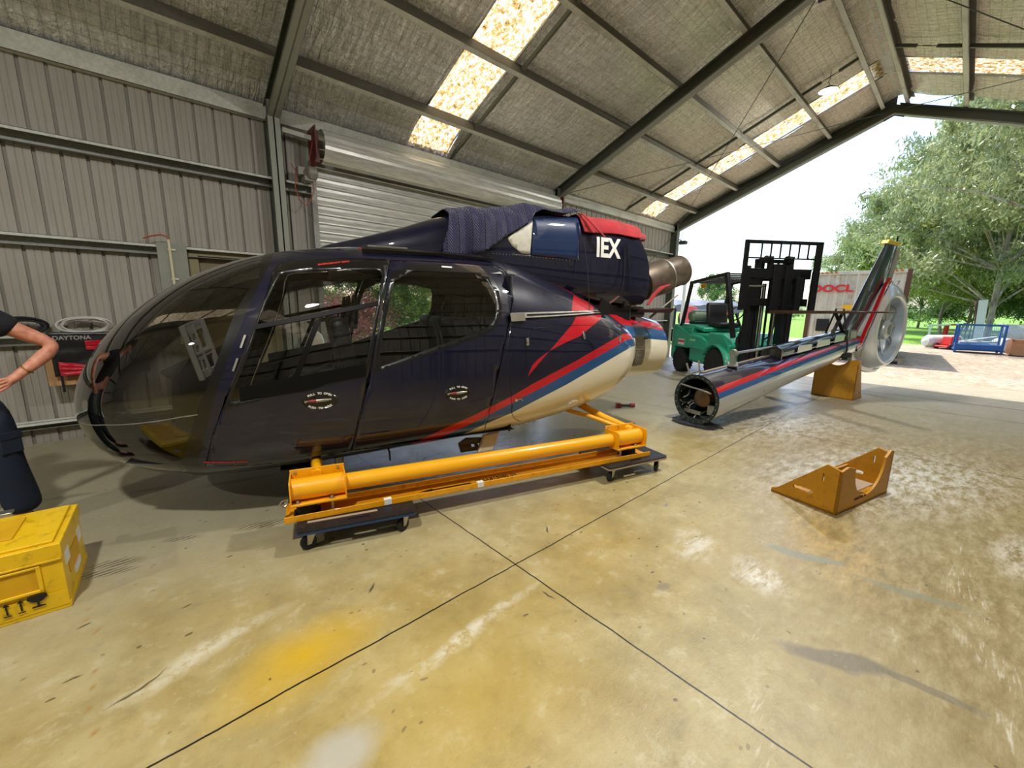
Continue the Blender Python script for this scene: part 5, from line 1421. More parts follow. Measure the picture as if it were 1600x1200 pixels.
for k in range(10):
    a = 2*PI*k/10+.2; b = MB(); P = []
    for i in range(8):
        r = .17+(R0*.93-.17)*i/7; tw = math.radians(38-12*i/7); c = .075; row = []
        for q in range(10):
            ph = 2*PI*q/10; u, w_ = c*math.cos(ph), .010*math.sin(ph); y = u*math.sin(tw)+w_*math.cos(tw); tt = u*math.cos(tw)-w_*math.sin(tw)
            row.append((FC[0]+r*math.cos(a)-tt*math.sin(a), y-.02, FC[1]+r*math.sin(a)+tt*math.cos(a)))
        P.append(row)
    b.grid(P, False, True); b.build('fan_blade', hubm, TB)
for k in range(5):
    a = 2*PI*k/5+.5; b = MB(); b.beam((FC[0]+.15*math.cos(a), .09, FC[1]+.15*math.sin(a)), (FC[0]+R0*.97*math.cos(a), .09, FC[1]+R0*.97*math.sin(a)), .03, .09, (0, 1, 0)); b.build('stator_strut', M_shroud, TB, bevel=.008)
# red and blue lines along the fin root
def offs(pts, y): return [(x, y, z) for x, z in pts]
ln = [(3.95, .86), (4.14, .92), (4.32, 1.16), (4.55, 1.44), (4.80, 1.76), (4.98, 1.98), (5.10, 2.06)]
def band(pts, w, y, name, mat):
    b = MB(); P = []
    for i, (x, z) in enumerate(pts):
        a = Vector(pts[max(0, i-1)]); c = Vector(pts[min(len(pts)-1, i+1)]); t_ = (c-a).normalized(); n_ = Vector((-t_.y, t_.x))
        yy = y(x, z)
        P.append([(x, yy, z), (x+n_.x*w, yy-.004, z+n_.y*w), (x+n_.x*w, yy+.05, z+n_.y*w), (x, yy+.05, z)])
    b.grid(P, False, True); b.build(name, mat, TB, smooth=False)
yy_ = lambda x, z: -(.17-.065*max(0, (z-.9)))
band(ln, .06, yy_, 'red_band', M_red); band([(x+.035, z-.03) for x, z in ln], .035, yy_, 'blue_band', M_blue)
b = MB(); b.prism([(4.16, .84), (4.60, .78), (5.2, .42), (5.55, .45), (5.3, .36), (4.9, .38), (4.5, .46), (4.2, .60)], (0, .03, 0), (1, 0, 0), (0, 0, 1), .06); b.build('lower_bumper', M_shroud, TB, bevel=.02)
b = MB(); b.ring([(4.18, -.16, .98), (4.17, -.17, .86), (4.19, -.15, .72)], .006, 6); b.build('chain', M_dull, TB)

# cloth under the open end
M_rag = cloth('black rag', '#101013', 90).m
b = MB(); P = []
for i in range(36):
    a = 2*PI*i/36; R = .30+.07*noise.noise(Vector((math.cos(a)*1.7, math.sin(a)*1.7, 4)))+.05*noise.noise(Vector((math.cos(a)*5, math.sin(a)*5, 9))); row = []
    for j in range(14):
        q = j/13; r = R*q; x, y = r*math.cos(a)*.75, r*math.sin(a)*1.2
        edge = 1-q**6
        z = .004+edge*(.012+.030*abs(noise.noise(Vector((x*9, y*9, 2)))))+edge*.055*max(0, (q-.55))*abs(noise.noise(Vector((a*1.6, q*3, 7))))*2.6
        row.append((x, y, z))
    P.append(row)
b.grid(P, True, False); 
rg = b.build('black_rag', M_rag, None, smooth=True, angle=80); rg.location = on_z(1088, 664) + Vector((.06, .05, 0)); rg.rotation_euler = (0, 0, BA)
tag(rg, 'crumpled black cloth on the floor under the open end of the tail boom', 'cloth')
# cradle under the boom
c2 = cradle('plywood_cradle', (9, 1, 0), 0, 'ochre plywood cradle holding up the fan end of the tail boom', W=.62, D=.45, Hc=.68, cn=(.5, 1.12, .30))
bpy.context.view_layer.update()
TM = Matrix.Translation((5.264, 2.222, 0)) @ Matrix.Rotation(BA, 4, 'Z')
c2.location = TM @ Vector((3.78, .34, 0)); c2.rotation_euler = (0, 0, BA-math.radians(90-6))

# ================================================================== forklift
M_fgreen = simple('green forklift paint', '#1c9a78', .38, coat=.5, var=.07, scale=3, dirt='#3a4a40'); M_fblk = simple('black forklift steel', '#141518', .5, .2, var=.15, scale=5)
fwd = Vector((math.cos(YAW), math.sin(YAW), 0)); rgt = Vector((math.sin(YAW), -math.cos(YAW), 0))
FO = fwd*8.55+rgt*4.86; fa = math.radians(7)
fdir = -(fwd*math.cos(fa))+rgt*math.sin(fa); fz = math.atan2(fdir.y, fdir.x)
FL = thing('forklift', 'green forklift with raised black forks and load backrest', 'forklift', FO, fz)
# local: +x forward (to the forks), +y = its left = image right
def wheel(par, x, y, r, w_, nm='wheel'):
    b = MB(); prof = [(r*.55, -w_/2), (r*.9, -w_/2), (r, -w_*.36), (r, w_*.36), (r*.9, w_/2), (r*.55, w_/2)]
    b.lathe(prof, (x, y, r), (0, 1, 0), 36)
    for i in range(24):
        a = 2*PI*i/24
        for s_ in (-1, 1):
            p = Vector((x+r*math.cos(a+.06*s_), y+s_*w_*.2, r+r*math.sin(a+.06*s_))); d = Vector((math.cos(a), 0, math.sin(a))); tt = Vector((-math.sin(a), s_*.8, math.cos(a))).normalized()
            b.beam(p-Vector((0, s_*w_*.14, 0)), p+Vector((0, s_*w_*.2, 0))+tt*.02, .035, .022, d)
    wv = b.build(nm, M_rub, par)
    b = MB(); b.lathe([(0, -w_*.2), (r*.3, -w_*.25), (r*.56, -w_*.45), (r*.56, w_*.45), (r*.3, w_*.25), (0, w_*.2)], (x, y, r), (0, 1, 0), 28); b.build('rim', M_fgreen, wv)
    return wv
for s_ in (-1, 1): wheel(FL, 0, s_*.56, .36, .26); wheel(FL, -1.52, s_*.50, .29, .22)
def hull(nm, secs, mat, bev=.03, **k):
    b = MB(); b.grid(secs, False, True); n = len(secs[0]); b.f.append(tuple(reversed(range(n)))); b.m.append(0); L = len(secs); b.f.append(tuple(range((L-1)*n, L*n))); b.m.append(0)
    return b.build(nm, mat, FL, bevel=bev, **k)
# counterweight
def sq(x, w_, z0, z1): return [(x, -w_, z0), (x, w_, z0), (x, w_, z1), (x, -w_, z1)]
hull('counterweight', [sq(-2.05, .50, .42, .95), sq(-1.98, .58, .30, 1.10), sq(-1.84, .60, .26, 1.14), sq(-1.80, .60, .26, 1.14)], M_fgreen, .04)
b = MB()
for s_ in (-1, 1):
    b.prism([(-1.84, .60), (-1.16, .60), (-1.16, .95), (-1.84, 1.14)], (0, s_*.60-(.04 if s_ > 0 else 0)+.04, 0), (1, 0, 0), (0, 0, 1), .04)
b.box(-1.84, -1.1, -.56, .56, .62, 1.10); b.build('engine_cover', M_fgreen, FL, bevel=.03)
hull('hood', [sq(-1.80, .52, 1.08, 1.16), sq(-1.2, .52, 1.08, 1.15), sq(-.75, .50, 1.0, 1.10)], M_fgreen, .03)
b = MB(); b.box(-1.15, -.35, -.58, .58, .30, .98); b.build('side_body', M_fgreen, FL, bevel=.05)
hull('side_pod', [sq(-1.1, .66, .62, .94), sq(-.62, .66, .62, .92), sq(-.40, .60, .60, .82)], M_fgreen, .03)
for s_ in (-1, 1):
    b = MB(); P = []
    for i in range(13):
        a = math.radians(-5+160*i/12); P.append([(.0+.44*math.cos(a)*1.0, s_*.56+q, .36+.44*math.sin(a)) for q in (-.17, .17)])
    b.grid(P); o = b.build('fender', M_fgreen, FL); sd = o.modifiers.new('s', 'SOLIDIFY'); sd.thickness = .025
b = MB(); b.prism([(-.42, .62), (.30, .62), (.34, .80), (.05, 1.02), (-.42, 1.02)], (0, .60, 0), (1, 0, 0), (0, 0, 1), 1.2); b.build('front_cowl', M_fgreen, FL, bevel=.04)
b = MB(); b.box(-.4, .3, -.5, .5, .25, .6); b.build('chassis', M_fblk, FL, bevel=.02)
text_obj('MITSUBISHI', .07, simple('pale lettering', '#d8e0c0', .5), FL, frame((-1.05, -.665, .82), (-1, 0, 0), (0, 0, 1)) @ Matrix.Rotation(0, 4, 'Z'), 'lettering') if False else None
M_stk = simple('white sticker', '#d9d9d6', .5); M_stkr = simple('red sticker band', '#b23a35', .5)
b = MB(); b.box(-1.62, -1.34, -.604, -.600, .66, .80); o = b.build('sticker', M_stk, FL); b = MB(); b.box(-1.62, -1.34, -.606, -.604, .72, .77); b.build('sticker_band', M_stkr, o)
b = MB(); b.box(-1.0, -.78, -.664, -.660, .80, .83); b.build('name_strip', simple('pale green strip', '#a8d8b0', .5), FL)
# seat, wheel, tank, posts and roof
b = MB(); b.box(-1.02, -.56, -.26, .26, 1.10, 1.22); b.build('seat_cushion', M_seat, FL, bevel=.05); b = MB(); b.prism([(-1.12, 1.16), (-1.0, 1.16), (-1.08, 1.66), (-1.20, 1.66)], (0, .25, 0), (1, 0, 0), (0, 0, 1), .5); b.build('seat_back', M_seat, FL, bevel=.05)
b = MB(); b.ring([(-.42+.17*math.cos(a)*.5, .17*math.sin(a), 1.42+.17*math.cos(a)*.85) for a in [2*PI*i/20 for i in range(20)]], .014, 8, closed=True); b.cyl((-.42, 0, 1.42), (-.2, 0, 1.1), .025, n=12); b.build('steering_wheel', M_fblk, FL)
b = MB(); b.lathe([(0, -.42), (.10, -.40), (.15, -.34), (.155, 0), (.15, .30), (.10, .36), (0, .38)], (-1.62, .05, 1.34), (0, 1, 0), 28); b.build('gas_bottle', simple('grey green gas bottle', '#7c8a78', .45, .3), FL)
b = MB(); b.box(-1.75, -1.5, -.3, .3, 1.16, 1.22); b.build('bottle_bracket', M_fblk, FL, bevel=.02)
posts = []
for s_ in (-1, 1):
    b = MB(); b.beam((-1.70, s_*.50, 1.08), (-1.42, s_*.50, 2.10), .06, .09); b.build('rear_post', M_fblk, FL, bevel=.01)
    b = MB(); b.beam((.28, s_*.50, .95), (-.12, s_*.50, 2.20), .07, .09); b.build('front_post', M_fblk, FL, bevel=.01)
b = MB()
for s_ in (-1, 1): b.beam((-1.46, s_*.50, 2.11), (-.08, s_*.50, 2.22), .07, .07)
for k in range(7): 
    f = k/6; b.beam((-1.42+1.32*f, -.5, 2.12+.10*f), (-1.42+1.32*f, .5, 2.12+.10*f), .05, .03)
b.build('overhead_guard', M_fblk, FL, bevel=.006)
b = MB(); b.lathe([(0, 0), (.05, 0), (.055, .05), (.04, .09), (0, .10)], (-1.30, -.28, 2.08), (0, 0, -1), 20); b.build('beacon', simple('amber beacon', '#e88f1c', .3), FL)
b = MB(); b.box(-.02, .05, -.56, -.46, 1.62, 1.78); b.build('work_lamp', M_fblk, FL, bevel=.01); b = MB(); b.box(-.05, .08, .5, .62, 1.5, 1.7); b.build('mirror', M_fblk, FL, bevel=.01)
b = MB(); b.lathe([(0, 0), (.04, 0), (.04, .05), (0, .06)], (.06, -.5, 1.40), (0, 0, 1), 16); b.build('indicator', simple('orange lens', '#d9622a', .3), FL)
# mast
b = MB()
for s_ in (-1, 1):
    for q, w_ in ((.40, .10), (.29, .08)):
        b.box(.42, .60, s_*q-w_/2, s_*q+w_/2, .12, 2.20 if q > .35 else 2.45)
b.box(.44, .50, -.44, .44, .14, .24); b.box(.44, .50, -.44, .44, 2.05, 2.15); b.box(.44, .5, -.35, .35, 2.38, 2.45)
b.build('mast', M_fblk, FL, bevel=.006)
b = MB(); b.cyl((.5, -.13, .2), (.5, -.13, 2.0), .035, n=16); b.cyl((.5, .13, .2), (.5, .13, 2.0), .035, n=16); b.build('lift_ram', M_chrome, FL)
b = MB()
for q in (-.06, .06): b.box(.54, .56, q-.02, q+.02, .2, 2.4)
b.build('lift_chain', M_fblk, FL)
b = MB(); b.ring([(.5, -.2, 2.0), (.46, -.26, 1.6), (.3, -.4, 1.0), (.1, -.3, .85)], .018, 8); b.ring([(.5, .2, 2.0), (.46, .26, 1.6), (.3, .3, 1.0), (.1, .2, .85)], .018, 8); b.ring([(.40, -.30, 1.1), (.3, -.42, .95), (.36, -.44, .7), (.2, -.4, .6)], .03, 10); b.build('hydraulic_hose', M_rub, FL)
b = MB(); b.cyl((.30, -.42, .40), (.30, .42, .40), .07, n=18); b.cyl((.1, -.36, .78), (.4, -.36, .95), .05, n=14); b.build('tilt_ram', M_fblk, FL)
# carriage and backrest
cy0, cy1 = -.72, .72
b = MB()
b.box(.66, .72, cy0+.02, cy1-.10, 2.08, 2.26); b.box(.66, .72, cy0+.02, cy1-.10, 1.58, 1.72)
b.box(.64, .74, cy0+.0, cy0+.10, 1.52, 2.30); b.box(.64, .74, -.16, .02, 1.50, 2.34); b.box(.64, .74, .09, .23, 1.50, 2.32); b.box(.64, .72, .40, .52, 1.58, 2.2)
b.box(.66, .70, cy0+.10, -.35, 1.72, 2.08)
b.build('carriage', M_fblk, FL, bevel=.006)
b = MB()
b.box(.76, .80, cy0-.10, cy0-.02, 1.50, 2.74); b.box(.76, .80, cy1-.12, cy1, 1.50, 2.74); b.box(.76, .80, cy0-.1, cy1, 2.68, 2.74); b.box(.765, .785, cy0-.08, cy1, 2.42, 2.445)
for k in range(1, 7): 
    y = cy0+.05+(cy1-cy0-.14)*k/7; b.box(.765, .785, y-.012, y+.012, 2.44, 2.70)
b.build('load_backrest', M_fblk, FL, bevel=.003)
for y in (-.30, .12):
    b = MB(); b.cyl((.70, y-.03, 2.42), (.70, y+.06, 2.42), .07, n=20); b.box(.66, .72, y+.04, y+.12, 2.26, 2.48); b.build('mast_roller', M_fblk, FL)
b = MB(); b.cyl((.70, -.62, 1.94), (.70, -.30, 1.94), .025, n=12); b.build('side_shift_ram', M_chrome, FL)
M_fork = simple('worn brown fork steel', '#5a4334', .5, .5, var=.2, scale=6)
for y in (-.18, .30):
    b = MB(); b.box(.80, .85, y-.06, y+.06, 1.46, 2.1); b.build('fork_shank', M_fblk, FL, bevel=.004); b = MB(); pts = [(.80, 1.44), (.80, 1.50), (1.5, 1.505), (2.55, 1.51), (2.62, 1.50), (2.60, 1.49), (1.6, 1.46)]
    b.prism(pts, (0, y+.06, 0), (1, 0, 0), (0, 0, 1), .12); b.build('fork', M_fork, FL, bevel=.004)
# sling between fork and boom
bpy.context.view_layer.update()
FM = Matrix.Translation(FO) @ Matrix.Rotation(fz, 4, 'Z')
sl = thing('lifting_strap', 'black webbing strap slung from the forklift fork around the tail boom', 'strap', TM @ Vector((3.5, 0, 0)), BA)
M_web = simple('black webbing', '#141414', .8)
fk = (TM @ Matrix.Translation((3.5, 0, 0))).inverted() @ (FM @ Vector((1.75, .30, 1.52)))
b = MB(); P = []
loop_ = [fk+Vector((0, .05, .02)), fk+Vector((0, -.05, .02)), Vector((.0, -.19, .98)), Vector((0, -.20, .86)), Vector((0, -.16, .72)), Vector((0, 0, .648)), Vector((0, .16, .72)), Vector((0, .20, .9)), Vector((0, .17, 1.0))]
for i, p in enumerate(loop_):
    P.append([p+Vector((-.03, 0, 0)), p+Vector((.03, 0, 0))])
b.grid(P, True, False); o = b.build('webbing', M_web, sl, smooth=False); sd = o.modifiers.new('s', 'SOLIDIFY'); sd.thickness = .006
b = MB(); fk2 = fk+Vector((0, 0, -.02))
b.beam(fk2+Vector((-.16, 0, 0)), Vector((.20, -.08, 1.04)), .05, .012); b.beam(fk2+Vector((.12, 0, 0)), Vector((-.42, -.10, 1.02)), .05, .012); b.build('cross_strap', M_web, sl)
b = MB(); b.box(-.10, .22, -.20, -.12, .74, .82); b.build('strap_pad', M_web, sl, bevel=.01)

# ================================================================== crate
M_crate = simple('yellow transport crate paint', '#dcb30e', .45, coat=.25, var=.06, scale=5, dirt='#7a5f16'); M_craten = simple('crate recess', '#c99a10', .5, var=.08, scale=6)
c0 = Vector((-.40, 2.80, 0)); CW = 1.05; CD = .50; CH = .375
crt = thing('transport_crate', 'yellow transport crate with black arrows and a glass symbol', 'crate', c0, math.radians(-3))
# local: x from -CW to 0, y 0..CD
b = MB(); b.box(-CW, 0, 0, CD, .03, .27); b.box(-CW-.004, .004, -.004, CD+.004, .0, .035); b.build('body', M_crate, crt, bevel=.003)
b = MB(); b.box(-CW-.006, .006, -.006, CD+.006, .27, .345); b.box(-CW+.02, -.02, .02, CD-.02, .345, .358); b.build('lid', M_crate, crt, bevel=.004)
b = MB(); b.box(-CW+.05, -.17, .14, .40, .358, .366); b.build('lid_panel', M_craten, crt, bevel=.002)
b = MB(); b.box(-CW+.05, -.085, -.003, .0, .135, .245); b.build('front_recess', M_craten, crt)
b = MB()
for x0, x1, z0, z1 in ((-.086, -.072, .125, .25), (-CW+.04, -.072, .245, .255), (-CW+.04, -.072, .122, .135)): b.box(x0, x1, -.012, 0, z0, z1)
b.box(-CW, .0, -.010, 0, .262, .272); b.build('front_batten', M_crate, crt, bevel=.002)
b = MB(); b.prism(rrect(.10, .36, .12, .22, .03, 4), (.001, 0, 0), (0, 1, 0), (0, 0, 1), .002); b.build('side_handhold', M_craten, crt)
for q in ((.05, .14, .20, .28), (.20, .34, .07, .11), (.36, .45, .17, .24)):
    b = MB(); b.box(0, .0045, *q); b.build('side_label', M_tape, crt)
b = MB(); b.box(-.30, -.24, .50, .56, .358, .37); b.build('lid_latch', M_zinc, crt, bevel=.004)
b = MB(); b.cyl((-.515, -.02, .22), (-.515, -.02, .30), .018, n=10); b.box(-.56, -.47, -.016, -.008, .17, .33); b.build('front_latch', M_zinc, crt, bevel=.006)
def mark(nm, polys):
    b = MB()
    for pl_ in polys: b.prism([(x, z) for x, z in pl_], (0, -.013, 0), (1, 0, 0), (0, 0, 1), -.001)
    b.build(nm, M_ink, crt)
for x in (-.152, -.196): mark('arrow_mark', [[(x-.003, .055), (x+.003, .055), (x+.003, .097), (x+.012, .097), (x, .113), (x-.012, .097), (x-.003, .097)], [(x-.012, .046), (x+.012, .046), (x+.012, .051), (x-.012, .051)]])
gx = -.098; gz = .028
mark('glass_mark', [[(gx-.030, gz+.088), (gx+.030, gz+.088), (gx+.034, gz+.072), (gx+.018, gz+.055), (gx+.004, gz+.050), (gx+.004, gz+.034), (gx+.022, gz+.030), (gx+.022, gz+.024), (gx-.022, gz+.024), (gx-.022, gz+.030), (gx-.004, gz+.034), (gx-.004, gz+.050), (gx-.018, gz+.055), (gx-.034, gz+.072)]])
b = MB(); b.box(-CW, 0, -.006, -.004, .020, .10); b.build('front_plank', M_crate, crt)

# small power tool on the floor
tl = thing('cordless_tool', 'small red and black cordless tool lying on the floor behind the jig', 'tool', on_z(982, 637), math.radians(-40))
M_rtool = simple('red tool plastic', '#7e1c22', .4)
b = MB(); b.cyl((-.13, 0, .035), (.02, 0, .035), .022, n=14); b.build('body', M_seal, tl); b = MB(); b.cyl((.02, 0, .04), (.09, 0, .04), .032, n=16); b.build('collar', M_rtool, tl); b = MB(); b.box(-.20, -.12, -.035, .035, 0.0, .07); b.build('battery', M_rtool, tl, bevel=.006)

# ================================================================== wall items
M_wood = simple('pale timber', '#b08a5c', .6, var=.12, scale=9)
tb = thing('timber_board', 'pale timber board fixed low on the wall behind the black and red cover', 'board', (-.72, EY-.30, 0))
b = MB(); b.box(0, .55, 0, .02, .64, .92); b.build('face_board', M_wood, tb, bevel=.003); b = MB(); b.box(0, .55, .02, .30, .64, .67); b.build('base_board', M_wood, tb, bevel=.003)
M_vin = simple('black vinyl', '#1b1b1c', .35, bump=.3, bscale=18); M_vred = simple('red vinyl', '#b01226', .45, bump=.4, bscale=50)
bg_ = thing('tool_roll', 'black and red vinyl cover with white lettering hung on the wall rail', 'cover', (-.66, EY-.36, .70))
def sag(x, z): return .012*noise.noise(Vector((x*5, z*7, 3)))+.006*noise.noise(Vector((x*17, z*19, 1)))
def sheet(nm, x0, x1, za, zb, y, mat, n=30, m=16):
    P = [[(x0+(x1-x0)*i/n, y+sag(x0+(x1-x0)*i/n, j/m), za(i/n)+(zb(i/n)-za(i/n))*j/m) for j in range(m+1)] for i in range(n+1)]
    b = MB(); b.grid(P); o = b.build(nm, mat, bg_); sd = o.modifiers.new('s', 'SOLIDIFY'); sd.thickness = .004; return o
sheet('back_sheet', 0, .72, lambda u: .04, lambda u: .49-.01*math.sin(u*3), 0, M_vin)
sheet('red_panel', .25, .70, lambda u: .30, lambda u: .395, -.016, M_vred); sheet('red_panel', .04, .40, lambda u: .045, lambda u: .19-.07*u, -.016, M_vred)
text_obj('DAYTONA', .055, simple('grey lettering', '#9a978f', .6), bg_, frame((.165, -.022, .425), (1, 0, 0), (0, 0, 1)), 'lettering', bold=.001)
b = MB(); b.box(.035, .055, -.012, -.006, -.12, .22); b.build('strap', M_vin, bg_)
def coil(nm, lab, c, R, r, turns, mat, seed, sq=.5):
    o = thing(nm, lab, 'hose' if 'hose' in nm else 'cable', c); rr = random.Random(seed)
    for k in range(turns):
        b = MB(); n = 28; ph = rr.uniform(0, 6); cx_ = rr.uniform(-.02, .02); cy_ = rr.uniform(-.02, .02); RR = R*rr.uniform(.86, 1.05)
        b.ring([(cx_+RR*math.cos(2*PI*i/n), cy_+.02*math.sin(2*PI*i/n*2+ph)+k*.004, RR*sq*(1+math.sin(2*PI*i/n))+.006*k*.3+.004) for i in range(n)], r, 8, closed=True); b.build('loop', mat, o)
    return o
coil('black_cable', 'coiled black cable sitting on the wall rail', (-.84, EY-.12, 1.155), .16, .011, 7, M_rub, 2, .48)
M_clear = simple('cloudy clear hose', '#b9b7b0', .25, coat=.4)
coil('clear_hose', 'coiled cloudy clear hose sitting on the wall rail', (-.40, EY-.12, 1.155), .19, .009, 6, M_clear, 3, .42)
M_cond = simple('cream conduit', '#cfc6a8', .5)
cn = thing('conduit', 'cream electrical conduit clipped to the grey plate beside the door', 'conduit', (.385, EY-.125, 0))
b = MB(); b.cyl((0, 0, 1.0), (0, 0, 2.20), .014, n=14); b.build('pipe', M_cond, cn); b = MB(); [b.box(-.02, .05, -.006, .01, z, z+.02) for z in (1.4, 1.75, 2.08)]; b.build('saddle_clip', M_cond, cn)
b = MB(); b.ring([(0, 0, 2.19), (-.01, 0, 2.23), (-.06, 0, 2.245), (-.14, .01, 2.225), (-.22, .02, 2.19)], .008, 8); b.build('orange_cable', M_orange, cn)
# oxygen cylinder by the roller door, seen through the cabin
gb = thing('gas_cylinder', 'pale gas cylinder standing by the roller door, seen through the cabin windows', 'gas cylinder', (1.80, EY-.42, 0))
b = MB(); b.lathe([(0, 0), (.11, 0), (.115, .02), (.115, 1.0), (.09, 1.08), (.04, 1.13), (.035, 1.18), (0, 1.18)], n=30); b.build('bottle', simple('cream cylinder paint', '#b5b09c', .4), gb); b = MB(); b.cyl((0, 0, 1.18), (0, 0, 1.26), .02, n=12); b.cyl((-.08, 0, 1.25), (.08, 0, 1.25), .015, n=10); b.cyl((.09, -.04, 1.29), (.09, -.08, 1.29), .035, n=16); b.build('regulator', M_seal, gb)

# ================================================================== person
def skinned(nm, V, E, mat, par, sub=2, root=0):
    me = bpy.data.meshes.new(nm); bm = bmesh.new(); ly = bm.verts.layers.skin.verify(); vs = []
    for (p, r) in V:
        v = bm.verts.new(p); v[ly].radius = (r, r) if not isinstance(r, tuple) else r; vs.append(v)
    vs[root][ly].use_root = True
    for a, c in E: bm.edges.new((vs[a], vs[c]))
    bm.to_mesh(me); bm.free(); me.materials.append(mat); o = bpy.data.objects.new(nm, me); C.objects.link(o); o.parent = par
    m1 = o.modifiers.new('skin', 'SKIN'); m1.use_smooth_shade = True; m2 = o.modifiers.new('sub', 'SUBSURF'); m2.levels = sub; m2.render_levels = sub
    return o
t = NT('skin'); g = t.obj(); nz = t.noise(g, 22, 5, .6)
M_skin = t.P(Base_Color=t.ramp(nz, [(.3, lin('#b06a52')), (.7, lin('#d79a80'))]), Roughness=.5, Subsurface_Weight=.08, Normal=t.bump(t.noise(g, 120, 3), .15, .002))
M_shirt = simple('black cotton', '#14161d', .9, bump=.4, bscale=14); M_trou = simple('dark navy work cloth', '#1b2436', .85, var=.2, scale=5, bump=.5, bscale=12)
PX, PYY = -.90, 4.02
pr_ = thing('person', 'person in a black T-shirt and dark work trousers standing with a hand on the hip', 'person', (PX, PYY, 0), 0)
# joints in local coordinates (x right in the picture, y away)
hipL, kneeL, ankL = (.13, 0, .88), (.165, -.01, .50), (.20, .02, .09)
V = [((0, 0, .95), .10), ((0, .0, 1.10), .12), ((0, 0, 1.28), .13), ((0, 0, 1.42), .11), ((0, -.0, 1.50), .055), ((0, -.02, 1.56), .055), ((0, -.03, 1.63), .085), ((0, -.025, 1.72), .08),
     ((.17, 0, 1.42), .055), ((.33, .02, 1.31), .052), ((.485, .03, 1.205), .045), ((.44, .01, 1.15), .047), ((.385, -.02, 1.095), .037), ((.335, -.045, 1.050), .030),
     ((-.17, 0, 1.42), .055), ((-.25, 0, 1.15), .045), ((-.27, -.03, .92), .03), ((-.27, -.04, .84), .03),
     ((.10, 0, .90), .09), (kneeL, .06), (ankL, .045), ((.21, -.12, .05), .04),
     ((-.10, 0, .90), .09), ((-.13, 0, .50), .06), ((-.15, .02, .09), .045), ((-.16, -.12, .05), .04)]
E = [(0, 1), (1, 2), (2, 3), (3, 4), (4, 5), (5, 6), (6, 7), (3, 8), (8, 9), (9, 10), (10, 11), (11, 12), (12, 13), (3, 14), (14, 15), (15, 16), (16, 17), (0, 18), (18, 19), (19, 20), (20, 21), (0, 22), (22, 23), (23, 24), (24, 25)]
# hand on the hip: palm and fingers
V.append(((.285, -.075, 1.005), .031)); E.append((13, len(V)-1)); palm = len(V)-1
for k, (dy, dz, L) in enumerate(((-.018, .028, .065), (-.022, .010, .075), (-.020, -.010, .07), (-.012, -.028, .055))):
    a = len(V); V.append(((.262, -.100+dy*.5, .992+dz), .0105)); V.append(((.262-L*.6, -.122+dy*.6, .975+dz*1.1), .0095)); V.append(((.262-L*1.1, -.130+dy*.4, .955+dz*1.15), .008)); E += [(palm, a), (a, a+1), (a+1, a+2)]
a = len(V); V.append(((.300, -.02, 1.01), .013)); V.append(((.285, .025, .99), .011)); V.append(((.265, .055, .965), .009)); E += [(palm, a), (a, a+1), (a+1, a+2)]
for k in range(4):
    a = len(V); y = -.07+.022*k; V.append(((-.272, y, .77), .009)); V.append(((-.268, y, .73), .008)); E += [(17, a), (a, a+1)]
skinned('body', V, E, M_skin, pr_)
VS = [((0, 0, .98), (.15, .11)), ((0, 0, 1.12), (.16, .12)), ((0, 0, 1.28), (.175, .13)), ((0, 0, 1.42), (.15, .11)), ((0, 0, 1.475), (.075, .075)), ((.19, .0, 1.425), .078), ((.26, .015, 1.355), .084), ((.325, .025, 1.30), .088), ((-.19, 0, 1.41), .075), ((-.23, 0, 1.30), .075), ((-.245, 0, 1.20), .078)]
skinned('shirt', VS, [(0, 1), (1, 2), (2, 3), (3, 4), (3, 5), (5, 6), (6, 7), (3, 8), (8, 9), (9, 10)], M_shirt, pr_)
VT = [((0, 0, 1.01), (.17, .12)), ((0, 0, .92), (.19, .13)), ((.145, 0, .90), .118), ((.160, 0, .72), .112), ((.17, -.01, .54), .098), ((.185, 0, .40), .094), ((.205, .02, .22), .098), ((.215, .02, .10), .094), ((-.10, 0, .84), .115), ((-.12, 0, .68), .105), ((-.13, 0, .50), .088), ((-.15, .02, .25), .082), ((-.15, .02, .10), .078)]
tr = skinned('trousers', VT, [(0, 1), (1, 2), (2, 3), (3, 4), (4, 5), (5, 6), (6, 7), (1, 8), (8, 9), (9, 10), (10, 11), (11, 12)], M_trou, pr_)
b = MB(); b.box(-.05, .05, -.075, .06, -.008, .005); b.box(-.053, .053, .015, .062, .003, .009); o = b.build('cargo_pocket', M_trou, tr, bevel=.004); o.matrix_local = frame((.232, -.078, .62), (.80, .60, 0), (0, 0, 1))
b = MB(); b.ring([(.0+.155*math.cos(a), .125*math.sin(a), .985) for a in [2*PI*i/28 for i in range(28)]], .020, 8, closed=True, squash=1.0); b.build('belt', M_seal, pr_)
b = MB(); b.ring([(.352+.034*math.cos(a)*.65, -.035+.034*math.sin(a), 1.066+.034*math.cos(a)*-.75) for a in [2*PI*i/20 for i in range(20)]], .005, 6, closed=True); b.build('wristband', simple('gold wristband', '#b08a3c', .35, .8), pr_)
for x in (.205, -.155):
    b = MB(); P = []
    for i in range(9):
        f = i/8; y = .07-.25*f; h_ = .10-.05*f; w_ = .045+.012*math.sin(f*PI); P.append([(x+w_*math.cos(a), y, max(0, h_*.5+h_*.5*math.sin(a))) for a in [2*PI*k/14 for k in range(14)]])
    b.grid(P, False, True); b.f.append(tuple(range(14))); b.m.append(0); b.f.append(tuple(reversed(range(8*14, 9*14)))); b.m.append(0); b.build('boot', M_rub, pr_)
b = MB(); P = []
for i in range(10):
    f = i/9*PI*.62; P.append([(.088*math.sin(f)*math.cos(a), -.018+.10*math.sin(f)*math.sin(a), 1.70+.105*math.cos(f)) for a in [2*PI*k/20 for k in range(20)]])
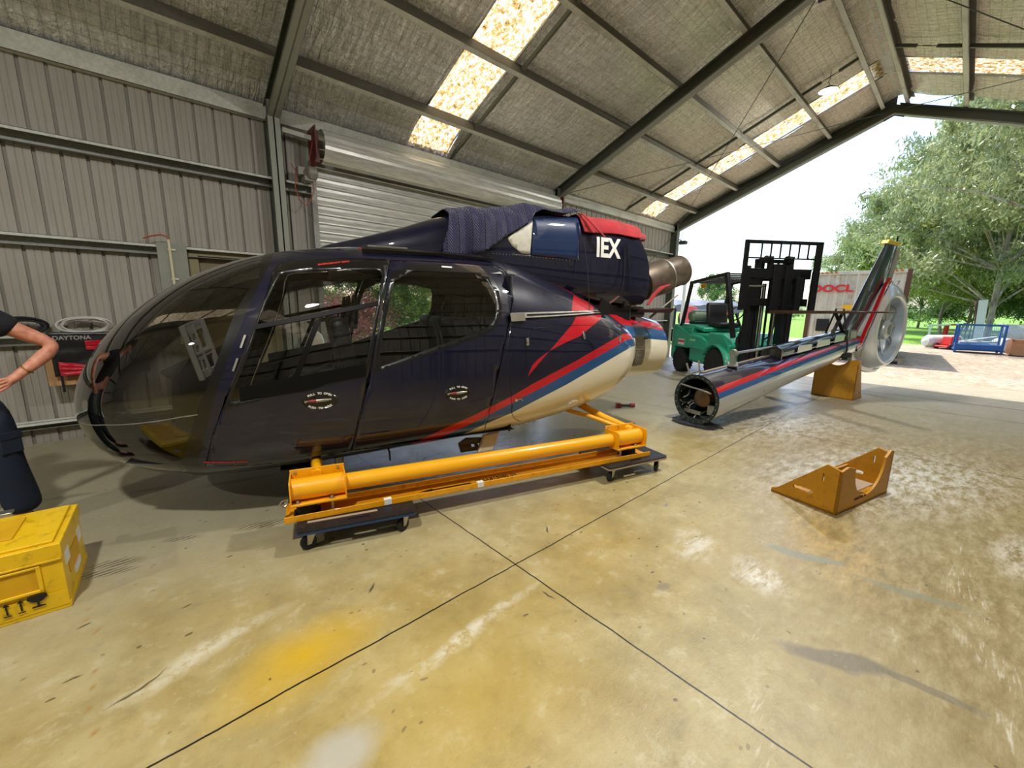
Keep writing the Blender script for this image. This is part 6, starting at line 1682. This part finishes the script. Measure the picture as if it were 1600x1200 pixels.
b.grid(P, False, True); b.build('hair', simple('dark hair', '#2a211c', .8, bump=.5, bscale=80), pr_)
b = MB(); b.ring([(0, -.115, 1.665), (0, -.130, 1.645), (0, -.118, 1.635)], [.008, .014, .01], 8); b.build('nose', M_skin, pr_)
for s_ in (-1, 1):
    b = MB(); b.lathe([(0, 0), (.008, .002), (.010, .006), (0, .01)], (s_*.032, -.100, 1.672), (0, -1, 0), 12); b.build('eye', M_seal, pr_); b = MB(); b.lathe([(0, 0), (.018, .003), (.022, .008), (0, .012)], (s_*.084, -.02, 1.655), (s_, 0, 0), 12, sx=.6); b.build('ear', M_skin, pr_)
b = MB(); b.box(-.022, .022, -.108, -.102, 1.603, 1.609); b.build('mouth', simple('lip', '#8a4a40', .5), pr_)
# ================================================================== outside
def dirp(px, D): return fwd*D+rgt*(D*(px-800)/FPX)
def leaf_mat(name, a, b_, c):
    t = NT(name); g = t.obj(); n = t.noise(g, 1.1, 3, .6); n2 = t.noise(g, 9, 2, .5)
    col = t.ramp(t.math('ADD', t.math('MULTIPLY', n, .6), t.math('MULTIPLY', n2, .4)), [(.35, lin(a)), (.5, lin(b_)), (.65, lin(c))])
    df = t.n('ShaderNodeBsdfDiffuse', i_Color=col); tr = t.n('ShaderNodeBsdfTranslucent', i_Color=col); gl = t.n('ShaderNodeBsdfGlossy', i_Roughness=.4, i_Color=(.8, .85, .8, 1))
    m1 = t.n('ShaderNodeMixShader', i_0=.38); t.t.links.new(df.outputs[0], m1.inputs[1]); t.t.links.new(tr.outputs[0], m1.inputs[2])
    m2 = t.n('ShaderNodeMixShader', i_0=.07); t.t.links.new(m1.outputs[0], m2.inputs[1]); t.t.links.new(gl.outputs[0], m2.inputs[2]); t.t.links.new(m2.outputs[0], t.out.inputs[0]); return t.m
M_gum = leaf_mat('gum leaves', '#5a683f', '#97a070', '#c9cd9c'); M_gum2 = leaf_mat('yellow green leaves', '#6f7a36', '#a3a758', '#cdca7c'); M_bush = leaf_mat('green leaves', '#35521f', '#5c7d34', '#8fa957'); M_redl = leaf_mat('dusky red leaves', '#6b3a3e', '#96585c', '#5a6a3c')
t = NT('gum bark'); g = t.obj(); M_bark = t.P(Base_Color=t.ramp(t.noise(t.mapv(g, (1, 1, .3)), 4, 5, .7), [(.35, lin('#6b5f51')), (.6, lin('#a89d8e'))]), Roughness=.8)
def tree_data(nm, seed, h, spread, nclus, nleaf, ls, lo, leafm, droop=.6, cr=.75, trunk_r=.16, lean=0):
    rr = random.Random(seed); nr = np.random.RandomState(seed)
    b = MB(); tips = []
    P = [Vector((0, 0, -.1))]
    for i in range(6): P.append(Vector((lean*(i+1)/6+rr.uniform(-.15, .15), rr.uniform(-.15, .15), h*.78*(i+1)/6)))
    b.ring(P, [trunk_r*(1-.12*i) for i in range(7)], 9)
    for k in range(nclus):
        f = rr.uniform(.15, 1); a = rr.uniform(0, 2*PI); z1 = lo+(h-lo)*f**.8; R = spread*math.sqrt(rr.uniform(.05, 1))*math.sin(PI*min(.95, max(.12, (z1-lo)/(h-lo)*.72+.22)))
        i = max(1, min(5, int((z1*.72)/(h*.78)*6))); s0 = P[i]; e = Vector((P[i].x+R*math.cos(a), R*math.sin(a), z1))
        m = s0.lerp(e, .5)+Vector((rr.uniform(-.3, .3), rr.uniform(-.3, .3), rr.uniform(.0, .5)))
        if k % 2 == 0: b.ring([s0, s0.lerp(m, .5), m, m.lerp(e, .5)+Vector((0, 0, .1)), e], [trunk_r*.38, trunk_r*.30, trunk_r*.2, trunk_r*.13, trunk_r*.05], 6)
        tips.append(e)
        tips.append(m.lerp(e, .6)+Vector((rr.uniform(-.5, .5), rr.uniform(-.5, .5), rr.uniform(-.3, .4))))
    tp = np.array([tuple(q) for q in tips]); ci = nr.randint(0, len(tp), nleaf)
    sub = nr.normal(0, cr*.55, (len(tp)*7, 3))*np.array([1, 1, .7]); si = ci*7+nr.randint(0, 7, nleaf)
    c = tp[ci]+sub[si]+nr.normal(0, cr*.24, (nleaf, 3)); c[:, 2] = np.maximum(c[:, 2], .1)
    d = nr.normal(0, 1, (nleaf, 3)); d[:, 2] -= droop*1.6; d /= np.linalg.norm(d, axis=1, keepdims=True)
    s_ = np.cross(d, nr.normal(0, 1, (nleaf, 3))); s_ /= np.linalg.norm(s_, axis=1, keepdims=True)
    L = ls*nr.uniform(.7, 1.3, (nleaf, 1)); w_ = L*.26
    v = np.stack([c-d*L*.5, c+s_*w_*.5, c+d*L*.5, c-s_*w_*.5], 1).reshape(-1, 3)
    me = bpy.data.meshes.new(nm+'_leaves'); me.vertices.add(nleaf*4); me.vertices.foreach_set('co', v.ravel()); me.loops.add(nleaf*4); me.loops.foreach_set('vertex_index', np.arange(nleaf*4)); me.polygons.add(nleaf); me.polygons.foreach_set('loop_start', np.arange(nleaf)*4); me.polygons.foreach_set('loop_total', np.full(nleaf, 4)); me.update(calc_edges=True); me.materials.append(leafm)
    return b, me
TREES = {}
def mk(kind):
    if kind in TREES: return TREES[kind]
    if kind == 'big': d = tree_data('gum', 11, 15, 6.5, 110, 80000, .30, .6, M_gum, .8, .95, .15)
    if kind == 'gold': d = tree_data('gum', 23, 10.5, 4.8, 80, 50000, .27, .6, M_gum2, .6, .8, .10)
    if kind == 'over': d = tree_data('gum', 77, 12.5, 5.6, 60, 34000, .27, 5.2, M_gum, .9, .8, .16, 3.0)
    if kind == 'thin': d = tree_data('gum', 37, 11, 3.6, 34, 15000, .30, 4.2, M_gum, .7, .8, .12, .6)
    if kind == 'bush': d = tree_data('bush', 51, 6.2, 3.4, 70, 36000, .20, .1, M_bush, .1, .7, .12)
    if kind == 'red': d = tree_data('shrub', 61, 1.5, .9, 30, 6000, .09, .1, M_redl, .1, .28, .03)
    TREES[kind] = d; return d
PROTO = {}
def tree(kind, name, P, rz, s, label, cat='tree', grp='trees beyond the shed'):
    b, me = mk(kind)
    tr = thing(name, label, cat, (P[0], P[1], -.08), rz, grp); tr.scale = (s, s, s)
    if kind not in PROTO: PROTO[kind] = b.build('trunk', M_bark, tr); w_ = PROTO[kind]
    else: w_ = bpy.data.objects.new('trunk', PROTO[kind].data); C.objects.link(w_); w_.parent = tr
    l = bpy.data.objects.new('foliage', me); C.objects.link(l); l.parent = tr; l['kind'] = 'stuff'
    return tr
for kind, px, D, rz, s, lab in (
    ('big', 1535, 23, .3, 1.0, 'huge sage green gum tree filling the right side of the doorway'),
    ('over', 1690, 15, 2.4, .95, 'gum tree at the right frame edge whose branches overhang the doorway'),
    ('big', 1720, 26, 4.1, 1.0, 'second huge gum tree, further right beyond the yard clutter'),
    ('gold', 1462, 30, 1.0, 1.0, 'yellow green gum tree behind the white rail and grass'),
    ('thin', 1395, 31, .5, 1.05, 'slim pale trunked gum tree rising behind the tail fin'),
    ('thin', 1330, 36, 2.5, .85, 'sparse gum tree rising above the left half of the container'),
    ('gold', 1590, 33, 4.0, 1.0, 'yellow green gum tree behind the blue stillage cage'),
    ('bush', 1500, 34, 2.0, 1.0, 'round dense green tree low behind the leaning boards'),
    ('bush', 1640, 27, 5.0, 1.0, 'dense green bush tree at the right edge behind the wooden crate'),
    ('bush', 1425, 38, .7, .9, 'dense dark tree behind the grass just right of the container'),
    ('bush', 1108, 42, 1.5, .75, 'small round tree seen through the forklift cab'),
    ('bush', 1222, 60, 3.5, .55, 'low distant bush seen under the forklift fork'),
    ('thin', 1290, 46, 4.4, .8, 'sparse distant gum tree above the container beside the load backrest')):
    tree(kind, 'gum_tree' if kind != 'bush' else 'bushy_tree', dirp(px, D), rz, s, lab)
for kind, P, rz, s, lab in (
    ('big', (27, -11), 1.2, .8, 'large added gum tree, unseen right of the doorway, out past the right wall'),  # this and the next two: unseen, added to darken the tail fin's reflection
    ('gold', (20, -15), 2.2, 1.0, 'added yellow green gum tree, unseen, furthest right, out past the right wall'),
    ('bush', (24, -7.5), 3.2, .9, 'added dense green tree, unseen right of the doorway, nearest the right wall'),
    ('bush', (2.6, 13.5), .4, .55, 'leafy green tree seen through the front door glass, beyond the roller door'),
    ('bush', (6.2, 14.5), 2.2, .6, 'sunlit green tree seen through the rear door glass, beyond the roller door'),
    ('gold', (10.5, 19), 1.0, .45, 'pale green tree furthest right beyond the roller door'),
    ('bush', (-1.5, 15), 3.0, .6, 'green tree outside the left wall beyond the personnel door'),
    ('bush', (4.3, 18.5), 5.0, .7, 'green tree behind the others beyond the roller door')):
    tree(kind, 'bushy_tree' if kind == 'bush' else 'gum_tree', P, rz, s, lab)
tree('red', 'stand_in_shrub', (3.1, 9.6), .4, 1.0, 'dusky red shrub in place of a pinkish mesh fence just outside the roller door', 'shrub', 'shrubs outside the roller door')  # both shrubs stand in for a pinkish mesh fence
tree('red', 'stand_in_shrub', (4.2, 10.4), 2.4, 1.1, 'second dusky red shrub in place of the mesh fence, further right outside the roller door', 'shrub', 'shrubs outside the roller door')

# container ----------------------------------------------------------
M_cont = simple('weathered grey container', '#c3bfae', .6, .1, var=.10, scale=1.6, dirt='#8f6a4c'); M_rust = simple('rusty container frame', '#553a2c', .75, .1, var=.25, scale=5)
ct = thing('shipping_container', 'weathered pale grey shipping container end with red letters behind the tail boom', 'shipping container', (17.05, 1.28, 0), math.radians(5))
# local: end face in the plane x=0, y from 0 to 2.44, long side along +x
b = MB(); P = []
pr_y = []
y = .12
while y < 2.32:
    pr_y += [(y, 0), (y+.10, 0), (y+.13, .03), (y+.23, .03)]; y += .26
pr_y.append((2.32, 0))
b.grid([[(.03+d, yy, .28), (.03+d, yy, 2.66)] for yy, d in pr_y]); 
pr_x = []; x = .16
while x < 5.9: pr_x += [(x, 0), (x+.07, 0), (x+.11, .036), (x+.18, .036)]; x += .28
for yy, s_ in ((0, 1), (2.44, -1)): b.grid([[(xx, yy+s_*(.02+d), .26), (xx, yy+s_*(.02+d), 2.70)] for xx, d in pr_x])
b.box(.0, 6.06, .02, 2.42, 2.70, 2.73); b.box(0, 6.06, .05, 2.4, .14, .27); b.build('body', M_cont, ct, smooth=False)
for yy in (.0, 2.33):
    for xx in (-.02, 5.92): b = MB(); b.box(xx, xx+.15, yy, yy+.11, .12, 2.76); b.build('corner_post', M_rust, ct, bevel=.006)
b = MB(); b.box(-.01, .08, .11, 2.33, .12, .27); b.box(-.01, .08, .11, 2.33, 2.66, 2.76); b.build('end_rail', M_cont, ct, bevel=.005)
b = MB()
for yy in (.55, .95, 1.50, 1.95): b.cyl((.0, yy, .2), (.0, yy, 2.72), .018, n=10)
b.box(-.01, .04, 1.20, 1.24, .27, 2.66); b.build('lock_rod', M_cont, ct)
b = MB()
for i in range(9): b.prism([(0, 0), (.06, 0), (.10, .06), (.04, .06)], (-.025, 2.3-.08-i*.12 if i < 5 else .55-(i-5)*.12, 2.70), (0, 1, 0), (0, 0, 1), -.004)
b.build('warning_stripes', simple('orange warning stripe', '#b8632a', .6), ct)
M_oocl = simple('container red letters', '#c8242c', .5)
fr = frame((-.022, 1.86, 2.22), (0, -1, 0), (0, 0, 1))
text_obj('OOCL', .30, M_oocl, ct, fr, 'lettering', bold=.014, ext=.002, sx=1.3)
text_obj('571 7', .16, M_ink, ct, frame((-.022, .42, 2.36), (0, -1, 0), (0, 0, 1)), 'container_number', ext=.002)
text_obj('22G1', .12, M_ink, ct, frame((-.022, .36, 2.12), (0, -1, 0), (0, 0, 1)), 'container_code', ext=.002) if False else None
b = MB(); b.box(-.03, -.005, 1.78, 2.12, .85, 1.25); b.build('dark_plate', M_fblk, ct)
b = MB(); b.box(-.03, -.005, 1.15, 1.5, 1.55, 1.72); b.build('yellow_label', simple('yellow label', '#d6a52a', .6), ct)
pl = thing('timber_pallet', 'weathered timber pallet under the right corner of the container', 'pallet', (17.0, 1.15, -.08))
b = MB()
for i in range(7): b.box(.0+.16*i, .11+.16*i, 0, 1.1, .17, .195)
for yy in (.0, .5, 1.0): b.box(0, 1.1, yy, yy+.09, .02, .17)
b.build('deck_boards', simple('weathered pallet timber', '#8f7f6a', .85, var=.2, scale=8), pl)

# yard clutter right of the container --------------------------------
M_bluec = simple('blue stillage paint', '#1d4f8a', .5, .1, var=.1, scale=4)
st = thing('stillage_cage', 'blue steel stillage cage with mesh sides standing on the gravel', 'cage', dirp(1490, 16.8)+Vector((0, 0, -.07)), math.radians(-86))
b = MB(); CWd, CDp, CHt = 1.25, 1.1, 1.14
for x in (0, CWd):
    for y in (0, CDp): b.box(x-.035, x+.035, y-.035, y+.035, 0, CHt)
for y in (0, CDp): b.box(0, CWd, y-.03, y+.03, CHt-.06, CHt); b.box(0, CWd, y-.03, y+.03, .10, .16)
for x in (0, CWd): b.box(x-.03, x+.03, 0, CDp, CHt-.06, CHt); b.box(x-.03, x+.03, 0, CDp, .10, .16)
b.build('frame', M_bluec, st, bevel=.004)
b = MB(); b.box(0, CWd, -.03, CDp+.03, .10, .34); b.build('base_tray', M_bluec, st, bevel=.01)
M_wire = simple('light blue mesh wire', '#8fb3d4', .5, .3)
for y in (0, CDp):
    b = MB()
    for i in range(1, 24): b.cyl((CWd*i/24, y, .34), (CWd*i/24, y, CHt-.05), .004, n=5)
    for k in range(1, 9): b.cyl((0, y, .34+.08*k), (CWd, y, .34+.08*k), .004, n=5)
    b.build('mesh_panel', M_wire, st)
pi_ = thing('scrap_pipes', 'pale scrap pipe lying inside the blue stillage cage', 'pipe', dirp(1490, 16.8)+Vector((0, 0, .27)), math.radians(-86))
b = MB(); b.cyl((.1, .4, .06), (1.15, .6, .10), .05, n=12); b.cyl((.12, .7, .06), (1.1, .3, .34), .035, n=12); b.build('pipe', M_galvl, pi_)
tk = thing('white_tank', 'pale grey cylindrical tank lying on the gravel left of the blue cage', 'tank', dirp(1468, 18.8)+Vector((0, 0, -.05)), math.radians(-45))
b = MB(); b.lathe([(0, -.8), (.20, -.76), (.28, -.62), (.29, .62), (.20, .76), (0, .8)], (0, 0, .28), (1, 0, 0), 28); b.build('shell', M_galvl, tk)
rm = thing('red_machine', 'small red machine with a black handle standing beside the pale tank', 'machine', dirp(1482, 18.2)+Vector((0, 0, -.07)), math.radians(-40))
M_redm = simple('red machine paint', '#cc2a22', .5)
b = MB(); b.box(-.22, .22, -.2, .2, .18, .55); b.box(-.45, .4, -.28, .28, .08, .16); b.build('body', M_redm, rm, bevel=.03)
for x in (-.3, .3):
    for y in (-.3, .3): b = MB(); b.cyl((x, y-.03, .12), (x, y+.03, .12), .12, n=16); b.build('wheel', M_rub, rm)
b = MB(); b.beam((.2, 0, .4), (.45, 0, 1.15), .05, .06); b.build('handle', M_fblk, rm)
rl_ = thing('rail_fence', 'white and red horizontal rail on posts across the grass', 'fence', dirp(1441, 24), 0)
e1 = dirp(1441, 24)-rl_.location; e2 = dirp(1512, 24)-rl_.location; e3 = dirp(1475, 24)-rl_.location; e4 = dirp(1445, 24)-rl_.location
wh = simple('white rail paint', '#e8e8e4', .5)
b = MB(); b.beam(e1+Vector((0, 0, .78)), e3+Vector((0, 0, .83)), .09, .09); b.build('white_rail', wh, rl_); b = MB(); b.beam(e3+Vector((0, 0, .83)), e2+Vector((0, 0, .87)), .09, .09); b.build('red_rail', M_redm, rl_)
b = MB(); b.beam(e4+Vector((0, 0, -.1)), e4+Vector((0, 0, .84)), .1, .1); b.build('post', wh, rl_); b = MB()
for q in (1468, 1472): 
    e = dirp(q, 24)-rl_.location; b.beam(e+Vector((0, 0, -.1)), e+Vector((0, 0, .80)), .12, .08)
b.build('red_post', M_redm, rl_)
wc = thing('wooden_crate', 'brown wooden crate on the gravel at the right edge', 'crate', dirp(1576, 15.6)+Vector((0, 0, -.07)), math.radians(-86))
M_wcr = simple('brown crate timber', '#a9754c', .7, var=.15, scale=6)
b = MB(); b.box(0, 1.3, 0, .9, .05, .60); b.build('panel', M_wcr, wc); b = MB()
for x in (0, .6, 1.22): b.box(x, x+.08, -.02, 0, .03, .62)
b.box(0, 1.3, -.02, 0, .54, .62); b.box(0, 1.3, -.02, 0, .03, .11); b.build('batten', M_wcr, wc)
shs = thing('metal_sheet', 'bent silver metal sheet propped behind the wooden crate', 'metal sheet', dirp(1566, 17.5)+Vector((0, 0, .10)), math.radians(-44))
b = MB(); P = []
for i in range(13):
    u = i/12; P.append([(u*2.0, v*.4, .25+.75*v-.06*math.sin(u*3)*v+.08*math.cos(u*4)*(1-v)) for v in (0, .5, 1)])
b.grid(P); o = b.build('sheet', M_galvl, shs); sd = o.modifiers.new('s', 'SOLIDIFY'); sd.thickness = .01
b = MB(); b.box(.1, 1.8, .1, .35, -.15, .33); b.build('support_block', M_wcr, shs)
bo_ = thing('leaning_boards', 'white board and rusty frames leaning upright behind the blue cage', 'board', dirp(1512, 20.5)+Vector((0, 0, -.07)), math.radians(-44))
b = MB(); b.prism([(0, 0), (.5, 0), (.55, 2.25), (.12, 2.2)], (0, 0, 0), (1, 0, 0), (0, .08, 1), .05); b.build('white_board', wh, bo_)
b = MB(); b.beam((-.45, -.1, 0), (-.12, .2, 2.1), .05, .05); b.beam((-.25, -.1, 0), (.12, .2, 2.35), .05, .05); b.beam((-.05, -.1, 0), (.14, .2, 2.3), .04, .04); b.build('rusty_frame', M_rust, bo_)
dr = thing('pale_drum', 'pale drum lying between the blue cage and the wooden crate', 'drum', dirp(1565, 17.3)+Vector((0, 0, -.07)), math.radians(30))
b = MB(); b.lathe([(0, -.3), (.28, -.3), (.29, 0), (.28, .3), (0, .3)], (0, 0, .28), (1, 0, 0), 24); b.build('shell', M_galvl, dr)
# behind the forklift, left
tv = thing('flatbed_trailer', 'dark flatbed trailer with a blue tarp parked beyond the forklift', 'trailer', dirp(1082, 19)+Vector((0, 0, -.07)), math.radians(-44))
M_tarp = simple('blue grey tarp', '#707682', .6, bump=.4, bscale=8)
b = MB(); b.box(-1.3, 1.6, -.8, .8, .75, .85); b.box(-1.3, -1.2, -.8, .8, .85, 1.6); b.build('bed', M_fblk, tv)
b = MB(); P = []
for i in range(19):
    u = i/18; P.append([(-1.3+2.9*u, -.8+1.6*j/8, 1.72+.25*math.sin(PI*j/8)+.05*math.sin(u*17)) for j in range(9)])
b.grid(P); b.box(-1.3, 1.6, -.8, -.78, 1.45, 1.73); b.build('tarp', M_tarp, tv)
for x in (-.6, .8):
    for y in (-.7, .7): b = MB(); b.cyl((x, y-.1, .35), (x, y+.1, .35), .35, n=20); b.build('wheel', M_rub, tv)
b = MB()
for x in (-1.25, 1.5): b.beam((x, -.75, .8), (x, -.75, 1.7), .05, .05); b.beam((x, .75, .8), (x, .75, 1.7), .05, .05)
b.build('post', M_fblk, tv); b = MB(); b.cyl((-.9, -.5, 1.15), (.1, -.5, 1.15), .28, n=20); b.build('drum', M_bush if False else simple('olive drum', '#5d6a4a', .5), tv)
hr = thing('hose_reel', 'red and white reel on a stand beside the far corner column', 'reel', dirp(1072, 15)+Vector((0, 0, -.07)), math.radians(-40))
b = MB(); b.lathe([(.10, -.1), (.33, -.1), (.34, -.06), (.20, 0), (.34, .06), (.33, .1), (.10, .1)], (0, 0, 1.35), (.3, 1, 0), 28); b.build('reel', simple('pink red reel', '#d9606a', .5), hr)
b = MB(); b.beam((-.2, 0, 0), (0, 0, 1.35), .06, .06); b.beam((.2, 0, 0), (0, 0, 1.35), .06, .06); b.beam((-.35, 0, .05), (.35, 0, .05), .4, .06); b.build('stand', wh, hr)
pt = thing('white_post', 'white post with a red foot just outside the far corner column', 'post', (13.0, EY-.25, -.07))
b = MB(); b.box(-.04, .04, -.04, .04, 0, 2.9); b.build('upper', wh, pt); b = MB(); b.box(-.05, .05, -.05, .05, 0, .45); b.build('foot_band', M_redm, pt)
# low hills far away
b = MB(); P = []
for i in range(61):
    a = -1.2+2.9*i/60; R = 150; hh = 3.5+3*noise.noise(Vector((a*3, 0, 2)))+1.2*noise.noise(Vector((a*14, 0, 5)))
    P.append([((R+k*20)*math.cos(a), (R+k*20)*math.sin(a), z*hh-.3+.9*0) for k, z in ((0, 0), (.4, .6), (1, 1), (2.5, 1.1))])
b.grid(P); t = NT('distant treeline'); g = t.geo(); M_h = t.P(Base_Color=t.ramp(t.noise(g, .3, 6, .7), [(.35, lin('#4c5f3a')), (.65, lin('#8d9c6a'))]), Roughness=.95)
h_ = b.build('hills', M_h); h_['kind'] = 'structure'
